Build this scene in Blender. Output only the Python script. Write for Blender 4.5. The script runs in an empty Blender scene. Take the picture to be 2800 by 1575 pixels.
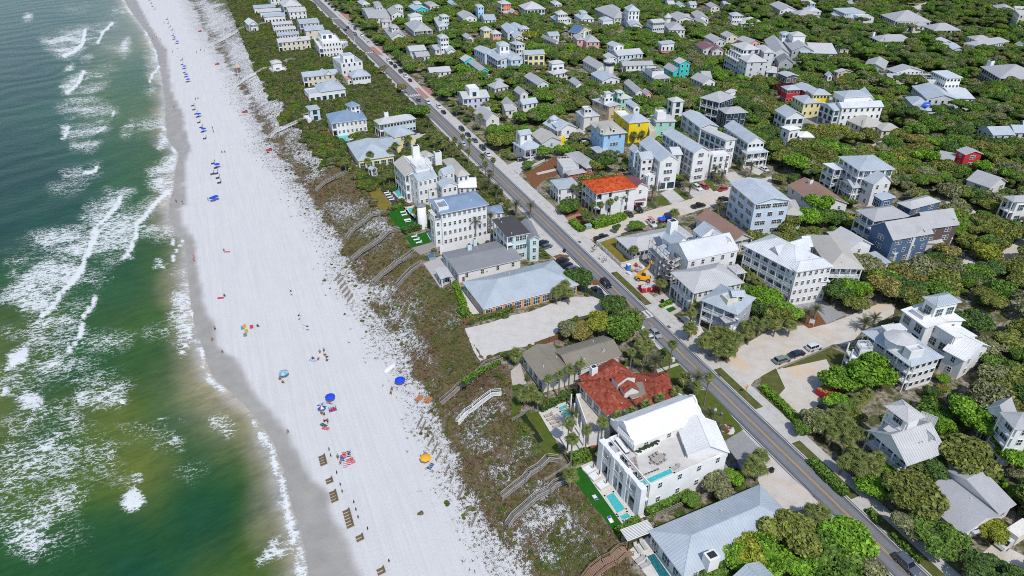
import bpy,math,random
import numpy as np
from mathutils import Vector,Matrix
from mathutils.geometry import tessellate_polygon
random.seed(7);RNG=np.random.default_rng(11)
SC=bpy.context.scene
COL=SC.collection
# ------------------------------------------------------------------ camera, sky, sun, exposure
CAMH,TH,FPX=110.0,math.radians(32.2),1867.0
cam_data=bpy.data.cameras.new('camera');cam_data.lens=24.0;cam_data.sensor_width=36.0
cam_data.clip_start=1.0;cam_data.clip_end=9000.0
cam=bpy.data.objects.new('camera',cam_data);COL.objects.link(cam)
cam.location=(0,0,CAMH);cam.rotation_euler=(math.pi/2-TH,0,0)
SC.camera=cam
SUN_EL=math.radians(55.0)
SH=Vector((-0.36,0.93,0)).normalized()
sun_data=bpy.data.lights.new('sun','SUN');sun_data.energy=3.3;sun_data.angle=math.radians(0.53)
sun_data.color=(1.0,0.965,0.91)
sun=bpy.data.objects.new('sun',sun_data);COL.objects.link(sun)
sdir=Vector((SH.x*math.cos(SUN_EL),SH.y*math.cos(SUN_EL),-math.sin(SUN_EL)))
sun.rotation_euler=sdir.to_track_quat('-Z','Y').to_euler();sun.location=(60,-200,300)
W=bpy.data.worlds.new('World');SC.world=W;W.use_nodes=True
wn=W.node_tree;wn.nodes.clear()
sky=wn.nodes.new('ShaderNodeTexSky');sky.sky_type='NISHITA';sky.sun_disc=False
sky.sun_elevation=SUN_EL;sky.sun_rotation=math.atan2(-SH.x,-SH.y)
sky.air_density=1.0;sky.dust_density=0.6;sky.ozone_density=1.0
bg=wn.nodes.new('ShaderNodeBackground');bg.inputs[1].default_value=0.15
wo=wn.nodes.new('ShaderNodeOutputWorld')
wn.links.new(sky.outputs[0],bg.inputs[0]);wn.links.new(bg.outputs[0],wo.inputs[0])
SC.view_settings.view_transform='Standard';SC.view_settings.look='None'
SC.view_settings.exposure=0.0;SC.view_settings.gamma=1.0;SC.view_settings.use_curve_mapping=False
SC.render.engine='CYCLES'
SC.cycles.max_bounces=6;SC.cycles.diffuse_bounces=3;SC.cycles.glossy_bounces=3
SC.cycles.transparent_max_bounces=6;SC.cycles.use_denoising=False;SC.cycles.pixel_filter_type='BLACKMAN_HARRIS';SC.cycles.filter_width=1.0
SC.cycles.sample_clamp_indirect=6.0
# ------------------------------------------------------------------ from photograph pixels to the ground
CT,ST=math.cos(TH),math.sin(TH)
def P(px,py,z=0.0):
 a=(px-1400.0)/FPX;b=(787.5-py)/FPX
 dx,dy,dz=a,CT+b*ST,-ST+b*CT
 k=(z-CAMH)/dz
 return Vector((dx*k,dy*k,z))
def PX(x,y,z):
 zz=z-CAMH
 f=y*CT-zz*ST;u=y*ST+zz*CT
 f=np.maximum(f,1e-3)
 return 1400.0+FPX*x/f,787.5-FPX*u/f
TILES={}
for i in range(4):
 for j in range(3):TILES['T%d%d'%(i,j)]=(700*i,525*j,2.76)
TILES.update(Z1=(1140,500,7.246),Z2=(1060,390,7.246),Z3=(1700,340,6.44),Z4=(2040,600,7.246),Z5=(1560,460,7.246),Z6=(1620,1180,5.796),Z7=(1960,100,7.246),ZA=(1850,1150,5.797),ZB=(850,1050,5.797),ZC=(1600,650,5.797),ZD=(2400,1325,5.797),F=(0,0,1.0),D=(0,0,0.92))
CUR=['F']
def T(k):CUR[0]=k
def full(p,k=None):
 ox,oy,s=TILES[k or CUR[0]]
 return ox+p[0]/s,oy+p[1]/s
def W3(p,z=0.0,k=None):
 x,y=full(p,k);return P(x,y,z)
 # ------------------------------------------------------------------ road frame: t along the road, q towards the sea
R0=P(2366,1454);R1=P(1174.6,300.7)
TD=(R1-R0).normalized();QD=Vector((-TD.y,TD.x,0))
def tq(v):d=v-R0;return d.dot(TD),d.dot(QD)
def tq_xy(t,q,z=0.0):v=R0+TD*t+QD*q;return Vector((v.x,v.y,z))
def line_tq(pts,z):
 a=sorted(tq(P(x,y,z))for x,y in pts)
 return np.array([p[0]for p in a]),np.array([p[1]for p in a])
TOPL=line_tq([(1760,1640),(1684,1466),(1570,1316),(1519,1249),(1422,1137),(1400,1060),(1385,1000),(1327,985),(1276,898),(1258,807),(1203,786),(1150,720),(1127,680),(1057,581),(1004,525),(953,464),(914,409),(881,337),(834,315),(790,250),(736,181),(670,72),(616,0),(560,-60)],0.0)
TOEL=line_tq([(1480,1700),(1413,1575),(1385,1530),(1300,1400),(1240,1265),(1190,1140),(1150,1060),(1090,960),(1030,870),(985,800),(950,745),(930,690),(885,610),(840,540),(785,470),(740,410),(700,333),(634,203),(558,90),(518,11),(470,-70)],-6.3)
WETL=line_tq([(1030,1720),(979,1575),(954,1521),(932,1449),(890,1390),(892,1351),(845,1311),(809,1231),(772,1170),(700,1086),(670,1032),(638,985),(588,942),(580,887),(551,822),(533,713),(531,659),(495,612),(488,572),(508,555),(502,507),(507,435),(522,402),(507,366),(497,310),(467,250),(453,134),(409,72),(373,0),(330,-80)],-7.4)
WATL=line_tq([(850,1720),(835,1575),(825,1500),(812,1430),(790,1376),(774,1282),(742,1200),(690,1130),(634,1075),(585,1040),(562,990),(545,930),(530,880),(523,837),(516,757),(504,655),(470,612),(462,560),(474,510),(487,420),(458,384),(450,326),(453,286),(440,200),(426,140),(400,87),(350,20),(340,0),(300,-80)],-8.0)
def vnoise(x,y,seed=0):
 xi=np.floor(x).astype(np.int64);yi=np.floor(y).astype(np.int64)
 fx=x-xi;fy=y-yi;fx=fx*fx*(3-2*fx);fy=fy*fy*(3-2*fy)
 def h(a,b):
  n=(a*374761393+b*668265263+seed*974634721)&0xffffffff
  n=((n^(n>>13))*1274126177)&0xffffffff
  return((n^(n>>16))&0xffff)/65535.0
 return(h(xi,yi)*(1-fx)+h(xi+1,yi)*fx)*(1-fy)+(h(xi,yi+1)*(1-fx)+h(xi+1,yi+1)*fx)*fy
def fbm(x,y,seed=0,n=4):
 r=np.zeros_like(x,dtype=float);a=0.5
 for i in range(n):
  r+=a*vnoise(x*2**i,y*2**i,seed+i*17);a*=0.5
 return r/(1-0.5**n)
def sstep(a,b,x):
 k=np.clip((x-a)/(b-a),0,1);return k*k*(3-2*k)
def terrain(t,q):
 t=np.asarray(t,float);q=np.asarray(q,float)
 a=np.interp(t,*TOPL);b=np.maximum(np.interp(t,*TOEL),a+6)
 c=np.maximum(np.interp(t,*WETL),b+8);d=np.maximum(np.interp(t,*WATL),c+1.0)
 k=np.clip((q-a)/(b-a),0,1)
 z=-6.3*sstep(0,1,k)
 bump=np.sin(np.pi*k)**0.7
 z=z+bump*1.5*(fbm(t/9,q/9,3)-0.5)+bump*0.5*(fbm(t/2.2,q/2.2,5,2)-0.5)
 z=np.where(q>b,-6.3-1.1*np.clip((q-b)/(c-b),0,1),z)
 z=np.where(q>c,-7.4-0.62*np.clip((q-c)/(d-c),0,1),z)
 z=np.where(q>d,-8.02-0.05*(q-d),z)
 return z
def G(px,py):
 z=0.0
 for i in range(24):
  v=P(px,py,z);t,q=tq(v);z=0.5*z+0.5*float(terrain(t,q))
 v=P(px,py,z);return v
def G3(p,k=None):return G(*full(p,k))
def GZ(v):
 t,q=tq(Vector((v[0],v[1],0)));return float(terrain(t,q))
 # ------------------------------------------------------------------ materials
MATS={}
class NT:
 def __init__(s,name):
  s.m=bpy.data.materials.new(name);s.m.use_nodes=True;s.t=s.m.node_tree;s.t.nodes.clear()
  s.out=s.n('ShaderNodeOutputMaterial');s.b=s.n('ShaderNodeBsdfPrincipled')
  s.l(s.b.outputs[0],s.out.inputs[0]);s.pos=None
 def n(s,ty,**kw):
  o=s.t.nodes.new(ty)
  for k,v in kw.items():setattr(o,k,v)
  return o
 def l(s,a,b):s.t.links.new(a,b)
 def geo(s):
  if s.pos is None:s.pos=s.n('ShaderNodeNewGeometry').outputs['Position']
  return s.pos
 def noise(s,scale,detail=3.0,rough=0.55,vec=None,dist=0.0):
  o=s.n('ShaderNodeTexNoise');o.inputs['Scale'].default_value=scale;o.inputs['Detail'].default_value=detail
  o.inputs['Roughness'].default_value=rough;o.inputs['Distortion'].default_value=dist
  s.l(vec or s.geo(),o.inputs['Vector']);return o.outputs['Fac']
 def stretch(s,sc,rotz=0.0):
  o=s.n('ShaderNodeMapping',vector_type='TEXTURE');o.inputs['Scale'].default_value=tuple(1/q for q in sc);o.inputs['Rotation'].default_value=(0,0,rotz)
  s.l(s.geo(),o.inputs['Vector']);return o.outputs[0]
 def math(s,op,a,b=0.5,c=None,clamp=False):
  o=s.n('ShaderNodeMath',operation=op,use_clamp=clamp)
  for i,v in enumerate((a,b,c)):
   if v is None:continue
   if isinstance(v,(int,float)):o.inputs[i].default_value=v
   else:s.l(v,o.inputs[i])
  return o.outputs[0]
 def ramp(s,fac,stops,interp='LINEAR'):
  o=s.n('ShaderNodeValToRGB');cr=o.color_ramp;cr.interpolation=interp
  while len(cr.elements)>1:cr.elements.remove(cr.elements[-1])
  for i,(p,c)in enumerate(stops):
   e=cr.elements[0]if i==0 else cr.elements.new(p)
   e.position=p;e.color=(*c,1)if not isinstance(c,(int,float))else(c,c,c,1)
  s.l(fac,o.inputs[0]);return o.outputs[0]
 def mix(s,fac,a,b,mode='MIX'):
  o=s.n('ShaderNodeMix',data_type='RGBA',blend_type=mode)
  for i,v in((0,fac),(6,a),(7,b)):
   if isinstance(v,(int,float)):o.inputs[i].default_value=v
   elif isinstance(v,tuple):o.inputs[i].default_value=(*v,1)
   else:s.l(v,o.inputs[i])
  return o.outputs[2]
 def attr(s,name,out='Fac'):
  o=s.n('ShaderNodeAttribute',attribute_name=name);return o.outputs[out]
 def step(s,x,a,b):
  o=s.n('ShaderNodeMapRange',interpolation_type='SMOOTHSTEP')
  o.inputs['From Min'].default_value=a;o.inputs['From Max'].default_value=b;s.l(x,o.inputs['Value']);return o.outputs[0]
 def bump(s,h,strength=0.3,dist=0.1):
  o=s.n('ShaderNodeBump');o.inputs['Strength'].default_value=strength;o.inputs['Distance'].default_value=dist
  s.l(h,o.inputs['Height']);s.l(o.outputs[0],s.b.inputs['Normal'])
 def col(s,c):
  if isinstance(c,tuple):s.b.inputs['Base Color'].default_value=(*c,1)
  else:s.l(c,s.b.inputs['Base Color'])
 def set(s,rough=0.8,metal=0.0,spec=0.3):
  s.b.inputs['Roughness'].default_value=rough;s.b.inputs['Metallic'].default_value=metal
  s.b.inputs['Specular IOR Level'].default_value=spec
def M(name,c=(.5,.5,.5),rough=.75,metal=0.,spec=.3,var=.12,scale=1.5,grain=0.,bump=0.,bscale=8.):
 """plain procedural material: colour with large soft and small grainy variation"""
 if name in MATS:return MATS[name]
 s=NT(name);s.set(rough,metal,spec)
 lo=tuple(max(0,x*(1-var))for x in c);hi=tuple(min(1,x*(1+var))for x in c)
 k=s.noise(scale,4)
 cc=s.ramp(k,[(0.3,lo),(0.7,hi)])
 if grain:
  g=s.noise(scale*9,2)
  cc=s.mix(grain,cc,s.ramp(g,[(0.35,tuple(x*.6 for x in c)),(0.65,tuple(min(1,x*1.3)for x in c))]))
 s.col(cc)
 if bump:s.bump(s.noise(bscale,3),bump,0.05)
 MATS[name]=s.m;return s.m
 # ------------------------------------------------------------------ meshes and objects
class MB:
 """collects boxes, prisms and polygons; build() makes ONE mesh"""
 def __init__(s):s.v=[];s.f=[];s.mi=[]
 def poly(s,pts,mi=0):
  k=len(s.v);s.v+=[tuple(p)for p in pts];s.f.append(tuple(range(k,k+len(pts))));s.mi.append(mi)
 def hexa(s,b,t,mi=0,bottom=True):
  k=len(s.v);s.v+=[tuple(p)for p in b]+[tuple(p)for p in t]
  fs=[(k+4,k+5,k+6,k+7)]+[(k+i,k+(i+1)%4,k+4+(i+1)%4,k+4+i)for i in range(4)]
  if bottom:fs.append((k+3,k+2,k+1,k))
  s.f+=fs;s.mi+=[mi]*len(fs)
 def box(s,cx,cy,z0,z1,lx,ly,rot=0.0,mi=0,taper=1.0):
  c,n=math.cos(rot),math.sin(rot)
  def q(a,b,z,k=1.0):return(cx+(a*c-b*n)*k,cy+(a*n+b*c)*k,z)
  hx,hy=lx/2,ly/2
  cs=[(-hx,-hy),(hx,-hy),(hx,hy),(-hx,hy)]
  s.hexa([q(a,b,z0)for a,b in cs],[q(a,b,z1,taper)if False else(cx+(a*c-b*n)*taper,cy+(a*n+b*c)*taper,z1)for a,b in cs],mi)
 def bar(s,p,q,w,h=None,mi=0):
  p=Vector(p);q=Vector(q);d=q-p;h=h or w
  if d.length<1e-6:return
  d.normalize();up=Vector((0,0,1))if abs(d.z)<0.95 else Vector((1,0,0))
  r=d.cross(up).normalized()*(w/2);u=r.cross(d).normalized()*(h/2)
  s.hexa([p-r-u,p+r-u,p+r+u,p-r+u],[q-r-u,q+r-u,q+r+u,q-r+u],mi)
 def cyl(s,x,y,z0,z1,r0,r1=None,n=8,mi=0,cap=True):
  r1=r0 if r1 is None else r1;k=len(s.v)
  for z,r in((z0,r0),(z1,r1)):
   s.v+=[(x+r*math.cos(2*math.pi*i/n),y+r*math.sin(2*math.pi*i/n),z)for i in range(n)]
  for i in range(n):s.f.append((k+i,k+(i+1)%n,k+n+(i+1)%n,k+n+i));s.mi.append(mi)
  if cap:s.f.append(tuple(k+n+i for i in range(n)));s.mi.append(mi)
 def mesh(s,name,mats,smooth=False):
  me=bpy.data.meshes.new(name);me.from_pydata(s.v,[],s.f)
  for m in(mats if isinstance(mats,(list,tuple))else[mats]):me.materials.append(m)
  if any(s.mi):me.polygons.foreach_set('material_index',s.mi)
  if smooth:me.polygons.foreach_set('use_smooth',[True]*len(s.f))
  me.update();return me
 def build(s,name,mats,parent=None,smooth=False,loc=None):
  return add(name,s.mesh(name,mats,smooth),parent,loc)
def add(name,data,parent=None,loc=None,rot=None,scale=None):
 o=bpy.data.objects.new(name,data);COL.objects.link(o)
 if parent is not None:o.parent=parent
 if loc is not None:o.location=loc
 if rot is not None:o.rotation_euler=rot if not isinstance(rot,(int,float))else(0,0,rot)
 if scale is not None:o.scale=scale if not isinstance(scale,(int,float))else(scale,)*3
 return o
def tag(o,label=None,cat=None,group=None,kind=None):
 if label:o['label']=label
 if cat:o['category']=cat
 if group:o['group']=group
 if kind:o['kind']=kind
 return o
LABELLED=[]
def thing(name,label,cat,loc=(0,0,0),rot=0.0,group=None):
 o=add(name,None,None,loc,rot);o.empty_display_size=0.5
 tag(o,label,cat,group);return o
def copy_tree(o,parent=None):
 c=o.copy();COL.objects.link(c);c.parent=parent
 for ch in o.children:copy_tree(ch,c)
 return c
CLEAR=[]
def inside(poly,x,y):
 """numpy point in polygon"""
 r=np.zeros(np.shape(x),bool);n=len(poly);j=n-1
 for i in range(n):
  xi,yi=poly[i][0],poly[i][1];xj,yj=poly[j][0],poly[j][1]
  if yi!=yj:
   r^=((yi>y)!=(yj>y))&(x<(xj-xi)*(y-yi)/(yj-yi)+xi)
  j=i
 return r
LAYER=[0]
def sheet(name,pts,mat,z=None,layer=1,k=None,label=None,cat=None,kind='structure',clear=True,grp=None):
 """flat ground polygon from pixels"""
 zz=(z if z is not None else 0.0)+0.004*layer
 w=[W3(p,zz,k)for p in pts]
 tri=tessellate_polygon([w])
 me=bpy.data.meshes.new(name);me.from_pydata([tuple(v)for v in w],[],[tuple(f)for f in tri]);me.materials.append(mat)
 me.update()
 o=add(name,me)
 if me.polygons and me.polygons[0].normal.z<0:me.flip_normals()
 tag(o,label,cat,grp,kind)
 if clear and z is None:CLEAR.append([(v.x,v.y)for v in w])
 return o
 # ------------------------------------------------------------------ terrain: beach, dunes and the land behind
def lines(*seg):
 r=[]
 for a,b,st in seg:r+=list(np.arange(a,b,st))
 return np.array(r)
tt=lines((-400,-80,40),(-80,420,.9),(420,800,1.9),(800,1400,20),(1400,4600,200))
qq=lines((-3200,-900,300),(-900,-40,30),(-40,8,4),(8,118,.85),(118,170,2.0),(170,330,20),(330,1500,200))
TT,QQ=np.meshgrid(tt,qq,indexing='ij')
ZZ=terrain(TT,QQ)
XX=R0.x+TD.x*TT+QD.x*QQ;YY=R0.y+TD.y*TT+QD.y*QQ
def grid_mesh(name,X,Y,Z,mat,attrs,cols=None):
 n,m=X.shape
 me=bpy.data.meshes.new(name)
 idx=np.arange(n*m).reshape(n,m)
 f=np.stack([idx[:-1,:-1],idx[:-1,1:],idx[1:,1:],idx[1:,:-1]],-1).reshape(-1,4)
 me.vertices.add(n*m);me.vertices.foreach_set('co',np.stack([X,Y,Z],-1).astype(np.float32).ravel())
 me.loops.add(f.size);me.loops.foreach_set('vertex_index',f.astype(np.int32).ravel())
 me.polygons.add(len(f));me.polygons.foreach_set('loop_start',np.arange(0,f.size,4,dtype=np.int32))
 me.polygons.foreach_set('loop_total',np.full(len(f),4,np.int32));me.polygons.foreach_set('use_smooth',np.ones(len(f),bool))
 me.update(calc_edges=True);me.validate()
 for k,a in attrs.items():
  at=me.attributes.new(k,'FLOAT','POINT');at.data.foreach_set('value',np.asarray(a,np.float32).ravel())
 for k,a in(cols or{}).items():
  at=me.attributes.new(k,'FLOAT_COLOR','POINT')
  at.data.foreach_set('color',np.concatenate([a,np.ones(a.shape[:-1]+(1,))],-1).astype(np.float32).ravel())
 me.materials.append(mat);return me
def seg_d(px,py,pts):
 d=np.full(px.shape,1e9)
 for(x0,y0),(x1,y1)in zip(pts[:-1],pts[1:]):
  dx,dy=x1-x0,y1-y0;L=dx*dx+dy*dy+1e-9
  k=np.clip(((px-x0)*dx+(py-y0)*dy)/L,0,1)
  d=np.minimum(d,np.hypot(px-x0-k*dx,py-y0-k*dy))
 return d
def area(px,py,pts,soft):
 """1 inside the pixel polygon, fading to 0 over soft pixels outside"""
 xs=[p[0]for p in pts];ys=[p[1]for p in pts]
 r=np.zeros(px.shape);w=soft*1.5
 s=(px>min(xs)-w)&(px<max(xs)+w)&(py>min(ys)-w)&(py<max(ys)+w)
 if not s.any():return r
 x,y=px[s],py[s];d=seg_d(x,y,list(pts)+[pts[0]]);d=np.where(inside(pts,x,y),-d,d)
 r[s]=1-sstep(-soft*.5,soft,d);return r
px,py=PX(XX,YY,ZZ)
a_=np.interp(TT,*TOPL);b_=np.maximum(np.interp(TT,*TOEL),a_+6);c_=np.interp(TT,*WETL)
k_=(QQ-a_)/(b_-a_)
def fl(k,*pts):return[full(p,k)for p in pts]
edge=(fbm(TT/7,QQ/7,21)-.5)*.30+(fbm(TT/2.5,QQ/2.5,22,2)-.5)*.2
veg=sstep(1.08,.84,k_+edge*.8)*(.81+.28*(fbm(TT/11,QQ/11,23,3)-.5)*2)
veg=np.maximum(veg,.30*sstep(1.55,.95,k_+edge))
SANDY=[('T00',1.0,(1490,0),(1560,0),(1740,120),(1760,200),(1700,290),(1640,290),(1560,180)),('T00',1.0,(1700,330),(1800,290),(1932,380),(1932,560),(1850,620),(1760,480)),('T10',1.0,(0,560),(110,550),(230,690),(300,750),(250,840),(320,880),(240,960),(170,1000),(110,940),(40,800),(0,740)),('T00',.9,(1870,640),(1932,610),(1932,800)),('T10',.75,(240,960),(440,980),(440,1010),(330,1040),(270,1060),(260,1010)),('T10',.7,(150,1110),(330,1070),(380,1130),(560,1150),(480,1300),(400,1200),(330,1240),(250,1180)),('T10',.55,(380,1230),(470,1200),(500,1350),(400,1360)),('T11',.6,(580,80),(820,70),(760,220),(620,200),(520,160)),('T11',.7,(900,180),(1060,240),(980,280),(800,310),(850,230)),('T11',.5,(880,380),(1000,330),(1050,360),(840,480),(760,560),(800,480)),('T11',.5,(700,570),(800,540),(860,640),(800,680)),('T11',.95,(830,720),(1030,740),(900,790),(800,800),(740,760)),('T11',.75,(960,830),(1060,860),(1160,1050),(1260,1180),(1340,1290),(1250,1270),(1170,1200),(1080,1000)),('T11',.6,(1150,800),(1290,850),(1250,960),(1180,900)),('T11',.45,(1320,900),(1450,900),(1420,1030),(1330,990)),('T12',.7,(1590,380),(1800,420),(1760,480),(1650,520),(1590,470)),('T12',.65,(1760,620),(1932,580),(1932,700),(1840,740)),('T12',.5,(1480,220),(1800,120),(1900,180),(1650,330)),('T22',.5,(0,460),(120,400),(160,470),(60,560)),('T22',.75,(100,760),(260,740),(290,780),(230,870),(330,930),(290,1040),(220,1090),(100,1140),(90,1050),(150,950)),('T22',.7,(330,920),(420,970),(520,1130),(440,1090),(340,1010)),('T22',.7,(190,1180),(280,1230),(330,1330),(230,1300)),('T22',.9,(0,1120),(70,1180),(120,1300),(130,1449),(60,1500),(0,1500))]
for k,st,*pts in SANDY:veg=veg*(1-.66*st*area(px+(fbm(TT/4,QQ/4,24)-.5)*60,py+(fbm(TT/4,QQ/4,25)-.5)*40,fl(k,*pts),34))
veg=np.where(k_<0.05,np.maximum(veg,.8),veg)
green=.34+.5*(fbm(TT/16,QQ/16,31)-.5)
GREENS=[('T00',.8,(1560,0),(1932,0),(1932,280),(1850,300),(1740,90)),('T10',.85,(0,120),(420,400),(640,640),(700,860),(460,900),(300,760),(100,530),(0,440)),('T22',.7,(300,1100),(560,1150),(640,1290),(760,1260),(700,1400),(330,1449),(200,1400)),('T11',.55,(1420,900),(1560,1060),(1680,1270),(1560,1449),(1420,1449),(1310,1130)),('T11',.7,(1220,620),(1370,700),(1560,720),(1600,930),(1520,960),(1440,830),(1250,750)),('T12',.5,(1250,0),(1420,0),(1480,110),(1380,150)),('T22',.8,(0,60),(60,240),(280,580),(180,560),(0,340))]
for k,st,*pts in GREENS:green=np.maximum(green,st*area(px,py,fl(k,*pts),25))
wet=sstep(-1.6,.9,QQ-c_+(fbm(TT/5,QQ/5,41)-.5)*2.4)
land=sstep(0.03,-0.05,k_)
s=NT('ground');s.set(.9,0,.15)
n1=s.noise(1.1,5,.62);n2=s.noise(.22,4);n3=s.noise(5.5,3,.6);n4=s.noise(.06,3)
sandc=s.mix(.5,s.ramp(n2,[(.3,(.555,.55,.545)),(.7,(.615,.61,.60))]),s.ramp(n3,[(.3,(.50,.495,.49)),(.7,(.635,.625,.61))]))
trk=s.noise(.9,4,.6,s.stretch((.05,1.6,1),math.atan2(TD.y,TD.x)))
sandc=s.mix(.30,sandc,s.ramp(trk,[(.35,(.51,.51,.515)),(.6,(.67,.66,.645))]))
sandc=s.mix(s.math('MULTIPLY',s.step(s.noise(3.2,4,.7),.55,.68),.12),sandc,(.44,.43,.42))
wetc=s.ramp(n2,[(.25,(.29,.275,.25)),(.75,(.375,.355,.325))])
ga=s.attr('green');va=s.attr('veg')
tone=s.math('ADD',s.math('MULTIPLY',s.math('SUBTRACT',n2,.5),1.1),ga)
tone=s.math('ADD',tone,s.math('MULTIPLY',s.math('SUBTRACT',n1,.5),.8))
vegc=s.ramp(tone,[(.0,(.15,.09,.055)),(.22,(.22,.15,.085)),(.4,(.20,.165,.075)),(.58,(.145,.14,.05)),(.76,(.105,.145,.028)),(1.,(.12,.20,.022))])
vegc=s.mix(.55,vegc,s.ramp(n3,[(.32,(.25,.22,.16)),(.6,(1,1,1))]),'MULTIPLY')
vm=s.math('SUBTRACT',s.math('ADD',va,s.math('MULTIPLY',s.math('SUBTRACT',n1,.5),1.6)),s.math('MULTIPLY',s.math('SUBTRACT',n3,.5),1.9))
vm=s.math('MULTIPLY',s.step(vm,.40,.60),s.step(va,.02,.14))
c=s.mix(s.attr('wet'),sandc,wetc)
c=s.mix(vm,c,vegc)
landc=s.ramp(n1,[(.25,(.09,.07,.045)),(.42,(.20,.16,.11)),(.55,(.38,.33,.27)),(.8,(.52,.48,.42))])
landg=s.ramp(n4,[(.35,(.10,.095,.04)),(.6,(.085,.11,.03)),(.75,(.16,.10,.05))])
c=s.mix(s.attr('land'),c,s.mix(s.step(n2,.42,.6),landc,landg))
s.col(c)
rp=s.noise(2.1,5,.7,s.stretch((1.0,.6,1.0),math.radians(-35)))
hb=s.math('ADD',s.math('MULTIPLY',rp,.35),s.math('MULTIPLY',vm,s.math('ADD',n3,.3)))
s.bump(hb,.8,.4)
s.l(s.math('SUBTRACT',.92,s.math('MULTIPLY',s.attr('wet'),.42)),s.b.inputs['Roughness'])
GROUND_MAT=s.m
tag(add('ground',grid_mesh('ground',XX,YY,ZZ,s.m,dict(veg=veg,green=green,wet=wet,land=land))),kind='structure')
VEGF=(tt,qq,veg,green,k_)
# ------------------------------------------------------------------ sea
wt=lines((-300,-80,20),(-80,420,1.05),(420,820,2.2),(820,1400,20),(1400,4600,200))
wq=lines((55,250,1.05),(250,440,3.5),(440,1000,60),(1000,3400,300))
A,B=np.meshgrid(wt,wq,indexing='ij')
X=R0.x+TD.x*A+QD.x*B;Y=R0.y+TD.y*A+QD.y*B
wp,wy=PX(X,Y,-8.0)
wq1,wq2=wp,wy
sc_=np.clip(60.0/np.hypot(X,Y)*1.6,.25,1)
wp=wp+((fbm(A/9,B/5,71)-.5)*95+(fbm(A/2.5,B/1.6,72,2)-.5)*26)*sc_;wy=wy+((fbm(A/9,B/5,73)-.5)*48+(fbm(A/2.5,B/1.6,74,2)-.5)*14)*sc_
d_=B-np.interp(A,*WATL)
DT,TE,GR,LG,YG,TN,SH_=(.018,.060,.046),(.018,.078,.046),(.026,.096,.030),(.066,.120,.024),(.125,.155,.036),(.36,.32,.23),(.45,.43,.40)
CP=[(0,0,DT),(150,30,DT),(300,20,TE),(60,200,DT),(250,60,TE),(30,400,DT),(60,520,DT),(0,650,DT),(100,330,TE),(200,120,TE),(230,420,TE),(140,480,DT),(300,200,LG),(370,130,GR),(390,190,GR),(280,300,GR),(390,250,GR),(350,310,LG),(420,330,YG),(300,400,GR),(420,400,GR),(345,90,TN),(310,35,TE),(390,480,GR),(430,440,LG),(340,540,GR),(230,560,TE),(130,560,TE),(100,600,TE),(400,640,GR),(330,640,GR),(440,655,LG),(300,770,GR),(370,800,TE),(400,740,GR),(450,720,LG),(465,790,YG),(440,860,GR),(410,880,LG),(360,900,LG),(300,950,GR),(380,960,GR),(250,1000,GR),(470,940,GR),(500,1000,LG),(480,1050,LG),(520,1060,TN),(560,1080,TN),(380,1060,LG),(320,1130,YG),(470,1090,GR),(500,1140,TE),(560,1160,LG),(620,1170,TN),(660,1190,YG),(40,880,LG),(20,980,YG),(60,1020,GR),(40,760,GR),(10,1150,YG),(30,1250,LG),(120,1200,GR),(200,1150,LG),(250,1300,LG),(330,1200,LG),(380,1260,YG),(400,1330,YG),(440,1240,YG),(470,1220,TE),(530,1260,GR),(600,1230,GR),(640,1260,GR),(480,1350,GR),(560,1400,TE),(580,1500,TE),(430,1450,GR),(300,1450,GR),(100,1450,GR),(100,1380,LG),(40,1330,LG),(200,1520,GR),(0,1500,GR),(350,1540,TE),(640,1380,GR),(670,1500,LG),(620,1560,LG),(690,1560,LG),(710,1330,LG),(745,1420,LG),(690,1240,LG),(770,1500,LG)]
CP=[(a,c,((.017,.085,.040)if q is TE and c>620 else q))for a,c,q in CP]
num=np.zeros(X.shape+(3,));den=np.zeros(X.shape)
for cx,cy,c3 in CP:
 w=np.exp(-((wp-cx)**2+(wy-cy)**2)/(2*52**2))+1e-9/(1+((wp-cx)**2+(wy-cy)**2)/1e4)
 num+=w[...,None]*np.array(c3);den+=w
wcol=num/den[...,None]
wob=(fbm(A/13,B/13,51)-.5)*6
sh1=sstep(10.5,3.5,d_+wob);sh2=sstep(5.0,.6,d_+wob*.6)
wcol=wcol*(1-sh1[...,None]*.8)+np.array((.25,.235,.15))*sh1[...,None]*.8
wcol=wcol*(1-sh2[...,None])+np.array((.42,.395,.35))*sh2[...,None]
foam=np.zeros(X.shape)
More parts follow.
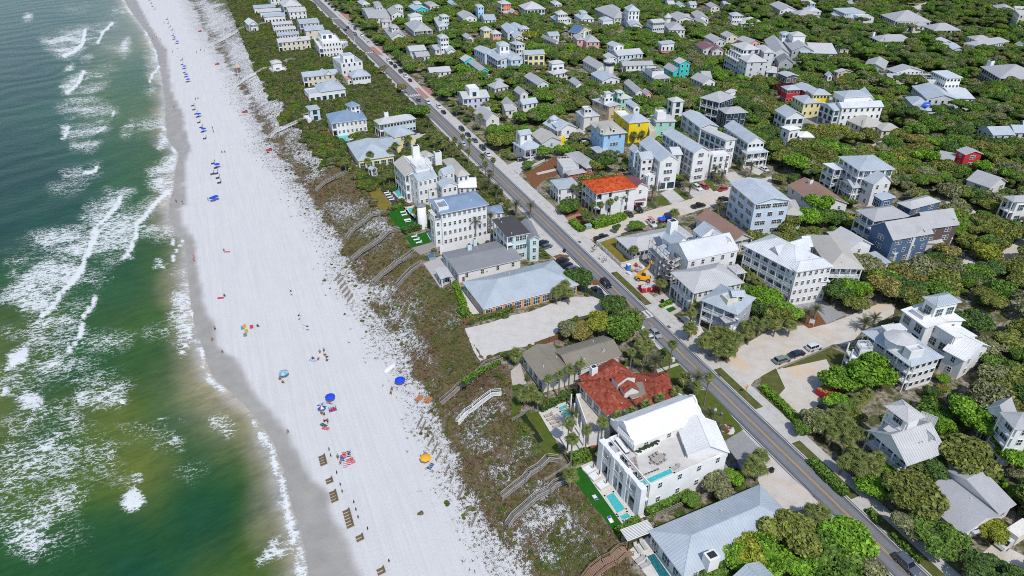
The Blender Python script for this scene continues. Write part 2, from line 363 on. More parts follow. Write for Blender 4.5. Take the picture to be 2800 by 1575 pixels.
FO=[('T00',.66,(330,300),(560,240),(650,220),(630,330),(550,400),(490,425),(370,360)),('T00',.5,(640,250),(850,175),(770,260),(740,320),(630,320)),('T00',.78,(890,380),(955,305),(968,390),(930,415)),('T00',.42,(820,350),(930,330),(900,390)),('T00',.8,(470,650),(630,535),(615,610),(510,705)),('T00',.5,(630,550),(830,515),(760,590),(600,610)),('T00',.52,(580,640),(780,625),(700,700),(520,720)),('T00',.5,(500,750),(700,715),(700,760),(560,800)),('T00',.5,(450,810),(700,770),(860,850),(680,890),(500,860)),('T00',.86,(470,1050),(490,960),(525,950),(510,1030)),('T00',.56,(520,980),(770,925),(795,970),(700,1020),(530,1020)),('T00',.62,(550,1080),(710,1080),(680,1118),(560,1110)),('T00',.7,(940,1000),(1000,940),(1000,980),(960,1005)),('T00',.5,(1000,950),(1230,890),(1220,950),(1020,985)),('T00',.62,(490,1320),(740,1260),(735,1300),(520,1340)),('T00',.5,(410,1420),(620,1378),(540,1420)),('T00',.6,(830,1449),(980,1430),(960,1470),(820,1460)),('T00',.35,(490,65),(660,50),(600,80)),('T00',.9,(185,140),(215,120),(218,140)),('T00',.6,(860,70),(940,70),(930,98)),('T00',.95,(500,530),(550,500),(545,525)),('T00',.8,(635,435),(680,430),(670,442)),('T00',.62,(1150,1280),(1350,1120),(1330,1270),(1290,1449),(1200,1449),(1140,1360)),('T00',.8,(1195,1110),(1230,1020),(1260,1070),(1210,1120)),('T00',.5,(1130,300),(1190,430),(1160,560),(1130,680),(1140,560)),('T01',.66,(630,190),(690,80),(915,35),(890,110),(745,250)),('T01',.62,(250,330),(720,270),(720,340),(610,560),(560,690),(400,880),(330,930),(180,900),(10,800),(150,650),(240,560),(330,470)),('T01',.4,(60,480),(250,330),(330,470),(150,650),(60,560)),('T01',.56,(730,180),(1050,140),(1250,20),(1190,110),(1040,260),(960,460),(850,500),(650,470),(740,260)),('T01',.46,(640,630),(830,600),(760,710),(560,720)),('T01',.6,(380,880),(720,790),(690,850),(620,980),(620,1030),(520,1200),(230,1210),(200,1000)),('T01',.97,(85,1340),(70,1230),(190,1155),(208,1200),(185,1290)),('T01',.78,(290,1320),(420,1230),(430,1280),(345,1350)),('T01',.48,(600,1080),(970,1090),(960,1140),(600,1170)),('T01',.38,(1120,1060),(1260,1040),(1240,1070)),('T01',.66,(1300,790),(1420,750),(1448,860),(1440,1110),(1385,1215),(1345,1090),(1310,900)),('T01',.3,(1320,560),(1450,600),(1420,740),(1300,780)),('T01',.42,(0,1350),(300,1330),(560,1250),(960,1400),(960,1460),(0,1460)),('T01',.85,(1200,560),(1215,525),(1222,565)),('T01',.95,(80,640),(110,595),(130,630)),('T01',.4,(20,1070),(200,1060),(200,1085)),('T01',.5,(1050,230),(1290,300),(1290,335),(1080,300)),('T02',.85,(140,100),(170,55),(310,60),(322,150),(265,200)),('T02',.8,(230,240),(262,300),(190,355),(80,350)),('T02',.56,(560,0),(950,0),(935,110),(800,150),(560,130)),('T02',.40,(100,200),(600,130),(640,400),(600,800),(700,1200),(400,1330),(100,1250),(0,1080),(0,300)),('T02',.6,(180,640),(420,360),(450,390),(250,640)),('T02',.55,(250,760),(620,770),(560,880),(320,900)),('T02',.55,(60,1120),(330,900),(360,1060),(420,1200),(160,1280)),('T02',.98,(890,900),(930,830),(985,800),(1040,820),(1070,890),(1000,960),(970,985)),('T02',.42,(950,340),(1250,310),(1230,380),(1000,410)),('T02',.55,(1140,480),(1330,410),(1320,460),(1180,490)),('T02',.8,(980,740),(1010,680),(1015,710)),('T02',.6,(1620,280),(1650,270),(1760,345),(1740,365)),('T02',.9,(20,100),(60,30),(75,60)),('T02',.3,(1340,640),(1540,640),(1440,710)),('T02',.32,(600,300),(900,400),(900,700),(640,760)),('T12',.72,(100,1330),(190,1190),(255,1180),(270,1300),(160,1310)),('T12',.36,(290,1449),(380,1340),(520,1270),(470,1449)),('T12',.3,(60,400),(150,460),(230,800),(180,860),(90,600))]
for k,dn,*pts in FO:foam=np.maximum(foam,dn*area(wp,wy,fl(k,*pts),22+85*max(0,.85-dn)))
foam=foam*(1-(1-sstep(.8,.95,foam))*(.5*sstep(.62,.30,fbm(A/7,B/11,75))))
CR=[('T00',5,1.,(642,225),(625,330),(560,390),(490,420)),('T00',4,.95,(848,176),(770,250),(742,320)),('T00',5,1.,(628,540),(610,600),(560,660),(505,700)),('T00',3,.9,(860,845),(840,880)),('T00',3,.95,(525,955),(500,1020),(468,1052)),('T00',3,.95,(1130,620),(1150,560),(1200,505)),('T00',3,.9,(1110,245),(1160,330),(1190,440)),('T00',5,.95,(735,1265),(700,1300),(640,1300)),('T00',3,.9,(795,960),(740,995)),('T01',7,1.,(720,275),(720,330),(640,510),(590,620),(480,740),(400,870),(330,930)),('T01',6,1.,(1260,0),(1110,160),(1045,240),(1000,400),(940,490)),('T01',5,.95,(722,790),(690,850),(620,960),(628,1010),(570,1130),(505,1215)),('T01',5,.95,(910,40),(860,130),(750,245)),('T01',4,.9,(1440,860),(1442,1100),(1370,1220)),('T01',3,.8,(1395,360),(1330,440),(1290,530)),('T01',3,.7,(1520,1110),(1530,1300),(1580,1400)),('T01',3,.75,(1300,255),(1290,330),(1305,400)),('T02',4,.9,(945,20),(940,100),(905,140)),('T02',3,.8,(430,370),(300,520)),('T02',3,.85,(250,570),(215,650)),('T02',3,.7,(1200,265),(1290,240),(1400,280)),('T02',3,.6,(1870,240),(1910,320)),('T02',3,.8,(1330,410),(1325,460)),('T12',9,.8,(30,370),(90,470),(130,580),(180,700),(215,820),(232,930)),('T12',4,.85,(232,930),(265,1060),(300,1150),(318,1250),(330,1360)),('T12',2,.6,(255,720),(330,900),(380,1060)),('T12',3,.7,(330,1350),(350,1449)),('T12',2,.6,(400,1400),(515,1275))]
for k,w,dn,*pts in CR:
 pf=fl(k,*pts);w=w*.8
 r=dn*(1-sstep(w*.5,w*1.7,seg_d(wq1*.65+wp*.35,wq2*.65+wy*.35,pf)));foam=np.maximum(foam,r)
foam=np.maximum(foam,(.18+.55*sstep(.42,.66,fbm(A/9,B*0+3,76)))*np.exp(-((d_+wob*.35-1.0)/1.1)**2))
foam=foam*sstep(-.5,.4,d_+.3)
swell=.07*np.sin((A*.62+B*.38)*.42+14*fbm(A/34,B/34,61))*sstep(6,40,d_)
s=NT('sea');s.set(.30,0,.10)
va=s.attr('tint','Color');fa=s.attr('foam')
rz=math.radians(35)
w1=s.noise(.33,4,.6,s.stretch((.55,1.7,1),rz));w2=s.noise(1.5,4,.62,s.stretch((.5,1.6,1),rz));w3=s.noise(.03,3,.55,s.stretch((.7,1.6,1),rz))
c=s.mix(.65,va,s.ramp(w1,[(.28,(.62,.66,.66)),(.55,(1.,1.,1.)),(.78,(1.3,1.22,1.18))]),'MULTIPLY')
c=s.mix(.55,c,s.ramp(w3,[(.35,(.62,.72,.85)),(.65,(1.3,1.15,.95))]),'MULTIPLY')
c=s.mix(.35,c,s.ramp(w2,[(.3,(.55,.6,.62)),(.7,(1.3,1.25,1.25))]),'MULTIPLY')
f1=s.noise(.50,8,.68,s.stretch((.62,1.45,1),math.radians(18)),.6);f2=s.noise(1.7,5,.65,s.stretch((.65,1.4,1),math.radians(18)),.5)
vo=s.n('ShaderNodeTexVoronoi',feature='DISTANCE_TO_EDGE');vo.inputs['Scale'].default_value=.62;wv=s.n('ShaderNodeMix',data_type='VECTOR');wv.inputs[0].default_value=.5;nv=s.n('ShaderNodeTexNoise');nv.inputs['Scale'].default_value=.9;nv.inputs['Detail'].default_value=4;s.l(s.geo(),nv.inputs['Vector']);sv=s.n('ShaderNodeVectorMath',operation='MULTIPLY_ADD');s.l(nv.outputs['Color'],sv.inputs[0]);sv.inputs[1].default_value=(3.2,3.2,0);s.l(s.stretch((.6,1.35,1),math.radians(18)),sv.inputs[2]);s.l(sv.outputs[0],vo.inputs['Vector']);cell=s.math('SUBTRACT',1.0,s.math('MULTIPLY',vo.outputs['Distance'],4.2),None,True)
ridge=s.math('SUBTRACT',1.0,s.math('MULTIPLY',s.math('ABSOLUTE',s.math('SUBTRACT',f1,.5)),7.5))
rid2=s.math('SUBTRACT',1.0,s.math('MULTIPLY',s.math('ABSOLUTE',s.math('SUBTRACT',f2,.5)),7.0))
lace=s.math('ADD',s.math('MULTIPLY',cell,.42),s.math('ADD',s.math('MULTIPLY',s.math('MAXIMUM',ridge,0.0),.34),s.math('MULTIPLY',s.math('MAXIMUM',rid2,0.0),.34)))
fm=s.math('ADD',s.math('MULTIPLY',fa,1.02),lace)
fm=s.math('MULTIPLY',s.step(fm,.93,1.36),s.step(fa,.05,.25))
soft=s.math('MULTIPLY',s.step(fa,.25,.9),.22)
c=s.mix(soft,c,(.45,.52,.47))
c=s.mix(s.math('MULTIPLY',fm,.88),c,(.74,.76,.76));s.col(c)
s.l(s.math('ADD',.2,s.math('MULTIPLY',fm,.6)),s.b.inputs['Roughness'])
s.bump(s.math('ADD',s.math('ADD',s.math('MULTIPLY',w1,.6),s.math('MULTIPLY',w2,.25)),s.math('MULTIPLY',fm,.25)),.38,.5)
tag(add('sea_water',grid_mesh('sea_water',X,Y,-8.0+swell+.22*foam**2,s.m,dict(foam=foam),dict(tint=wcol))),kind='structure')
# ------------------------------------------------------------------ road, markings, pavement
s=NT('asphalt');s.set(.85,0,.2)
n1=s.noise(.35,4);n2=s.noise(9,3,.6)
tr=s.n('ShaderNodeVectorMath',operation='DOT_PRODUCT');s.l(s.geo(),tr.inputs[0]);tr.inputs[1].default_value=tuple(QD)
qn=s.math('SUBTRACT',tr.outputs['Value'],R0.dot(QD))
tracks=s.math('ABSOLUTE',s.math('SUBTRACT',s.math('ABSOLUTE',qn),1.55))
lng=s.noise(.5,3,.5,s.stretch((.12,1.0,1),math.atan2(TD.y,TD.x)))
c=s.ramp(s.math('ADD',s.math('MULTIPLY',n1,.5),s.math('MULTIPLY',lng,.5)),[(.3,(.135,.14,.15)),(.7,(.20,.205,.215))])
c=s.mix(.35,c,s.ramp(n2,[(.3,(.06,.06,.065)),(.7,(.32,.32,.33))]))
c=s.mix(s.math('MULTIPLY',s.step(tracks,.95,.3),.30),c,(.26,.265,.275));c=s.mix(s.math('MULTIPLY',s.step(s.math('ADD',s.math('ABSOLUTE',qn),s.math('MULTIPLY',lng,.8)),2.3,3.0),.6),c,(.07,.072,.08));ck=s.noise(.7,6,.75,None,1.5);c=s.mix(s.math('MULTIPLY',s.step(s.math('ABSOLUTE',s.math('SUBTRACT',ck,.5)),.012,.004),.55),c,(.06,.06,.065));s.col(c)
ASPHALT=s.m
s=NT('concrete');s.set(.85,0,.2)
n1=s.noise(.5,5,.6);n2=s.noise(6,3)
s.col(s.mix(.3,s.ramp(n1,[(.28,(.40,.38,.345)),(.5,(.50,.485,.45)),(.72,(.57,.555,.525))]),s.ramp(n2,[(.3,(.35,.33,.30)),(.7,(.62,.60,.57))])));CONC=s.m
s=NT('sandy_road');s.set(.9,0,.15)
n1=s.noise(.28,6,.65);n2=s.noise(3.5,4,.6);n3=s.noise(.09,3)
c=s.mix(.35,s.ramp(n1,[(.25,(.44,.37,.29)),(.5,(.56,.51,.445)),(.7,(.62,.59,.55))]),s.ramp(n2,[(.3,(.36,.30,.24)),(.7,(.68,.65,.61))]))
s.col(s.mix(s.step(n3,.52,.68),c,(.60,.47,.34)));s.bump(n2,.3,.1);SANDY_ROAD=s.m
s=NT('white_sand');s.set(.9,0,.15)
n1=s.noise(.4,5,.65);n2=s.noise(2.2,4,.7)
c=s.mix(.4,s.ramp(n1,[(.25,(.46,.42,.37)),(.6,(.60,.575,.54))]),s.ramp(n2,[(.3,(.40,.37,.33)),(.6,(.63,.61,.58))]))
s.col(s.mix(s.step(n2,.62,.70),c,(.2,.15,.09)));s.bump(n2,.4,.15);WHITE_SAND=s.m
def grassm(name,a,b,c3,sc=.7):
 s=NT(name);s.set(.9,0,.15);n1=s.noise(sc,5,.6);n2=s.noise(7,3,.6)
 s.col(s.mix(.45,s.ramp(n1,[(.28,a),(.52,b),(.74,c3)]),s.ramp(n2,[(.3,tuple(x*.45 for x in a)),(.7,tuple(min(1,x*1.5)for x in b))])));s.bump(n2,.5,.08);return s.m
LAWN=grassm('lawn_grass',(.05,.085,.012),(.09,.12,.018),(.16,.14,.035))
TURF=grassm('bright_turf',(.012,.085,.008),(.018,.115,.010),(.025,.14,.014))
DRYLAWN=grassm('dry_lawn',(.10,.11,.015),(.21,.165,.03),(.29,.20,.05),.5)
ROUGH=grassm('rough_grass',(.07,.075,.02),(.10,.11,.03),(.24,.19,.11),.5)
DARKTURF=grassm('dark_turf',(.012,.022,.008),(.02,.034,.012),(.03,.045,.016))
MULCH=grassm('pine_straw',(.13,.06,.03),(.20,.085,.04),(.27,.14,.075),.9)
GRAVEL=grassm('gravel',(.24,.235,.24),(.31,.305,.31),(.37,.36,.36),1.2)
BRICK=grassm('brick_paving',(.36,.17,.14),(.42,.21,.18),(.48,.27,.23),.9)
PAVER=grassm('pale_paving',(.42,.38,.34),(.50,.45,.40),(.55,.51,.46),.9)
PATIO=grassm('patio_stone',(.56,.53,.48),(.63,.60,.55),(.68,.65,.61),1.1)
DECK=M('deck_boards',(.30,.27,.25),.85,var=.2,scale=2.5,grain=.4)
DARKDECK=M('dark_deck',(.05,.05,.055),.7,var=.3,scale=3)
def strip(name,t0,t1,q0,q1,mat,layer,kind='structure',n=1):
 z=.004*layer;b=MB()
 ts=np.linspace(t0,t1,n+1)
 for a,c in zip(ts[:-1],ts[1:]):
  b.poly([tq_xy(a,q0,z),tq_xy(c,q0,z),tq_xy(c,q1,z),tq_xy(a,q1,z)])
 o=b.build(name,mat);me=o.data
 if me.polygons[0].normal.z<0:me.flip_normals()
 if kind:o['kind']=kind
 return o
T_END=900.0
strip('roadside',-60,T_END,-8.4,-3.2,CONC,1);strip('roadside',-60,300,3.2,4.3,CONC,1);strip('roadside',300,T_END,3.2,7.5,CONC,1)
strip('road',-60,T_END,-3.3,3.3,ASPHALT,2)
YEL=M('yellow_paint',(.62,.33,.06),.7,var=.12,scale=1.2,grain=.25);WHT=M('white_paint',(.62,.62,.61),.7,var=.12,scale=.9,grain=.3)
cw=[tq(P(1765,860))[0],tq(P(1137,260))[0],tq(P(1014,143))[0],tq(P(918,50))[0]]
def spans():
 e=[-60.0]
 for c0 in sorted(cw):e+=[c0-3.4,c0+3.4]
 return list(zip(e[::2],e[1::2]+[T_END]))
for a,b in spans():
 for q in(-.14,.14):strip('yellow_line',a,b,q-.06,q+.06,YEL,3)
for q in(-2.95,2.95):strip('edge_line',-60,T_END,q-.07,q+.07,WHT,3)
for c0 in cw:
 r=strip('crosswalk',c0-1.75,c0-1.45,-3.0,2.9,WHT,3)
 for a,b,q0,q1 in[(c0+1.45,c0+1.75,-3.0,2.9)]+[(c0-1.43,c0+1.43,-2.9+i*1.18,-2.3+i*1.18)for i in range(5)]:
  strip('stripe',a,b,q0,q1,WHT,3,None).parent=r
pb=add('sidewalk',None);pb['kind']='structure'
sl=MB();sl.box(0,0,.006,.05,1.93,1.62);slm=sl.mesh('slab',CONC)
ra=math.atan2(TD.y,TD.x)
for i in range(150):
 v=tq_xy(-40+i*1.96,-7.2);o=add('slab',slm,pb,(v.x,v.y,0),ra);o.location.z=RNG.uniform(-.004,.006)
st=MB()
b0=tq_xy(254,-6.4,.03);st.poly([tq_xy(254.2,-8.0,.03),tq_xy(254.2,-6.4,.03),tq_xy(T_END,-6.4,.03),tq_xy(T_END,-8.0,.03)]);st.build('paving',CONC,pb)
# ------------------------------------------------------------------ streets, lots, drives, gardens
sheet('side_street',[(430,230),(520,330),(640,372),(830,310),(1000,255),(1340,160),(1660,60),(1960,-40),(1960,-120),(1500,0),(1290,70),(1110,118),(1000,150),(860,190),(600,275),(540,290)],SANDY_ROAD,k='T21',layer=3)
sheet('side_street',[(-470,1190),(-432,1245),(-232,1180),(0,1050),(160,1010),(440,1000),(570,950),(830,845),(960,850),(950,920),(880,960),(720,1040),(620,1150),(490,1150),(460,1165),(80,1330),(-100,1420),(-150,1480),(-260,1480),(-330,1400)],SANDY_ROAD,k='T31',layer=3)
sheet('vacant_lot',[(-357,1030),(-180,990),(0,930),(130,905),(300,840),(470,790),(620,790),(700,830),(690,900),(560,930),(420,960),(345,1030),(350,1090),(170,1150),(0,1190),(-100,1210),(-240,1280),(-290,1200),(-330,1100)],WHITE_SAND,k='T21',layer=4)
sheet('vacant_lot',[(-40,1400),(100,1325),(440,1262),(500,1300),(640,1290),(520,1380),(470,1449),(420,1520),(350,1650),(260,1690),(150,1600),(50,1500)],SANDY_ROAD,k='T31',layer=4)
sheet('grass_verge',[(85,1325),(300,1240),(470,1175),(640,1240),(600,1300),(480,1335),(440,1262),(120,1330)],ROUGH,k='T31',layer=5)
sheet('grass_verge',[(-50,1390),(60,1330),(130,1480),(60,1560),(260,1720),(230,1740),(0,1530),(-60,1470)],ROUGH,k='T31',layer=5)
sheet('gravel_drive',[(1330,470),(1600,330),(1745,355),(1890,510),(1800,560),(1750,640),(1640,700),(1500,740),(1430,640)],GRAVEL,k='T22',layer=3)
sheet('front_lawn',[(1400,40),(1480,50),(1600,170),(1745,345),(1590,440),(1500,420),(1430,300)],LAWN,k='T22',layer=4)
sheet('flower_bed',[(640,215),(690,60),(760,55),(850,85),(905,110),(925,165),(905,215),(850,225),(780,200),(700,205)],PATIO,k='ZA',layer=5)
sheet('gravel_drive',[(0,545),(390,890),(460,960),(330,930),(210,960),(150,972),(-60,760),(-120,640)],SANDY_ROAD,k='T32',layer=3)
sheet('gravel_drive',[(470,990),(590,1105),(420,1125),(440,1060)],SANDY_ROAD,k='T32',layer=3)
sheet('parking_area',[(125,190),(230,290),(340,395),(470,500),(600,640),(740,770),(640,760),(520,690),(400,600),(310,490),(180,400),(130,300)],CONC,k='T21',layer=2)
sheet('parking_area',[(920,970),(1000,1060),(1130,1180),(1060,1140),(980,1090),(900,1000)],CONC,k='T21',layer=2)
sheet('planting_bed',[(310,485),(360,468),(440,480),(420,495),(345,510)],MULCH,k='T21',layer=4)
sheet('planting_bed',[(590,660),(640,660),(665,700),(610,705)],MULCH,k='T21',layer=4)
sheet('garden_path',[(1000,990),(1180,900),(1330,870),(1380,960),(1480,1020),(1570,1110),(1480,1180),(1330,1260),(1150,1100)],PAVER,k='ZC',layer=3)
sheet('lawn_strip',[(1160,1082),(1370,990),(1440,1015),(1205,1112)],TURF,k='ZC',layer=4)
sheet('lawn_strip',[(1228,1150),(1390,1085),(1450,1130),(1330,1192),(1260,1190)],TURF,k='ZC',layer=4)
sheet('lawn_strip',[(1200,1030),(1340,965),(1370,985),(1210,1045)],TURF,k='ZC',layer=4)
sheet('garden_path',[(1190,1115),(1440,1020),(1500,1050),(1215,1145)],PATIO,k='ZC',layer=5)
sheet('planting_bed',[(1270,1010),(1370,980),(1400,1070),(1350,1095)],MULCH,k='T21',layer=4)
sheet('garden_path',[(1260,940),(1380,930),(1450,1060),(1400,1090)],PATIO,k='T21',layer=3)
sheet('planting_bed',[(1400,1120),(1490,1240),(1600,1275),(1710,1200),(1700,1150),(1500,1080)],MULCH,k='T21',layer=4)
sheet('yard',[(100,1310),(330,1180),(420,1250),(390,1300),(250,1350),(180,1420),(120,1360)],MULCH,k='T20',layer=3)
sheet('garden_path',[(180,1305),(350,1265),(365,1280),(195,1320)],CONC,k='T20',layer=4)
sheet('yard',[(395,165),(520,100),(650,180),(600,260),(540,290),(430,215)],MULCH,k='T21',layer=4)
sheet('garden_path',[(400,195),(520,155),(530,175),(415,215)],BRICK,k='T21',layer=5)
sheet('yard',[(650,370),(790,340),(960,490),(830,545)],DRYLAWN,k='T21',layer=3)
sheet('building_site',[(560,440),(700,400),(830,330),(1100,480),(1160,600),(1060,700),(940,830),(870,800),(690,600)],SANDY_ROAD,k='ZC',layer=4)
sheet('driveway',[(160,850),(350,775),(480,860),(580,930),(440,998)],GRAVEL,k='T31',layer=4)
sheet('planting_bed',[(200,960),(360,880),(440,995),(310,1030)],MULCH,k='T31',layer=5)
sheet('driveway',[(680,1210),(880,1130),(1110,1330),(900,1410)],CONC,k='Z3',layer=4)
sheet('driveway',[(1100,1120),(1450,1050),(1640,1180),(1270,1290)],CONC,k='Z3',layer=4)
sheet('driveway',[(1770,870),(1980,830),(2180,960),(1960,1060)],CONC,k='Z3',layer=4)
sheet('front_lawn',[(590,1280),(680,1250),(870,1410),(620,1430)],LAWN,k='Z3',layer=4)
sheet('front_lawn',[(900,1150),(1000,1120),(1240,1310),(1130,1330)],LAWN,k='Z3',layer=4)
sheet('front_lawn',[(1430,990),(1560,1000),(1700,1160),(1620,1180)],LAWN,k='Z3',layer=4)
sheet('driveway',[(2170,690),(2460,660),(2576,760),(2420,900),(2300,850)],CONC,k='Z3',layer=4)
sheet('driveway',[(1180,640),(1330,580),(1500,700),(1390,790),(1190,800),(1150,720)],CONC,k='Z5',layer=4)
sheet('side_street',[(900,80),(1050,60),(1220,10),(1260,30),(1120,110),(1250,150),(1230,185),(1090,130)],SANDY_ROAD,k='T30',layer=3)
sheet('side_street',[(1430,210),(1640,228),(1640,255),(1430,235)],SANDY_ROAD,k='T30',layer=3)
sheet('side_street',[(500,1110),(720,1120),(860,1060),(900,960),(960,960),(930,1060),(760,1150),(560,1165)],SANDY_ROAD,k='T30',layer=3)
sheet('driveway',[(200,900),(330,870),(460,950),(400,980),(290,940)],GRAVEL,k='T30',layer=3)
sheet('side_street',[(1350,50),(1470,90),(1660,200),(1600,225),(1340,95)],SANDY_ROAD,k='T31',layer=3)
sheet('side_street',[(1230,430),(1350,360),(1500,480),(1620,560),(1932,330),(1990,340),(1990,420),(1700,570),(1610,625),(1480,590)],SANDY_ROAD,k='T31',layer=3)
sheet('brick_street',[(1690,690),(1960,830),(1960,900),(1690,745)],GRAVEL,k='T31',layer=4)
sheet('driveway',[(1490,1400),(1720,1185),(1960,1310),(1960,1480),(1500,1480)],SANDY_ROAD,k='T32',layer=4)
sheet('driveway',[(1090,1080),(1190,1000),(1290,1010),(1270,1050),(1180,1105)],CONC,k='T10',layer=4)
sheet('brick_crossing',[(1195,665),(1260,655),(1340,670),(1360,705),(1290,745),(1265,740)],BRICK,k='T10',layer=3)
sheet('brick_crossing',[(850,355),(930,345),(990,380),(960,420),(905,410)],BRICK,k='T10',layer=3)
sheet('brick_crossing',[(620,110),(680,100),(730,115),(720,140),(670,150)],BRICK,k='T10',layer=3)
sheet('driveway',[(160,500),(250,490),(280,540),(180,560)],BRICK,k='T20',layer=3)
sheet('driveway',[(330,1060),(450,1000),(540,950),(590,960),(560,1000),(450,1090),(350,1100)],CONC,k='T20',layer=3)
sheet('driveway',[(-40,1250),(110,1170),(180,1190),(110,1250),(40,1330)],CONC,k='T20',layer=3)
sheet('dry_lawn',[(850,0),(945,148),(1030,112),(930,-30)],DRYLAWN,k='T11',layer=3)
sheet('artificial_lawn',[(985,158),(1110,105),(1205,205),(1190,245),(1095,292),(1080,285)],TURF,k='T11',layer=3)
sheet('artificial_lawn',[(1125,340),(1290,300),(1325,375),(1180,420)],TURF,k='T11',layer=3)
sheet('sun_deck',[(950,0),(1015,-15),(1095,80),(1045,112)],DARKDECK,k='T11',layer=4)
sheet('sun_deck',[(1175,422),(1330,378),(1375,420),(1240,475)],DECK,k='T11',layer=4)
sheet('sun_deck',[(1265,540),(1400,478),(1530,650),(1390,722)],M('grey_deck',(.42,.40,.39),.8,var=.1),k='T11',layer=3)
sheet('pool_terrace',[(1030,0),(1110,-40),(1200,60),(1130,100)],PATIO,k='T11',layer=3)
sheet('pool_terrace',[(1110,120),(1190,100),(1240,180),(1180,200)],PATIO,k='T11',layer=3)
sheet('patio',[(1510,770),(1560,730),(1740,900),(1620,940)],PATIO,k='T11',layer=3)
sheet('artificial_lawn',[(470,735),(485,640),(520,622),(830,1055),(785,1145)],TURF,k='T22',layer=3)
sheet('pool_terrace',[(515,620),(615,575),(1010,1000),(830,1057)],PATIO,k='T22',layer=3)
sheet('putting_green',[(55,238),(100,225),(242,430),(200,447)],DARKTURF,k='T22',layer=3)
sheet('dry_lawn',[(0,20),(40,60),(70,190),(0,260)],LAWN,k='T22',layer=3)
sheet('artificial_lawn',[(105,225),(200,205),(320,400),(370,530),(280,562),(190,450),(245,430)],LAWN,k='T22',layer=3)
sheet('pool_terrace',[(200,212),(400,130),(640,420),(660,450),(430,560),(400,470),(310,400)],PATIO,k='T22',layer=4)
sheet('planting_bed',[(410,545),(640,445),(660,470),(420,580)],MULCH,k='T22',layer=5)
sheet('pool_terrace',[(870,1265),(1025,1150),(1330,1500),(1060,1500)],PATIO,k='T22',layer=3)
sheet('patio',[(-10,1350),(60,1290),(110,1449),(0,1460)],PAVER,k='T21',layer=3)
sheet('front_lawn',[(1090,1200),(1160,1170),(1330,1380),(1240,1449),(1110,1390)],LAWN,k='T21',layer=3)
sheet('garden_path',[(1090,1340),(1250,1290),(1265,1305),(1100,1365)],CONC,k='T21',layer=4)
sheet('yard',[(500,1000),(560,990),(790,1060),(700,1090)],MULCH,k='T10',layer=3)
for a,b,m in((-14,4,ROUGH),(7,24,ROUGH),(36,52,ROUGH),(84,104,ROUGH),(-45,-22,ROUGH)):
 strip('grass_verge',a,b,-5.9,-3.6,m,4)
CLEAR.append([tuple(tq_xy(a,q).xy)for a,q in((-60,-9.6),(-60,6),(900,6),(900,-9.6))])
# ------------------------------------------------------------------ house builder
WALLC=dict(white=(.77,.77,.76),cream=(.70,.65,.52),grey=(.44,.46,.48),lgrey=(.62,.63,.64),aqua=(.56,.70,.70),lblue=(.36,.58,.80),pblue=(.60,.69,.78),navy=(.03,.035,.06),slate=(.09,.15,.25),yellow=(.86,.64,.02),pyellow=(.80,.72,.36),mint=(.36,.66,.53),teal=(.04,.58,.54),red=(.55,.04,.05),pink=(.78,.42,.40),coral=(.80,.22,.09),wood=(.60,.27,.07),brick=(.36,.13,.08),violet=(.60,.61,.75),tan=(.66,.52,.34),brown=(.13,.09,.08),offw=(.72,.70,.66))
def wallmat(k):
 if 'wall_'+k in MATS:return MATS['wall_'+k]
 c=WALLC[k];s=NT('wall_'+k);s.set(.75,0,.25)
 n1=s.noise(.35,4);n2=s.noise(5,3)
 cc=s.ramp(n1,[(.3,tuple(x*.93 for x in c)),(.7,tuple(min(1,x*1.04)for x in c))])
 streak=s.noise(1.2,3,.6,s.stretch((1,1,.12)))
 cc=s.mix(s.math('MULTIPLY',s.step(streak,.55,.8),.22),cc,tuple(x*.62 for x in c));s.col(cc)
 z=s.n('ShaderNodeSeparateXYZ');s.l(s.geo(),z.inputs[0])
 lap=s.math('FRACT',s.math('MULTIPLY',z.outputs[2],3.6));s.bump(s.math('ADD',s.math('MULTIPLY',lap,.5),s.math('MULTIPLY',n2,.3)),.25,.03)
 MATS['wall_'+k]=s.m;return s.m
ROOFC=dict(lm=(.54,.58,.62),wm=(.74,.75,.76),bm=(.27,.36,.48),gm=(.50,.55,.59),gs=(.40,.40,.41),lg=(.50,.50,.50),ds=(.075,.07,.075),dg=(.24,.245,.26),bs=(.31,.275,.21),br=(.29,.18,.14),mr=(.27,.10,.11),rt=(.35,.072,.042),ro=(.56,.080,.024),tn=(.45,.43,.39),wr=(.76,.76,.75),db=(.12,.20,.36))
def roofmat(k):
 if 'roof_'+k in MATS:return MATS['roof_'+k]
 c=ROOFC[k];s=NT('roof_'+k);metal=k in('lm','wm','bm','gm','bs','mr','db')
 s.set(.38 if metal else.9,.25 if metal else 0,.4 if metal else.2)
 n1=s.noise(.25,5,.6);n2=s.noise(4.5,3)
 cc=s.ramp(n1,[(.28,tuple(x*.86 for x in c)),(.72,tuple(min(1,x*1.08)for x in c))])
 if k in('rt','ro'):
  v=s.n('ShaderNodeTexVoronoi');v.inputs['Scale'].default_value=1.5;s.l(s.geo(),v.inputs['Vector'])
  cc=s.mix(.75,cc,s.ramp(v.outputs['Color'],[(.12,tuple(x*.38 for x in c)),(.45,c),(.7,(c[0]*.8,c[1]*1.3,c[2]*1.5)),(.9,(c[0]*1.15,c[1]*2.1,c[2]*2.2))]))
 else:
  cc=s.mix(.12 if metal else.35,cc,s.ramp(n2,[(.3,tuple(x*.6 for x in c)),(.7,tuple(min(1,x*1.3)for x in c))]))
 s.col(cc);s.bump(n2,.15,.04);MATS['roof_'+k]=s.m;return s.m
FRAME=M('window_frame',(.74,.74,.73),.5);DFRAME=M('dark_window_frame',(.05,.05,.055),.5)
s=NT('window_pane');s.set(.08,0,.6);s.col(s.ramp(s.noise(.8,2),[(.3,(.012,.016,.02)),(.7,(.05,.065,.075))]));PANE=s.m
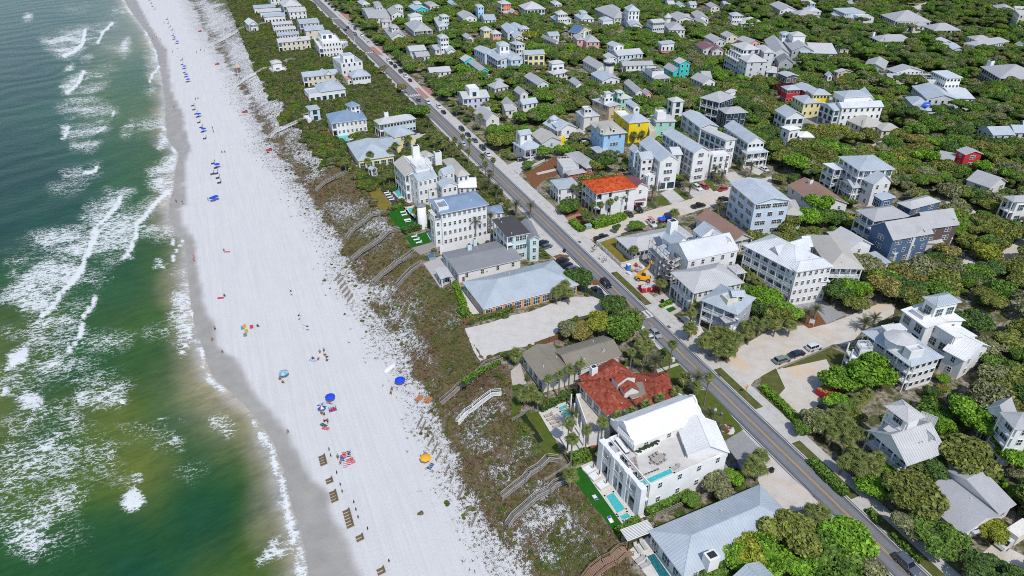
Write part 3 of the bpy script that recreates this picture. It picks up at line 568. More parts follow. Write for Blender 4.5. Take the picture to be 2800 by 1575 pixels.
s=NT('tinted_glass');s.set(.06,0,.7);s.col(s.ramp(s.noise(.5,2),[(.3,(.012,.03,.04)),(.7,(.05,.10,.12))]));GLASS=s.m
PORCHF=M('porch_floor',(.42,.40,.37),.8,var=.15);TRIM=M('white_trim',(.76,.76,.75),.55,var=.05);GARAGE=M('garage_door',(.60,.60,.60),.6,var=.06)
DARKIN=M('dark_interior',(.03,.03,.032),.9)
WINC={}
def window_mesh(w,h,lod,dark=False,bars=(1,1)):
 k=(round(w,1),round(h,1),lod,dark,bars)
 if k in WINC:return WINC[k]
 w,h=k[0],k[1];fr=DFRAME if dark else FRAME;t=.1
 b=MB()
 def bar(x0,x1,z0,z1):b.hexa([(x0,-.07,z0),(x1,-.07,z0),(x1,.02,z0),(x0,.02,z0)],[(x0,-.07,z1),(x1,-.07,z1),(x1,.02,z1),(x0,.02,z1)])
 bar(-w/2-t,w/2+t,-t,0);bar(-w/2-t,w/2+t,h,h+t);bar(-w/2-t,-w/2,0,h);bar(w/2,w/2+t,0,h)
 if lod<2:
  for i in range(bars[1]):z=h*(i+1)/(bars[1]+1);bar(-w/2,w/2,z-.03,z+.03)
  for i in range(bars[0]):x=w*(i+1)/(bars[0]+1)-w/2;bar(x-.03,x+.03,0,h)
 p=MB();(b if lod==2 else p).poly([(-w/2,-.035,0),(w/2,-.035,0),(w/2,-.035,h),(-w/2,-.035,h)],1 if lod==2 else 0)
 g=GLASS if(w>1.7 and h>1.7)else PANE
 WINC[k]=(b.mesh('window',[fr,g]),p.mesh('pane',g)if lod<2 else None);return WINC[k]
HOUSES=[];HFOOT=[]
class House:pass
HS=[None]
def h(short,label,cat='house',name=None,k=None):
 if k:T(k)
 o=House();o.short=short;o.label=label;o.cat=cat;o.name=name or 'beach_house';o.e=None;o.top=0;HS[0]=o;HOUSES.append(o)
def hobj(v):
 o=HS[0]
 if o.e is None:
  o.e=thing(o.name,o.label,o.cat,(v.x,v.y,0));o.loc=Vector((v.x,v.y,0))
  d=math.hypot(v.x,v.y);o.lod=0 if d<215 else 1 if d<340 else 2;o.d=d
 return o
def frame_of(p,ze,L=None,Wd=None,k=None):
 q=[W3(a,ze,k)for a in p]
 if len(q)==3:
  A,B,C=q;u=(B-A).normalized();v=Vector((-u.y,u.x,0))
  if v.dot(C-B)<0:v=-v
  return A,u,v,(B-A).length,abs((C-B).dot(v))
 if Wd:A,B=q;u=(B-A).normalized();v=Vector((-u.y,u.x,0));v=-v if v.dot(Vector((A.x,A.y,0)))<0 else v;return A,u,v,(B-A).length,Wd
 B,C=q;v=(C-B).normalized();u=Vector((-v.y,v.x,0));u=-u if u.dot(Vector((B.x,B.y,0)))>0 else u
 return B-u*L,u,v,L,(C-B).length
WST=dict(d=(1.0,1.5,2.6),w=(1.7,1.5,3.4),s=(.9,1.4,4.6),g=(2.1,2.2,2.7),t=(1.1,2.0,2.4),r=(1.1,1.1,1.45),m=(.8,1.3,1.7),G=(2.6,2.3,3.4))
def put_window(o,x,d,nrm,w,hh,dark=False,bars=(1,1),mesh=None):
 fm,pm=window_mesh(w,hh,o.lod,dark,bars)
 rz=math.atan2(d.y,d.x)
 f=add('window',fm,o.e,x-o.loc,rz)
 if pm:add('pane',pm,f)
def facade(o,a,b,z0,z1,n,st,nrm,dark=False):
 """rows of windows on the wall from a to b (nrm points out)"""
 if st=='n':return
 ln=(b-a).length;fh=(z1-z0)/n;d=(b-a).normalized()
 if d.cross(nrm).z>0:a,b,d=b,a,-d
 w,hh,sp=WST[st]
 hh=min(hh,fh-.7);c=int((ln-.5)/sp)
 if c<1:c=1;w=min(w,ln-.6)
 if w<.4 or hh<.4:return
 for i in range(n):
  xs=[(j+.5)/c for j in range(c)]
  if st in 'dw' and o.lod<2 and ln>5:
   md=int(RNG.integers(4));g=(1,2,2,3)[md];m2=max(1,int((ln-.4)/(2.1+g*1.25)));xs=[(j+.5)/m2+(q-(g-1)/2)*(w+.22)/ln for j in range(m2)for q in range(g)]
  for xf in xs:
   if o.lod<2 and st in 'ds' and RNG.random()<.07:continue
   x=a+d*(ln*xf);sill=.45 if st in 'gt' else max(.75,fh-.55-hh)
   if fh<2.2:sill=(fh-hh)*.5
   put_window(o,Vector((x.x,x.y,z0+i*fh+sill))+nrm*.025,d,nrm,w,hh,dark,(0,0)if st in 'r' else(1,1)if w<1.5 else(2,1))
def railing(o,pts,z,hgt=1.0,mat=None,closed=False,sp=None,name='railing'):
 b=MB();sp=sp or(.28 if o.lod==0 else.6 if o.lod==1 else 1.4)
 pts=list(pts)+([pts[0]]if closed else[])
 for p,q in zip(pts[:-1],pts[1:]):
  p=Vector((p.x,p.y,z))-o.loc;q=Vector((q.x,q.y,z))-o.loc;up=Vector((0,0,1));ln=(q-p).length
  if ln<.2:continue
  b.bar(p+up*hgt,q+up*hgt,.09,.09);b.bar(p+up*.15,q+up*.15,.07,.07)
  m=max(1,int(ln/sp))
  for i in range(m+1):
   c=p+(q-p)*(i/m);big=i%max(1,int(2.4/sp))==0
   b.bar(c,c+up*hgt,.1 if big else.05)
 b.build(name,mat or TRIM,o.e)
def roof_faces(A,u,v,L,Wd,z,kind,rise):
 U=Vector((0,0,1));a,b,c,d=A,A+u*L,A+u*L+v*Wd,A+v*Wd
 a,b,c,d=[Vector((x.x,x.y,z))for x in(a,b,c,d)]
 mid=lambda p,q,t:p+(q-p)*t
 if kind=='hip':
  if L>=Wd:
   k=min(.5,Wd/2/L);r0=mid(mid(a,d,.5),mid(b,c,.5),k)+U*rise;r1=mid(mid(a,d,.5),mid(b,c,.5),1-k)+U*rise
   if(r1-r0).length<.3:m=mid(r0,r1,.5);return[(a,b,m),(b,c,m),(c,d,m),(d,a,m)],[]
   return[(a,b,r1,r0),(b,c,r1),(c,d,r0,r1),(d,a,r0)],[]
  k=min(.5,L/2/Wd);r0=mid(mid(a,b,.5),mid(d,c,.5),k)+U*rise;r1=mid(mid(a,b,.5),mid(d,c,.5),1-k)+U*rise
  if(r1-r0).length<.3:m=mid(r0,r1,.5);return[(a,b,m),(b,c,m),(c,d,m),(d,a,m)],[]
  return[(a,b,r0),(b,c,r1,r0),(c,d,r1),(d,a,r0,r1)],[]
 if kind=='gu':
  r0=mid(a,d,.5)+U*rise;r1=mid(b,c,.5)+U*rise;return[(a,b,r1,r0),(c,d,r0,r1)],[(b,c,r1),(d,a,r0)]
 if kind=='gv':
  r0=mid(a,b,.5)+U*rise;r1=mid(d,c,.5)+U*rise;return[(b,c,r1,r0),(d,a,r0,r1)],[(a,b,r0),(c,d,r1)]
 if kind=='s0':c2,d2=c+U*rise,d+U*rise;return[(a,b,c2,d2)],[(b,c,c2),(d,a,d2),(c,d,d2,c2)]
 if kind=='s1':a2,d2=a+U*rise,d+U*rise;return[(b,c,d2,a2)],[(a,b,a2),(c,d,d2),(d,a,a2,d2)]
 if kind=='s2':a2,b2=a+U*rise,b+U*rise;return[(c,d,a2,b2)],[(b,c,b2),(d,a,a2),(a,b,b2,a2)]
 if kind=='s3':b2,c2=b+U*rise,c+U*rise;return[(d,a,b2,c2)],[(a,b,b2),(c,d,c2),(b,c,c2,b2)]
 return[(a,b,c,d)],[]
def ribs(mb,f,sp,hgt=.06,w=.06,dz=0.):
 """standing seams up one roof face whose first edge is the eave"""
 a,b=f[0],f[1];e=(b-a);ln=e.length;e.normalize();n=e.cross(f[2]-a).normalized();s=n.cross(e)
 if n.z<0:n=-n
 if s.dot(f[2]-a)<0:s=-s
 P2=[((p-a).dot(e),(p-a).dot(s))for p in f];m=int(ln/sp)
 lo=min(p[0]for p in P2);hi=max(p[0]for p in P2)
 x=lo+sp/2
 while x<hi:
  ys=[]
  for(x0,y0),(x1,y1)in zip(P2,P2[1:]+P2[:1]):
   if(x0<=x<x1)or(x1<=x<x0):ys.append(y0+(y1-y0)*(x-x0)/(x1-x0))
  if len(ys)>=2 and max(ys)-min(ys)>.3:mb.bar(a+e*x+s*min(ys)+n*(hgt/2-.01),a+e*x+s*max(ys)+n*(hgt/2-.01),w,hgt)
  x+=sp
def b(p,ze,roof='hip',w='white',r='lm',n=None,z0=0.,pitch=.42,rise=None,oh=.45,L=None,Wd=None,win='d',porch='',pd=2.4,gar='',k=None,rail=False,par=.35,dark=False,foot=True,seam=True,pst='g'):
 A,u,v,L,Wd=frame_of(p,ze,L,Wd,k);cen=A+u*(L/2)+v*(Wd/2);o=hobj(cen)
 n=n or max(1,round((ze-z0)/3.1));o.top=max(o.top,ze)
 if z0<.5 and foot:
  c4=[A-u*.3-v*.3,A+u*(L+.3)-v*.3,A+u*(L+.3)+v*(Wd+.3),A-u*.3+v*(Wd+.3)];HFOOT.append([(q.x,q.y)for q in c4])
 if rise is None:rise=pitch*(min(L,Wd)/2 if roof=='hip' else Wd/2 if roof=='gu' else L/2 if roof=='gv' else(Wd if roof in('s0','s2')else L))
 flat=roof in('flat','fdeck');oh=0. if flat else min(oh,L*.12,Wd*.12)
 ins=[oh]*4
 for c in porch:ins[int(c)]=max(oh,min(pd,(Wd if c in '02' else L)*.4))
 x0,x1,y0,y1=ins[3],L-ins[1],ins[0],Wd-ins[2]
 pt=lambda a,c,z=0.:Vector((A.x+u.x*a+v.x*c,A.y+u.y*a+v.y*c,z))
 wc=[pt(x0,y0),pt(x1,y0),pt(x1,y1),pt(x0,y1)];zt=ze-(.16 if not flat else 0)
 m=MB();lc=lambda q,z:(q.x-o.loc.x,q.y-o.loc.y,z)
 sd=1 if(u.x*v.y-u.y*v.x)>0 else-1
 for i in range(4):
  q,q2=wc[i],wc[(i+1)%4];m.poly([lc(q,z0),lc(q2,z0),lc(q2,zt),lc(q,zt)][::sd])
 if flat:
  ii=.22;ic=[pt(x0+ii,y0+ii),pt(x1-ii,y0+ii),pt(x1-ii,y1-ii),pt(x0+ii,y1-ii)]
  for i in range(4):
   j=(i+1)%4;m.poly([lc(wc[i],ze),lc(wc[j],ze),lc(ic[j],ze),lc(ic[i],ze)][::sd]);m.poly([lc(ic[j],ze-par),lc(ic[i],ze-par),lc(ic[i],ze),lc(ic[j],ze)][::sd])
  f=MB();f.poly([lc(q,ze-par)for q in ic][::sd]);f.build('roof_deck' if roof=='fdeck' else 'roof',roofmat(r)if isinstance(r,str)else r,o.e)
  if rail:railing(o,[pt(x0+.1,y0+.1),pt(x1-.1,y0+.1),pt(x1-.1,y1-.1),pt(x0+.1,y1-.1)],ze,.95,closed=True)
 else:
  fs,gs=roof_faces(A,u,v,L,Wd,ze,roof,rise);rf=MB();dn=Vector((0,0,-.17));el=lambda q:q-o.loc
  for f in fs:
   rf.poly([el(q)for q in f][::sd])
  E=[Vector((q.x,q.y,ze))for q in(A,A+u*L,A+u*L+v*Wd,A+v*Wd)]
  if roof[0]in 'h' or roof=='slab':
   for i in range(4):rf.poly([el(E[i]+dn),el(E[(i+1)%4]+dn),el(E[(i+1)%4]),el(E[i])][::sd],1)
  else:
   for f in fs:
    for i in range(len(f)):rf.poly([el(f[i]+dn),el(f[(i+1)%len(f)]+dn),el(f[(i+1)%len(f)]),el(f[i])][::sd],1)
   for f in fs:rf.poly([el(q+dn)for q in f][::-sd],1)
  if roof[0]=='h' or roof=='slab':rf.poly([el(q+dn)for q in E][::-sd],1)
  ro=rf.build('roof',[roofmat(r),TRIM],o.e)
  if o.lod==0 and ze-z0>3 and roof in('hip','gu','gv')and min(L,Wd)>7:
   for i in range(int(RNG.integers(1,4))):
    f=fs[int(RNG.integers(len(fs)))];q=sum(f,Vector())/len(f)+(f[1]-f[0])*RNG.uniform(-.25,.25)-o.loc;vb=MB();vb.cyl(q.x,q.y,q.z-.1,q.z+.45,.14,.12,6);vb.build('vent_pipe',GARAGE,ro)
  for g in gs:
   gm=sum((q for q in g),Vector())/len(g);nn=(gm-cen);nn.z=0;nn=(g[1]-g[0]).cross(Vector((0,0,1))).normalized();nn=-nn if nn.dot(gm-cen)<0 else nn
   m.poly([el(q-nn*oh+Vector((0,0,-.16)))for q in g])
  if seam and o.lod<2 and r in('lm','wm','bm','gm','bs','mr','lg','rt','ro','wr')and ze>0:
   sm=MB()
   for f in fs:
    nf=(f[1]-f[0]).cross(f[2]-f[0]);nf=nf if nf.z>0 else-nf
    if nf.dot(Vector((0,0,CAMH))-f[0])>0:ribs(sm,[q-o.loc for q in f],(.34 if r in('rt','ro')else.62)if o.lod==0 else(.5 if r=='ro' else 1.0),*((.12,.2)if r in('rt','ro')else(.07,.07)))
   if sm.f:so=sm.build('roof_seam',roofmat(r),ro);so['kind']='stuff'
   if roof in('hip','gu','gv')and o.lod==0:
    cp=MB();seen={}
    for f in fs:
     for i in range(1,len(f)):
      q,q2=f[i],f[(i+1)%len(f)];kk=tuple(sorted([tuple(round(t,2)for t in q),tuple(round(t,2)for t in q2)]))
      if kk not in seen and max(q.z,q2.z)>ze+.2:seen[kk]=1;cp.bar(q-o.loc+Vector((0,0,.02)),q2-o.loc+Vector((0,0,.02)),.2,.08)
    if cp.f:cp.build('ridge_cap',roofmat(r),ro)
 m.build('wall',wallmat(w),o.e)
 cp=Vector((0,0,0));fh=(zt-z0)/n
 nr=[-v,u,v,-u]
 for i in range(4):
  a,c=wc[i],wc[(i+1)%4]
  if nr[i].dot(cp-(a+c)/2)<-0.15*((a+c)/2).length:continue
  st=(win*2)[i%2]if len(win)<2 else win[i%2]if len(win)<4 else win[i]
  zz0,nn2=z0,n
  if str(i)in gar:
   zz0,nn2=z0+fh,n-1;facade(o,a,c,z0,z0+fh,1,'G',nr[i],True)
  if str(i)in porch:facade(o,a,c,zz0,zt,max(1,nn2),pst,nr[i],dark)
  elif nn2>0:facade(o,a,c,zz0,zt,nn2,st,nr[i],dark)
 ex=[(0,0),(L,0),(L,Wd),(0,Wd)]
 for ch in porch:
  i=int(ch);(ax,ay),(bx,by)=ex[i],ex[(i+1)%4];e0,e1=pt(ax,ay)-nr[i]*oh*.6,pt(bx,by)-nr[i]*oh*.6
  dd=(e1-e0).normalized();e0=e0+dd*oh;e1=e1-dd*oh;ln=(e1-e0).length;dep=ins[i]-oh*.6
  fl_=MB()
  for q in range(0 if z0>0 else 1,n):
   zf=z0+q*fh;s0,s1=e0-o.loc,e1-o.loc;bk=-nr[i]*dep
   fl_.hexa([(s0.x,s0.y,zf-.28),(s1.x,s1.y,zf-.28),(s1.x+bk.x,s1.y+bk.y,zf-.28),(s0.x+bk.x,s0.y+bk.y,zf-.28)],[(s0.x,s0.y,zf),(s1.x,s1.y,zf),(s1.x+bk.x,s1.y+bk.y,zf),(s0.x+bk.x,s0.y+bk.y,zf)])
   railing(o,[e0,e1],zf)
  if fl_.f:fl_.build('porch_floor',TRIM,o.e)
  nc=max(1,round(ln/3.2));cm=None
  for q in range(nc+1):
   x=e0+(e1-e0)*(q/nc)-nr[i]*.12
   kk=('col',round(zt-z0,1))
   if kk not in WINC:t=MB();t.box(0,0,0,zt-z0,.28,.28);WINC[kk]=t.mesh('column',TRIM)
   add('column',WINC[kk],o.e,(x.x-o.loc.x,x.y-o.loc.y,z0),math.atan2(u.y,u.x))
 return A,u,v,L,Wd
def chim(p,zt,w=1.0,hgt=2.0,mat='white',k=None,taper=1.0):
 q=W3(p,zt,k);o=hobj(q);t=MB();d=math.atan2(TD.y,TD.x)
 t.box(q.x-o.loc.x,q.y-o.loc.y,zt-hgt,zt,w,w*1.2,d);c=t.build('chimney',wallmat(mat),o.e)
 t2=MB();t2.box(q.x-o.loc.x,q.y-o.loc.y,zt+.003,zt+.14,w*.6,w*.8,d);t2.build('flue',DARKIN,c)
def pergola(p,z,z0=0.,mat=None,n=12,k=None,own=None,smat=None):
 A,u,v,L,Wd=frame_of(p,z,k=k);o=HS[0];mat=mat or TRIM
 if own:par=thing('pergola',own,'pergola',(A.x,A.y,z0));loc=Vector((A.x,A.y,z0))
 else:o=hobj(A);par=o.e;loc=o.loc
 pt=lambda a,c,zz:Vector((A.x+u.x*a+v.x*c-loc.x,A.y+u.y*a+v.y*c-loc.y,zz-loc.z))
 m=MB()
 for c in(0,Wd/2,Wd):m.bar(pt(0,c,z),pt(L,c,z),.16,.22)
 for a,c in((.1,.1),(L-.1,.1),(L-.1,Wd-.1),(.1,Wd-.1)):m.bar(pt(a,c,z0),pt(a,c,z),.2)
 f=m.build('pergola_frame',mat,par);sl=MB();sl.bar(pt(0,-.2,z+.19),pt(0,Wd+.2,z+.19),.13,.15);me=sl.mesh('slat',smat or mat)
 for i in range(n):
  d=u*(L*(i+.5)/n);add('slat',me,f,(d.x,d.y,0))
s=NT('pool_water');s.set(.06,0,.5);n1=s.noise(3.,3,.6,None,1.0)
s.col(s.ramp(n1,[(.3,(.035,.36,.38)),(.55,(.06,.47,.47)),(.72,(.20,.62,.60))]));s.bump(n1,.2,.05);POOLW=s.m
s=NT('deep_pool_water');s.set(.06,0,.5);s.col(s.ramp(s.noise(2,3),[(.3,(.012,.10,.13)),(.7,(.03,.18,.20))]));POOLD=s.m
def pool(pts,label,z=0.03,k=None,mat=None,w=.35):
 q=[W3(a,z,k)for a in pts];c=sum(q,Vector())/len(q)
 t=thing('swimming_pool',label,'pool',(c.x,c.y,z));m=MB();cp=MB()
 m.poly([(x.x-c.x,x.y-c.y,.02)for x in q]);wo_=m.build('pool_water',mat or POOLW,t)
 if wo_.data.polygons[0].normal.z<0:wo_.data.flip_normals()
 for i in range(len(q)):
  a,e=q[i]-c,q[(i+1)%len(q)]-c;d=(e-a).normalized();cp.bar(a-d*w/2+Vector((0,0,.03)),e+d*w/2+Vector((0,0,.03)),w,.1)
 cp.build('coping',PATIO,t)
 return t
 # ------------------------------------------------------------------ houses on the sea side of the road
h('rooftop-pool mansion','large white flat-topped mansion with a turquoise pool on its roof terrace',name='mansion',k='T22')
b([(665,428),(975,792),(1640,522)],8.0,'flat','white',M('terrace_stone',(.55,.53,.50),.8,var=.1,scale=.6),par=.9,n=2,win='ns',porch='0',pd=2.2,pst='G')
A,u,v,L,Wd=frame_of([(665,428),(975,792),(1640,522)],8.0);o=HS[0];t=MB();ra_=math.atan2(u.y,u.x)
for i in range(4):q=A+u*(.5+(L-1.0)*i/3)+v*.55-o.loc;t.box(q.x,q.y,0,7.96,1.15+.5*(i in(0,3)),1.35,ra_)
t.build('pier',wallmat('white'),o.e);t=MB();q=A+u*(L/2)+v*.5-o.loc;t.box(q.x,q.y,3.3,4.15,L-.3,.9,ra_);t.box(q.x,q.y,6.7,7.9,L-.3,.9,ra_);t.build('lintel',wallmat('white'),o.e)
b([(925,468),(1450,262)],9.1,'gv','white','wr',z0=7.1,L=8.4,rise=2.9,win='ns',oh=.25)
A,u,v,L,Wd=frame_of([(925,468),(1450,262)],9.1,8.4)
for f_ in(0,Wd):
 o=HS[0];t=MB();q0=A+v*f_-o.loc;n_=[(-.2,-1.2),(-.2,.35),(1.2,.7),(1.5,1.3),(2.8,2.0),(3.1,2.7),(4.2,3.3)];n_=n_+[(L-a_,z_)for a_,z_ in n_[-2::-1]];fr_=[q0+u*a_+Vector((0,0,z_))-v*.2 for a_,z_ in n_];bk_=[w_+v*.4 for w_ in fr_];t.poly(fr_);t.poly(bk_[::-1])
 for i in range(len(n_)):j=(i+1)%len(n_);t.poly([fr_[i],fr_[j],bk_[j],bk_[i]])
 t.build('curved_parapet',wallmat('white'),o.e)
b([(1325,535),(1645,520)],8.4,'gu','white','wr',z0=7.1,L=9.0,rise=2.2,win='gn',oh=.25)
b([(790,345),(910,462),(925,468)],9.6,'s0','white','wr',z0=9.2,rise=1.0,win='n')
h('long blue-grey metal house','long low house with pale blue-grey hipped metal roof and white box chimney',k='T22')
b([(1028,1108),(1295,1462),(2087,975)],3.6,'hip','lgrey','gm',n=1,pitch=.40,win='gs');chim((1510,1290),6.4,1.9,3.2)
h('corner metal gable','small gabled house with pale metal roof cut off by bottom edge',k='T22')
b([(1640,1480),(1770,1620),(2010,1480)],4.2,'gu','lgrey','gm',n=1,pitch=.5)
h('red-tiled villa','white stucco villa with red barrel tile roof and curved white parapets',name='villa',k='T22')
b([(445,78),(545,372),(722,300)],4.0,'flat','white',M('balcony_stone',(.52,.47,.41),.8,var=.12),par=.9,n=1,win='gn',porch='0',pd=1.2,foot=False)
b([(495,-10),(716,240),(915,160)],6.4,'hip','offw','rt',n=2,pitch=.5,win='gs',z0=0)
T('T21');b([(500,1395),(640,1500),(930,1375)],6.5,'hip','offw','rt',n=2,pitch=.45,win='s');b([(915,1370),(985,1625),(1225,1520)],6.45,'hip','offw','rt',n=2,pitch=.45,win='s');b([(880,1570),(955,1628),(1100,1570)],6.4,'gv','offw','rt',n=2,pitch=.5,win='s')
T('T22');b([(830,20),(905,112),(1045,60)],7.2,'slab','offw','bs',n=2,win='n',foot=False)
T('T21');b([(750,1400),(800,1449),(885,1350)],8.3,'gu','white','rt',z0=6.5,rise=1.1,win='n',oh=.1);T('T22');b([(815,15),(850,70),(945,25)],8.0,'gu','white','rt',z0=6.5,rise=1.3,win='n',oh=.1);T('T21');chim((618,1318),9.6,1.3,2.6)
h('brown metal house','single storey house with brown ribbed metal roof next to sandy lot',k='T21')
b([(70,1222),(232,1438),(470,1345)],3.7,'gu','offw','bs',n=1,rise=1.7,win='gs');b([(300,1195),(440,1360),(835,1235)],3.5,'gv','offw','bs',n=1,rise=1.9,win='s')
for q in((515,1195),(535,1245),(685,1180)):b([(q[0]-14,q[1]-8),(q[0]+2,q[1]+12),(q[0]+16,q[1]+5)],5.15,'slab','grey','dg',z0=4.4,win='n',oh=0)
h('ranch with cedar walls','long grey metal hip roof house with orange wooden walls by the sandy lot',k='T11')
b([(1555,678),(1715,885),(2350,612)],3.5,'hip','wood','gm',n=1,pitch=.42,win='g');chim((1830,690),6.0,1.3,2.0,'cream')
h('dark grey low house','long low house with plain dark grey roof and white eaves',k='T11')
b([(1400,458),(1522,618),(1985,480)],3.5,'gv','white','dg',n=1,rise=1.5,win='gs');chim((1608,395),6.2,1.1,2.4,'aqua');chim((1650,355),6.2,.9,2.4,'aqua')
h('charcoal-roofed aqua house','pale aqua three storey house with charcoal flat roof beside the road',k='T11')
b([(1778,205),(1892,342),(2065,300)],9.4,'hip','aqua','ds',n=3,pitch=.12,win='gd',porch='0',seam=False)
T('T21');b([(60,225),(128,362),(212,345)],8.2,'gu','aqua','dg',n=3,rise=1.2,win='ds')
h('blue-roofed white mansion','four storey white mansion with blue metal roof and sunken roof deck',name='mansion',k='Z1')
b([(215,330),(460,618),(1395,388)],12.6,'hip','white','bm',n=4,pitch=.34,win='gm',oh=.7)
b([(340,350),(430,490),(615,440)],14.2,'flat','white','dg',z0=12.0,par=.8,win='n',foot=False)
b([(1330,470),(1372,608),(1692,500)],6.4,'hip','white','bm',n=2,pitch=.5,win='m')
pergola([(225,545),(345,665),(465,625)],10.2,7.0,n=10)
b([(255,650),(352,772),(470,740)],9.4,'flat','white','dg',n=3,win='gm',foot=False,rail=True)
b([(455,1262),(1470,1000)],3.0,'flat','white','wr',L=.35,n=1,win='n',par=.05,foot=False)
h('stepped mansion','sprawling white mansion with brown tiled wings, roof pergola and tall chimney',name='mansion',k='Z2')
b([(102,400),(332,672),(760,560)],10.6,'gu','white','tn',n=3,pitch=.55,win='gm',porch='0',pd=1.8)
b([(318,275),(548,545),(852,440)],13.2,'flat','white','wr',z0=9,par=.5,win='n',n=1,foot=False);pergola([(450,330),(560,470),(840,390)],15.4,12.7,n=9)
chim((545,60),17.5,2.2,6.0);chim((985,180),15.2,2.2,5.0)
b([(600,200),(770,292),(950,250)],12.6,'hip','white','tn',n=1,z0=9,pitch=.55,win='m',foot=False)
b([(1065,345),(1382,672),(1610,605)],9.6,'hip','white','tn',n=3,pitch=.6,win='m')
b([(430,640),(592,765),(980,660)],10.8,'gv','white','gm',n=3,rise=1.7,win='tm',oh=.2);b([(985,600),(1100,645),(1380,572)],11.0,'gv','white','gm',n=3,rise=2.0,win='m',oh=.2)
b([(968,780),(1070,895),(1385,830)],8.8,'gu','white','gm',n=3,rise=1.6,win='gm',oh=.2);b([(1388,690),(1396,895),(1760,805)],5.6,'gv','white','wr',n=2,rise=1.6,win='nm')
b([(720,840),(815,965),(960,930)],6.4,'flat','white','ds',n=2,win='s',rail=True,par=.5)
A=W3((85,420),9.0,'Z1');o=hobj(A);t=MB();t.cyl(A.x-o.loc.x,A.y-o.loc.y,0,8.6,1.75,1.5,16);t.build('round_tower',wallmat('white'),o.e,True);t=MB();t.cyl(A.x-o.loc.x,A.y-o.loc.y,8.6,9.5,1.75,.25,16);t.build('roof',roofmat('dg'),o.e)
pool([(60,890),(190,858),(320,1058),(208,1082)],'turquoise pool in front of the stepped white mansion',k='Z2');pool([(378,1310),(500,1278),(540,1352),(448,1412)],'small turquoise pool by the white round tower',k='Z2');pool([(1290,310),(1318,300),(1340,350),(1320,362)],'small plunge pool beside the lawn with white loungers',k='T11')
h('yellow rambling house','pale yellow rambling house with grey-blue hip roofs and carport',k='T10')
b([(682,1080),(768,1215),(998,1110)],4.0,'hip','pyellow','gm',n=1,pitch=.5,win='g');b([(870,1050),(955,1115),(1045,1045)],4.4,'gv','pyellow','gm',n=1,rise=1.5);b([(960,985),(1045,1038),(1162,980)],6.4,'hip','pyellow','gm',n=2,pitch=.5,win='d')
h('pale aqua long house','pale aqua two storey house with long grey gable roof',k='T10')
b([(886,906),(928,942),(1150,850)],6.6,'hip','aqua','lg',n=2,pitch=.45,win='r',porch='0');chim((980,845),9.0,1.6,3.0)
h('blue-roofed tower house','white house with blue metal roof, square lookout tower and turquoise pool',k='T10')
b([(525,860),(566,932),(826,878)],6.6,'hip','white','bm',n=2,pitch=.42,win='gm',porch='0');b([(668,785),(712,808),(785,790)],11.2,'hip','white','bm',n=3,pitch=.55,win='r',z0=5,foot=False)
pool([(590,1028),(692,1010),(716,1052),(640,1098)],'turquoise pool beside the blue-roofed tower house',k='T10')
h('grey pool pavilion house','low white house with grey-blue hip roof and glazed pergola',k='T10')
b([(435,640),(482,694),(666,655)],5.0,'hip','white','gm',n=1,pitch=.5,win='g');b([(362,670),(398,712),(480,690)],4.6,'flat','white','lm',n=1,win='gg',foot=False)
h('cream gabled cottage','cream two storey cottage with white metal cross gables above green scrub',k='T10')
b([(335,548),(352,582),(606,532)],6.2,'gv','cream','lm',n=2,rise=1.6,win='d',porch='0');b([(470,545),(520,562),(560,545)],6.6,'gu','cream','lm',n=2,rise=1.8,win='s',foot=False)
h('terracotta patio house','white house with grey hip roof and terracotta coloured patio',k='T10')
b([(688,552),(722,585),(852,552)],5.0,'hip','white','gm',n=1,pitch=.6,win='r');b([(650,570),(690,605),(722,590)],3.2,'flat','white',M('terracotta',(.55,.28,.18),.85),n=1,win='s',rail=True)
h('cupola house','white classical house with flat roof and square panelled cupola',k='T10')
b([(575,430),(640,480),(782,446)],8.0,'flat','white','gm',n=2,win='d',par=.7);b([(632,402),(655,425),(724,405)],11.5,'flat','white','lm',z0=7.3,n=1,win='t',par=.1,foot=False)
h('white three-deck house','bright white three storey house with railed roof terrace',k='T10')
b([(435,275),(472,330),(622,292)],9.2,'flat','white','wr',n=3,win='gm',rail=True,par=.2,porch='0');b([(465,232),(492,262),(562,238)],12.2,'flat','white','lm',z0=9,n=1,win='rg',par=.05,foot=False);b([(500,330),(625,340),(680,310)],4.5,'flat','white','wr',n=1,rail=True,foot=False)
h('cream balcony house','cream house with grey roof and central balcony gable',k='T10')
b([(150,300),(165,322),(384,268)],6.4,'gv','cream','lg',n=2,rise=1.7,win='d',porch='0');b([(270,292),(300,305),(345,290)],6.7,'gu','cream','lg',n=2,rise=1.6,win='s',foot=False)
h('blue-grey gable trio','large cream house with three stepped blue-grey gables',k='T10')
b([(300,150),(328,180),(462,150)],7.2,'gv','cream','gm',n=2,rise=1.8,win='d',porch='0');b([(350,205),(368,232),(500,200)],6.8,'gv','cream','gm',n=2,rise=2.0,win='s')
for i,(x,y,rr)in enumerate(((110,168,'lg'),(135,208,'lg'),(160,248,'gm'))):
 h('cream row cottage %d'%i,('pale cottage with grey roof at the top of the seaward trio','pale cottage with grey roof in the middle of the seaward trio','pale cottage with blue-grey roof at the near end of the seaward trio')[i],'cottage','cottage','T10');HS[0].group='cottages in a seaward trio'
 b([(x,y),(x+12,y+20),(x+152,y-14)],5.2,'gv','offw',rr,n=1,rise=1.2,win='m')
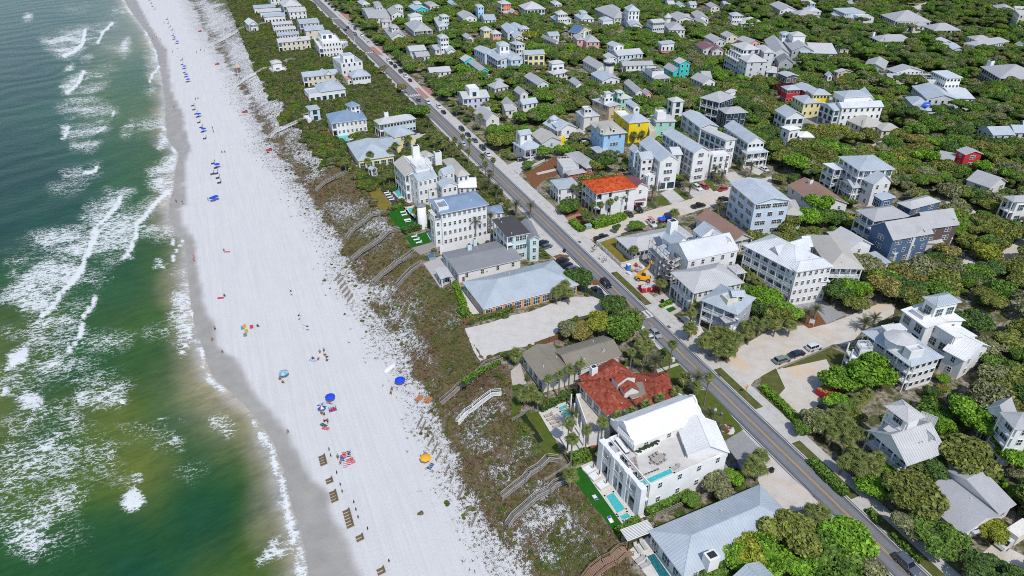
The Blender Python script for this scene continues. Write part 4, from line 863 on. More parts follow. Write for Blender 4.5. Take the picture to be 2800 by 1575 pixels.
for i,(x,y,rr)in enumerate(((-30,40,'gm'),(15,70,'lg'),(45,105,'gm'))):
 h('upper row cottage %d'%i,('white cottage with blue-grey roof farthest up the beach row','white cottage with plain grey roof second up the beach row','white cottage with blue-grey roof and dark windows nearest the scrub')[i],'cottage','cottage','T10');HS[0].group='cottages in the upper beach row'
 b([(x,y),(x+12,y+22),(x+152,y-28)],5.0,'gv','white',rr,n=1,rise=1.2,win='t')
h('top corner house','large white house with grey hip roofs and balconies at the top of the beach road',k='T10')
b([(170,12),(205,50),(325,20)],7.0,'hip','white','lg',n=2,pitch=.5,win='d',porch='0');b([(225,60),(245,92),(368,64)],6.2,'gv','white','lg',n=2,rise=1.8,win='d')
h('beach gate hut','little white gatehouse behind the cupola house','hut','gatehouse','T10');b([(575,372),(592,388),(650,376)],3.2,'flat','white','wr',n=1,win='s')
h('far beach house','white house with grey roof at the very top beside the road',k='T10');b([(80,-30),(105,-5),(185,-30)],6,'gv','white','lg',n=2,rise=1.7)
# ------------------------------------------------------------------ landward houses, upper rows (left to right)
def H(short,label,k=None,name=None):h(short,label,'house',name or 'cottage',k)
H('grey house by brick crossing','grey roofed house with porch beside upper brick crossing','T10');b([(792,60),(850,140),(1000,112)],6,'gv','offw','gs',n=2,rise=2.2,porch='0');b([(880,15),(905,55),(952,42)],10,'hip','offw','gs',z0=5,n=1,win='r',foot=False);b([(925,130),(945,165),(1018,150)],4.5,'hip','offw','gs',n=1)
H('white twin gable','white cottage with twin grey gables and dormer tower','T10');b([(985,70),(1018,112),(1108,95)],6,'gu','white','gs',n=2,rise=2.6,win='d');b([(1035,40),(1052,58),(1105,46)],9,'hip','white','lg',z0=5,n=1,win='r',foot=False)
H('screened porch house','grey hip roofed house with dark screened porch and lookout tower','T10');b([(1118,175),(1192,238),(1306,205)],5.4,'hip','white','gs',n=2,pitch=.5,porch='01',win='g');b([(1138,110),(1160,126),(1236,104)],10.2,'hip','white','lg',z0=5,n=1,win='t',foot=False)
H('steep gable house','grey gabled cottage with square tower near the road','T10');b([(965,222),(1015,285),(1120,260)],4.6,'gu','offw','gs',n=1,rise=3.0,win='s');b([(995,190),(1020,210),(1068,196)],9.4,'hip','offw','gs',z0=4,n=1,win='r',foot=False)
H('aqua tower cottage','cottage with pale aqua lookout tower and grey roof','T10');b([(1338,135),(1375,200),(1448,190)],5,'hip','aqua','lg',n=1,pitch=.5);b([(1376,112),(1400,128),(1452,118)],10,'hip','aqua','lg',z0=4,n=2,win='r',foot=False)
H('turquoise gable cottage','cottage with bright turquoise gable end','T10');b([(1146,45),(1196,78),(1272,50)],5.5,'gu','teal','lm',n=2,rise=2.2,win='d');b([(1180,12),(1200,30),(1240,15)],8,'hip','teal','lg',z0=4,n=1,win='n',foot=False)
H('blue tower cottage','grey gabled cottage with bright blue tower','T10');b([(1512,100),(1560,140),(1640,110)],5,'gu','white','gs',n=1,rise=2.4);b([(1650,35),(1672,55),(1716,45)],10.5,'hip','lblue','lm',n=3,win='r');b([(1690,110),(1722,150),(1790,118)],5,'gv','white','lm',n=1,rise=2.0)
H('coral tower house','house with coral red tower and white railings at top','T10');b([(1816,12),(1850,30),(1910,16)],9.5,'hip','coral','lg',n=3,win='r',porch='0');b([(1840,70),(1880,110),(1940,90)],4,'flat','coral','lg',n=1)
H('long roof cottage','pale cottage with two parallel grey gables under the trees','T10');b([(1125,350),(1160,386),(1270,358)],5.2,'gv','offw','lg',n=1,rise=1.8);b([(1180,400),(1210,430),(1302,408)],4.8,'gv','offw','gs',n=1,rise=1.7)
H('white stair tower','white lookout tower with outside stairs and pyramid roof','T10');b([(1362,268),(1388,290),(1446,275)],12.0,'hip','white','lm',n=4,win='r',pitch=.6);b([(1300,340),(1350,375),(1410,350)],5,'gv','white','lm',n=1,rise=1.6);b([(1408,352),(1440,390),(1502,375)],5,'gu','white','lm',n=1,rise=1.8)
H('yellow tower cottage','pale yellow square tower house beside a pink one','T10');b([(1686,212),(1716,232),(1772,218)],8.5,'hip','pyellow','lg',n=2,win='r',pitch=.6)
H('pink tower cottage','small pink tower house with grey pyramid roof','T10');b([(1758,240),(1785,258),(1842,244)],7.0,'hip','pink','lg',n=2,win='r',pitch=.6)
H('pale double gable','pale blue-grey double gabled cottage at the brick lane','T10');b([(1845,195),(1895,250),(1970,225)],5.6,'gu','pblue','lm',n=2,rise=2.4);b([(1900,190),(1930,225),(2010,200)],5.6,'gu','pblue','lm',n=2,rise=2.2)
H('big light-blue house','large pale blue two storey house with tall white viewing tower','T10','beach_house');b([(1640,365),(1725,405),(1768,368)],7.0,'gu','pblue','lm',n=2,rise=1.4,win='d');b([(1720,392),(1822,458),(1990,420)],6.6,'gu','pblue','lm',n=2,rise=2.0,win='gd',porch='0');b([(1808,322),(1836,345),(1900,325)],13,'hip','white','lm',z0=6,n=2,win='t',pitch=.5,foot=False)
H('teal gable cottage','cottage with teal trimmed gable and long grey roof','T10');b([(1535,440),(1570,465),(1626,430)],5,'gu','teal','lg',n=1,rise=2.2);b([(1600,470),(1690,540),(1722,505)],4.2,'gu','teal','gs',n=1,rise=1.8)
H('small white lean-to','small white house with plain pale roof in the trees','T10');b([(1285,512),(1310,548),(1466,525)],4.5,'gv','white','lg',n=1,rise=1.6,porch='0')
H('violet-white house','violet white house with glazed white roof lookout near the road','T10','beach_house');b([(1516,690),(1560,748),(1752,715)],6.0,'gv','violet','lg',n=2,rise=1.8,win='td',porch='0');b([(1580,640),(1610,670),(1676,655)],10.5,'flat','white','wr',z0=6,n=1,win='g',par=.3,foot=False)
H('grey pergola cottage','low cottage with grey roof and slatted pergola','T10');b([(1742,640),(1800,668),(1892,640)],4.4,'hip','offw','gs',n=1,pitch=.6);b([(1800,595),(1825,615),(1860,600)],6.2,'hip','offw','gs',z0=4,n=1,win='n',foot=False)
H('grey roof cross house','low house with crossed grey shingle gables above the red awning','T10');b([(1640,850),(1735,905),(1805,862)],4.2,'gu','offw','gs',n=1,rise=3.0,win='s');b([(1700,825),(1735,870),(1770,850)],4.6,'gv','offw','gs',n=1,rise=2.6,win='s',foot=False)
H('grey twin gables','cottage with a pair of steep grey gables','T10');b([(1846,770),(1890,815),(1960,790)],4.4,'gu','offw','gs',n=1,rise=2.8);b([(1850,800),(1880,835),(1960,828)],4,'gv','offw','gs',n=1,rise=2)
T('T20')
H('aqua porch house','aqua house with dark screened porches in the top row');b([(48,40),(95,72),(208,35)],7,'hip','aqua','lg',n=2,win='g',porch='0',pitch=.5)
H('round cornered white tower','white tower house with arched door and pyramid roof');b([(318,92),(345,110),(405,95)],10,'hip','white','lg',n=3,win='r',pitch=.6);b([(285,125),(325,150),(440,135)],5.6,'hip','offw','lm',n=1,pitch=.5)
H('pale blue roofs cottage','white cottage with pale blue roofs beside olive trees');b([(-15,240),(15,290),(76,265)],5.4,'gu','cream','lm',n=2,rise=1.8);b([(38,200),(62,220),(120,205)],7.2,'hip','white','lm',n=2,win='r')
H('dormer white cottage','white cottage with pale dormer and long grey gable');b([(250,240),(280,270),(345,250)],6.6,'gv','white','lm',n=2,rise=1.4);b([(220,280),(330,330),(405,350)],4.6,'gu','white','gs',n=1,rise=2)
H('blue gable yellow house','yellow house under a steep dark blue gable roof');b([(420,235),(500,250),(546,212)],6.5,'gu','pyellow','db',n=2,rise=3.2,win='g')
H('pink turret house','pink house with round turret roof and white chimney');b([(455,262),(490,300),(560,280)],7.2,'hip','pink','gs',n=2);b([(520,280),(560,318),(642,292)],7.0,'hip','pink','gs',n=2,pitch=.6);chim((545,232),12.5,1.2,4.5)
H('white low tower cottage','white cottage with short square tower and railed deck');b([(465,110),(520,145),(598,125)],5.2,'hip','white','lm',n=1);b([(500,80),(522,98),(562,88)],8,'hip','white','lm',z0=4,n=1,win='r',foot=False)
H('large grey lodge','broad house with a very large plain grey roof');b([(620,65),(770,138),(862,110)],5.2,'hip','offw','gs',n=1,pitch=.5);b([(700,40),(760,75),(800,60)],7.5,'s0','offw','gs',z0=5,rise=.6,win='n',foot=False)
H('white summerhouse','small white square summerhouse with pyramid roof');b([(648,135),(685,155),(745,138)],5.6,'hip','white','lm',n=1,win='g')
H('tall blue-roofed tower','tall slim white tower house with blue metal roofs');b([(846,55),(878,82),(940,58)],12.5,'hip','white','lm',n=4,win='t',pitch=.7);b([(850,140),(890,195),(960,165)],5,'gu','white','lm',n=1,rise=2)
H('tall grey-white house','tall narrow pale grey house with balconies');b([(1010,150),(1065,172),(1135,155)],10.5,'gv','lgrey','lg',n=3,rise=1.4,win='r')
H('round turret house','white house with conical round turret and grey hip roof');b([(1145,180),(1185,225),(1282,195)],6,'hip','offw','gs',n=2,pitch=.5)
A=W3((1178,118),10.0);o=hobj(A);t=MB();t.cyl(A.x-o.loc.x,A.y-o.loc.y,0,9,2.3,n=10);t.build('turret',wallmat('white'),o.e);t=MB();t.cyl(A.x-o.loc.x,A.y-o.loc.y,9,12,3.1,.1,10);t.build('roof',roofmat('lg'),o.e)
H('grey hipped pair','wide cottage with crossed grey roofs near round turret');b([(1180,110),(1240,150),(1322,112)],5.2,'gu','offw','gs',n=1,rise=2.4);b([(1250,110),(1290,138),(1325,118)],5.4,'gv','offw','gs',n=1,rise=2)
H('stepped grey cottage','stepped grey gabled cottage in upper trees');b([(1348,95),(1395,140),(1450,105)],5.4,'gu','white','gs',n=1,rise=2.2);b([(1370,140),(1420,180),(1455,160)],4.6,'gu','offw','gs',n=1,rise=2)
H('white tower with long roof','white square tower joined to a long grey hip roof');b([(1632,98),(1662,118),(1722,102)],9.6,'hip','white','lm',n=3,win='r');b([(1680,145),(1730,180),(1876,158)],4.8,'hip','offw','lg',n=1,pitch=.4)
H('red striped cube','white and red striped square cottage with pale flat roof');b([(1098,312),(1128,334),(1204,312)],7.5,'s0','white','lm',n=1,z0=3.2,rise=.8,win='t',foot=False);b([(1102,372),(1130,396),(1200,375)],3.3,'slab','red','mr',n=1,win='n')
H('maroon gable house','pale house with long maroon gabled roofs');b([(1380,330),(1440,375),(1532,340)],5.2,'gu','offw','mr',n=1,rise=2);b([(1470,345),(1510,385),(1576,360)],5.6,'gu','offw','mr',n=1,rise=2)
H('grey green double gable','sage and grey gabled cottages joined by low roof');b([(1448,275),(1520,315),(1592,295)],4.8,'gu','lgrey','gs',n=1,rise=2);b([(1570,255),(1620,280),(1662,252)],6,'gu','cream','gs',n=2,rise=2)
H('pink gable cottage','pink gabled cottage with plain grey roof');b([(1690,295),(1790,328),(1830,302)],4.8,'gu','pink','gs',n=1,rise=2)
H('turquoise tower house','vivid turquoise tower house with grey gable');b([(1218,455),(1268,482),(1326,462)],9.2,'gu','teal','lg',n=3,rise=1.8,win='d');b([(1140,505),(1215,545),(1275,530)],4.4,'gu','teal','gs',n=1,rise=2.4)
H('roof deck cottage','grey roofed cottage with round sunken white roof deck');b([(968,520),(1075,595),(1162,562)],5,'hip','white','gs',n=1,pitch=.55,porch='1');b([(1005,505),(1060,540),(1125,520)],8.4,'flat','white','ds',z0=5,par=.8,n=1,win='n',foot=False,rail=True)
H('long grey shed','long narrow building with grey gable roof and pale posts');b([(812,470),(835,495),(1018,440)],5,'gv','white','gs',n=1,rise=1.6,porch='0')
H('octagon turret house','white house with octagonal glazed turret');b([(685,415),(720,445),(780,425)],5,'gu','white','lg',n=2,rise=1.6);b([(590,555),(680,610),(775,570)],4.4,'gu','white','lm',n=1,rise=1.8)
A=W3((735,455),9);o=hobj(A);t=MB();t.cyl(A.x-o.loc.x,A.y-o.loc.y,0,8.6,3,n=8);t.build('turret',wallmat('white'),o.e);t=MB();t.cyl(A.x-o.loc.x,A.y-o.loc.y,6.1,7.8,3.05,n=8);t.build('window',PANE,o.e);t=MB();t.cyl(A.x-o.loc.x,A.y-o.loc.y,8.6,10.4,3.7,.1,8);t.build('roof',roofmat('lg'),o.e)
H('grey dormer cottage','low cottage with one large grey gable roof');b([(530,455),(640,520),(690,485)],4.6,'gu','offw','gs',n=1,rise=2.6)
H('white gabled tower','white gabled tower with long pale roof wing');b([(712,330),(768,352),(812,328)],9,'gu','white','lm',n=3,rise=1.6,win='d');b([(735,385),(800,420),(876,345)],5.6,'gv','pblue','lg',n=1,rise=2)
H('white corner house','white three storey house with railings at brick lane');b([(-20,320),(30,340),(76,320)],9,'hip','white','lm',n=3,win='r',porch='0')
H('yellow porch house','pale yellow house with screened porch and pale roof');b([(70,378),(92,412),(226,372)],7.6,'gv','pyellow','lm',n=2,rise=1.2,win='g',porch='0')
H('white cupola cottage','white cottage with square glazed upper room by brick drive');b([(265,540),(310,562),(432,535)],4.2,'hip','white','lg',n=1,porch='0');b([(270,462),(300,482),(382,462)],9,'hip','white','lg',z0=4,n=1,win='g',pitch=.4,foot=False)
H('pale blue street house','pale blue house with grey roof at the picture middle left');b([(-60,425),(-10,455),(48,425)],7.5,'hip','pblue','lm',n=2,win='d')
H('white gable house','white gabled house with grey shingle roof among oaks');b([(1345,585),(1440,628),(1520,605)],5,'gu','white','gs',n=1,rise=2.6);b([(1400,545),(1440,590),(1490,565)],5,'gv','white','gs',n=1,rise=2.4,foot=False)
H('grey gable in trees','narrow grey gable roof half hidden by oaks');b([(842,620),(930,700),(972,670)],4.6,'gu','offw','gs',n=1,rise=1.8)
H('small grey roof','tiny grey gable roof peeping from dark oaks');b([(425,605),(480,645),(515,615)],4.2,'gu','white','gs',n=1,rise=1.8)
H('low grey double roof','low grey double roof by the blue porch lane');b([(88,575),(190,640),(245,605)],4.4,'gu','offw','gs',n=1,rise=2)
H('left edge grey gable','grey gable cottage left of pale roof cottage in trees');b([(10,680),(60,715),(105,690)],4.8,'gu','offw','gs',n=1,rise=2.2)
H('pale roof cottage','cottage with pale lilac white roof in the trees');b([(35,765),(80,790),(146,742)],4.4,'gv','white','lm',n=1,rise=1.8)
H('tan tower house','tan house with round white cupola and balustrade');b([(600,750),(735,805),(778,768)],8.0,'hip','tan','lm',n=2,win='d',pitch=.35);b([(668,718),(700,738),(750,722)],11.4,'flat','white','lg',z0=8,n=1,win='r',par=.5,foot=False);b([(688,690),(710,704),(742,692)],13.4,'hip','white','lg',z0=11,n=1,win='n',foot=False)
H('green house','sea green house with grey hip roof and dormer');b([(735,705),(820,750),(876,718)],7.4,'hip','mint','lg',n=2,pitch=.5,win='d');b([(770,680),(795,700),(836,686)],10.2,'hip','mint','lg',z0=7,n=1,win='r',foot=False)
H('yellow house','bright yellow house with pale blue metal roof and roof terrace',name='beach_house');b([(820,880),(882,930),(1010,888)],9.6,'hip','yellow','gm',n=3,pitch=.62,win='ds');b([(768,838),(822,885),(862,835)],9.0,'flat','yellow','wr',n=3,win='dn',rail=True,par=.2);b([(852,770),(918,812),(962,798)],11.5,'gu','white','lm',z0=7,n=1,rise=1.5,win='r',foot=False)
H('mint house','mint green house with grey hip roof and square white cupola',name='beach_house');b([(1040,868),(1085,920),(1212,882)],8.6,'hip','mint','lg',n=2,pitch=.4,win='d',porch='');b([(1078,830),(1100,850),(1150,832)],12.4,'flat','white','wr',z0=9,n=1,win='n',par=.4,rail=True,foot=False);b([(1022,890),(1040,985),(1085,970)],6.4,'flat','cream','lg',n=2,win='n')
H('lone lookout tower','slim white lookout tower with grey pyramid roof among trees',name='lookout_tower');b([(1170,742),(1215,770),(1290,752)],9.4,'hip','white','lg',n=3,win='g',pitch=.5)
H('cream cube house','cream square house with pyramid roof and chimney-like cupola',name='beach_house');b([(478,838),(540,885),(640,852)],6.8,'hip','offw','lm',n=2,win='s',pitch=.45);b([(528,800),(548,822),(590,806)],10.4,'flat','offw','lm',z0=7,n=1,win='r',par=.5,foot=False)
H('light blue house','tall light blue house with grey shingle hip roof and dormers',name='beach_house');b([(585,928),(688,1018),(838,972)],10.4,'hip','lblue','tn',n=3,pitch=.45,win='d',oh=.7);b([(640,940),(668,975),(690,965)],12.4,'gu','white','tn',z0=10,n=1,win='r',rise=.6,foot=False);b([(722,945),(752,972),(780,962)],12.4,'gu','white','tn',z0=10,n=1,win='r',rise=.6,foot=False);b([(590,1112),(650,1160),(720,1128)],3.4,'s0','lblue','gm',n=1,rise=.7,win='g',foot=False)
H('octagon cupola house','white house with pale blue metal gables and octagonal cupola',name='beach_house');b([(230,930),(345,992),(446,935)],5.6,'gu','white','lm',n=1,rise=2.6,win='d',porch='0');b([(298,930),(332,958),(380,940)],7.0,'s0','pblue','lm',z0=5,n=1,rise=.8,win='r',foot=False);b([(345,1030),(362,1045),(395,1030)],3,'flat','yellow','lm',n=1,win='n',foot=False)
A=W3((315,885),9);o=hobj(A);t=MB();t.cyl(A.x-o.loc.x,A.y-o.loc.y,5,8.6,1.9,n=8);t.build('cupola',wallmat('white'),o.e);t=MB();t.cyl(A.x-o.loc.x,A.y-o.loc.y,8.6,10.2,2.5,.1,8);t.build('roof',roofmat('lm'),o.e)
H('white stepped tower house','white house with stepped tower beside a white car',name='beach_house');b([(0,1075),(95,1135),(205,1090)],4.8,'hip','white','gm',n=1,pitch=.6,win='d',porch='1');b([(20,990),(60,1020),(145,1000)],10.2,'gv','white','lm',z0=4,n=2,win='t',rise=1.2,foot=False);b([(85,1035),(112,1052),(160,1040)],7.6,'gu','white','lm',z0=4,n=1,win='r',rise=.8,foot=False)
H('grey shingle cottage','single storey cottage with weathered grey shingle roof',name='cottage');b([(140,1010),(222,1082),(330,1020)],4.4,'gu','lgrey','tn',n=1,rise=2.4,win='s')
H('brick deck house','brick bungalow with grey shingle roof and raised white deck',name='bungalow');b([(395,1160),(560,1270),(620,1215)],4.2,'hip','brick','gs',n=1,pitch=.5,win='d');b([(340,1200),(385,1272),(470,1210)],4.4,'flat','lgrey',M('deck_top',(.50,.49,.47),.85),n=1,rail=True,par=.05,win='n');b([(390,1295),(425,1322),(545,1282)],3.5,'hip','brick','gs',n=1,win='s')
H('white boxy cottage','small white boxy house with nearly flat pale roof',name='cottage');b([(285,1358),(348,1428),(505,1392)],6.0,'hip','white','gm',n=2,pitch=.25,win='d',porch='0',pd=1.4)
H('navy twin-roof house','dark navy house of two blocks with grey hip roofs',name='beach_house');b([(1415,735),(1570,775),(1712,735)],11.4,'hip','navy','gs',n=3,pitch=.5,win='g',porch='0',oh=.7);b([(1550,815),(1612,858),(1746,822)],9.2,'hip','navy','gs',n=3,pitch=.4,win='g');b([(1605,690),(1650,702),(1710,690)],13.0,'s0','white','lg',z0=11,n=1,rise=.5,win='n',foot=False)
T('Z3')
H('nearest white townhouse','tall white townhouse with pale gable roofs and corner balcony terrace',name='townhouse');b([(300,320),(670,665),(950,580)],12.0,'gu','white','lm',n=4,rise=2.6,win='d',gar='1',oh=.3);b([(228,510),(345,620),(545,575)],11.4,'gv','white','lm',n=4,rise=1.8,win='tr',oh=.25);b([(380,885),(470,930),(615,905)],6.0,'flat','white','wr',n=2,win='s',rail=True,par=.1);b([(120,425),(215,500),(300,440)],9.5,'gu','pblue','lm',n=3,rise=2.0,win='d')
H('second white townhouse','white townhouse with long pale gable and arched balcony',name='townhouse');b([(705,155),(1268,505),(1425,380)],12.6,'gu','white','lm',n=4,rise=2.2,win='gd',oh=.4);b([(1240,480),(1275,510),(1508,430)],11.5,'flat','white','wr',n=4,win='nw',par=.2);b([(760,400),(900,540),(1055,500)],10.0,'gv','white','wm',n=3,rise=1.6,win='d');b([(1030,650),(1180,770),(1225,730)],5.4,'s0','white','lm',n=1,z0=2.6,rise=.6,win='n',foot=False)
H('third white townhouse','white townhouse with broad flat grey roof and glass terrace',name='townhouse');b([(1370,90),(1840,300),(2105,285)],12.4,'s2','white','lg',n=4,rise=.5,win='gd',oh=.5,gar='1');b([(1500,480),(1600,560),(1840,470)],8.8,'flat','white','wr',n=3,win='tt',rail=True,par=.1)
H('fourth white townhouse','white townhouse with pale gable roof at row end',name='townhouse');b([(1790,30),(2225,335),(2480,270)],10.6,'gu','white','lm',n=3,rise=2.6,win='gr',oh=.4);b([(2100,460),(2200,525),(2525,435)],6.6,'hip','white','lm',n=2,pitch=.3,win='s',gar='1',porch='1',pd=1.5)
T('Z5')
H('orange-tiled house','white three storey house with vivid orange red tile roof and verandas',name='villa');b([(205,248),(512,515),(1245,300)],9.4,'hip','white','ro',n=3,pitch=.40,win='gs',porch='0',pd=2.6,oh=.7,dark=True);b([(1010,270),(1222,432),(1545,345)],8.0,'gu','white','mr',n=2,rise=2.2,win='s',gar='1');b([(1240,595),(1280,655),(1480,605)],3.4,'s1','white','mr',z0=2.9,rise=.3,win='n',foot=False,oh=0)
T('T30')
H('grey gable manor','large grey manor with many steep gables and white tower',name='mansion');b([(-30,300),(30,400),(130,350)],8,'gu','lgrey','gs',n=2,rise=3.4,win='d');b([(40,400),(80,470),(150,400)],5.5,'gu','grey','dg',n=2,rise=3,win='s');b([(100,295),(180,380),(300,335)],8.4,'gu','grey','gs',n=2,rise=3.2,win='d');b([(240,320),(330,400),(450,345)],7.4,'gv','grey','lg',n=2,rise=3.2,win='d');b([(155,245),(190,270),(262,250)],14,'hip','white','lg',z0=8,n=1,win='t',foot=False);b([(85,240),(110,262),(160,245)],12.6,'hip','white','lm',z0=8,n=1,win='r',foot=False);b([(205,365),(250,395),(290,372)],8.0,'s1','grey','lm',z0=6,n=1,rise=.8,win='r',foot=False)
H('white dormer house','white house with grey roofs and dormers under top edge');b([(165,90),(230,115),(300,80)],6,'hip','white','gs',n=2);b([(260,60),(300,85),(380,70)],6.5,'hip','white','lg',n=2,porch='0')
H('top gable house','white gabled house with small triangular window at top edge');b([(10,30),(90,75),(165,45)],6.5,'gu','white','gs',n=2,rise=2.4)
H('top blue house','small bright blue house at the top edge');b([(245,2),(280,25),(335,8)],7.5,'hip','lblue','lg',n=2,win='d',porch='0')
H('white modern block','white modern house with flat roofed block and blue-grey metal roofs');b([(455,100),(595,152),(660,115)],5.2,'hip','white','lm',n=2,pitch=.35);b([(490,62),(580,100),(655,65)],8.6,'s0','white','lm',z0=5,n=1,rise=.6,win='r',foot=False);b([(650,105),(690,130),(762,108)],8.4,'flat','white','lg',n=2,win='gs')
H('porch lodge','pale lodge with long grey hip roof and double porches');b([(848,110),(960,160),(1120,115)],7.2,'hip','offw','gs',n=2,win='g',porch='0',pitch=.45);b([(1040,150),(1100,195),(1192,178)],5,'hip','offw','gs',n=1)
H('hip roof lodge','grey hip roofed lodge beside a pale chimney');b([(768,278),(840,312),(1028,275)],6.0,'hip','offw','gs',n=2,pitch=.45,win='g');chim((800,240),9.5,1.4,3)
H('white porch villa','white house with grey hip roof and open porches');b([(1160,195),(1255,230),(1368,195)],6.8,'hip','white','gs',n=2,win='g',porch='01',pitch=.45)
H('white pair of gables','low white house with two bright metal gables');b([(1232,298),(1290,330),(1368,305)],4.6,'gu','white','wm',n=1,rise=2);b([(1340,335),(1395,375),(1455,352)],4.6,'gu','pblue','wm',n=1,rise=1.8)
H('wide grey house','wide pale house with large grey hip roof by sandy road');b([(1475,325),(1590,350),(1748,295)],6,'hip','offw','gs',n=2,pitch=.45);b([(1500,275),(1560,300),(1640,275)],6.8,'hip','offw','gs',n=2,pitch=.4)
H('cream arched block','tall cream building at the right edge');b([(1862,70),(1900,110),(2050,60)],12,'flat','cream','lg',n=4,win='d')
H('far right roofs','grey roofed house behind pines near the top right');b([(1690,40),(1740,70),(1832,50)],6,'hip','white','gs',n=2);b([(1835,55),(1870,70),(1960,45)],6,'gv','offw','lg',n=2)
H('little tan cottage','tiny tan cottage with pale blue gable roof');b([(495,535),(530,548),(590,520)],6,'gu','tan','lm',n=2,rise=1.2)
H('grey shingle chalet','grey shingled chalet with steep central gable');b([(720,500),(880,520),(960,470)],4.6,'gv','lgrey','gs',n=1,rise=2.4);b([(890,520),(950,545),(1072,490)],5.2,'gu','white','gs',n=2,rise=2.6);b([(870,565),(905,588),(1100,540)],4.2,'gv','lgrey','gs',n=1,rise=1.8)
H('long pale lodge','long pale green lodge with grey hip roof and white box chimney');b([(1600,500),(1750,590),(1990,540)],6.0,'hip','lgrey','gs',n=2,pitch=.4,win='g');chim((1688,458),9.6,2.4,3)
H('white modern house','white modern house with flat roofed upper box and metal wings',name='beach_house');b([(1085,650),(1200,745),(1300,640)],6.4,'gu','lgrey','lm',n=2,rise=2.4,win='d');b([(1250,640),(1400,740),(1480,690)],6.2,'gv','white','wm',n=2,rise=1.8);b([(1232,535),(1350,590),(1458,582)],12.4,'s0','white','wm',z0=6,n=2,rise=.4,win='r',oh=.5,foot=False);b([(1140,555),(1200,600),(1250,570)],9.6,'flat','white','ds',z0=6,rail=True,par=.5,win='n',foot=False)
H('octagon roof pavilion','white octagonal roofed house with a blue tarpaulin on it',name='beach_house');b([(1030,730),(1090,790),(1170,740)],5.0,'hip','white','lm',n=1,pitch=.45,win='g');b([(1090,790),(1160,835),(1235,790)],4.8,'hip','lgrey','lm',n=1,pitch=.4,win='g',porch='0')
A=[W3(q,5.9)for q in((1160,800),(1175,780),(1222,778),(1228,800),(1195,818))];o=hobj(A[0]);t=MB();t.poly([q-o.loc+Vector((0,0,.5))for q in A]);t.build('blue_tarp',M('blue_tarp',(.02,.10,.60),.5),o.e)
H('red house','bright red house with pale roofs and dark tower room',name='beach_house');b([(95,650),(145,680),(220,655)],8.4,'hip','red','lm',n=2,win='r',pitch=.45);b([(190,640),(280,690),(345,655)],7.4,'gu','red','lm',n=2,rise=1.4,win='d');b([(70,548),(140,578),(192,552)],12.0,'gu','dark' if 0 else 'brown','lm',n=1,z0=8.2,rise=.8,win='g',foot=False);b([(75,590),(140,620),(180,600)],8.2,'slab','red','lm',n=2,win='d')
H('soft yellow house','yellow house with pale blue roofs beside the red one',name='beach_house');b([(180,725),(270,780),(345,735)],7.6,'hip','pyellow','gm',n=2,win='d',pitch=.4);b([(285,675),(340,715),(445,688)],11.0,'hip','yellow','lm',n=3,win='r',pitch=.4);b([(350,730),(400,775),(490,740)],7.0,'hip','pyellow','gm',n=2,win='d')
H('white-grey manor','tall white and grey manor with bay fronts and bright roofs',name='mansion');b([(385,785),(500,835),(600,800)],9.0,'gv','lgrey','lm',n=3,rise=1.6,win='g',gar='0');b([(490,690),(580,735),(715,690)],13.2,'hip','white','gm',z0=8,n=1,win='g',pitch=.35,foot=False);b([(500,780),(560,815),(770,745)],10.2,'gv','white','wm',n=3,rise=1.8,win='d');b([(690,680),(740,745),(792,730)],11.6,'gu','white','wm',n=3,rise=1.8,win='d')
H('white twin gable house','white house with broad pale gable and garage',name='beach_house');b([(48,830),(135,885),(250,855)],7.6,'gu','white','lm',n=2,rise=2.6,win='g');b([(95,955),(165,985),(232,960)],8.2,'hip','white','wr',n=2,win='t',pitch=.3);b([(200,990),(240,1035),(320,1000)],5.0,'hip','white','wr',n=1,pitch=.35,foot=False)
H('tan roof bungalow','bungalow with large plain tan hip roof',name='bungalow');b([(560,890),(720,965),(850,920)],4.0,'hip','cream','tn',n=1,pitch=.45);b([(780,930),(860,985),(942,935)],3.8,'hip','cream','tn',n=1,pitch=.4)
H('white porch mansion','large white house with stacked porches and pale metal roofs',name='mansion');b([(410,1240),(500,1290),(600,1270)],9.4,'s2','white','wm',n=3,rise=.5,win='g',porch='01');b([(530,1180),(690,1290),(870,1215)],12.6,'hip','white','gm',n=4,pitch=.4,win='g',porch='0',oh=.6);b([(670,1330),(800,1395),(915,1355)],9.0,'gu','white','lm',n=3,rise=3.4,win='d');b([(540,1360),(640,1420),(700,1380)],6.0,'gv','white','lm',n=2,rise=2,win='g',porch='0')
H('red and orange cabin','red cabin with grey roof and orange terrace doors',name='cabin');b([(1420,1130),(1490,1168),(1578,1135)],6.4,'gu','red','gs',n=2,rise=1.4,win='d');b([(1270,1200),(1400,1225),(1440,1160)],3.8,'s2','wood','gs',n=1,rise=.4)
H('grey roof in oaks','low house with plain grey hip roof right of the red cabin',name='bungalow');b([(1495,1355),(1680,1420),(1818,1375)],4.0,'gu','offw','gs',n=1,rise=3,win='d')
H('pale metal roofs','house with pale metal gables at the right edge',name='beach_house');b([(1580,960),(1700,1020),(1860,1010)],4.6,'gv','lgrey','lm',n=1,rise=2.2);b([(1780,950),(1860,1000),(2000,960)],4.8,'gv','lgrey','lm',n=1,rise=2.2)
H('teal edge cabin','teal walled cabin cut by the right edge',name='cabin');b([(1905,910),(1925,950),(2000,930)],5,'gv','teal','lm',n=1,rise=1.4,win='n')
H('maroon roof house','white house with long maroon brown shingle roof',name='bungalow');b([(148,1395),(370,1560),(560,1500)],4.6,'gu','white','br',n=1,rise=2.6,win='s');chim((325,1355),8.4,1.2,2.5)
T('Z7')
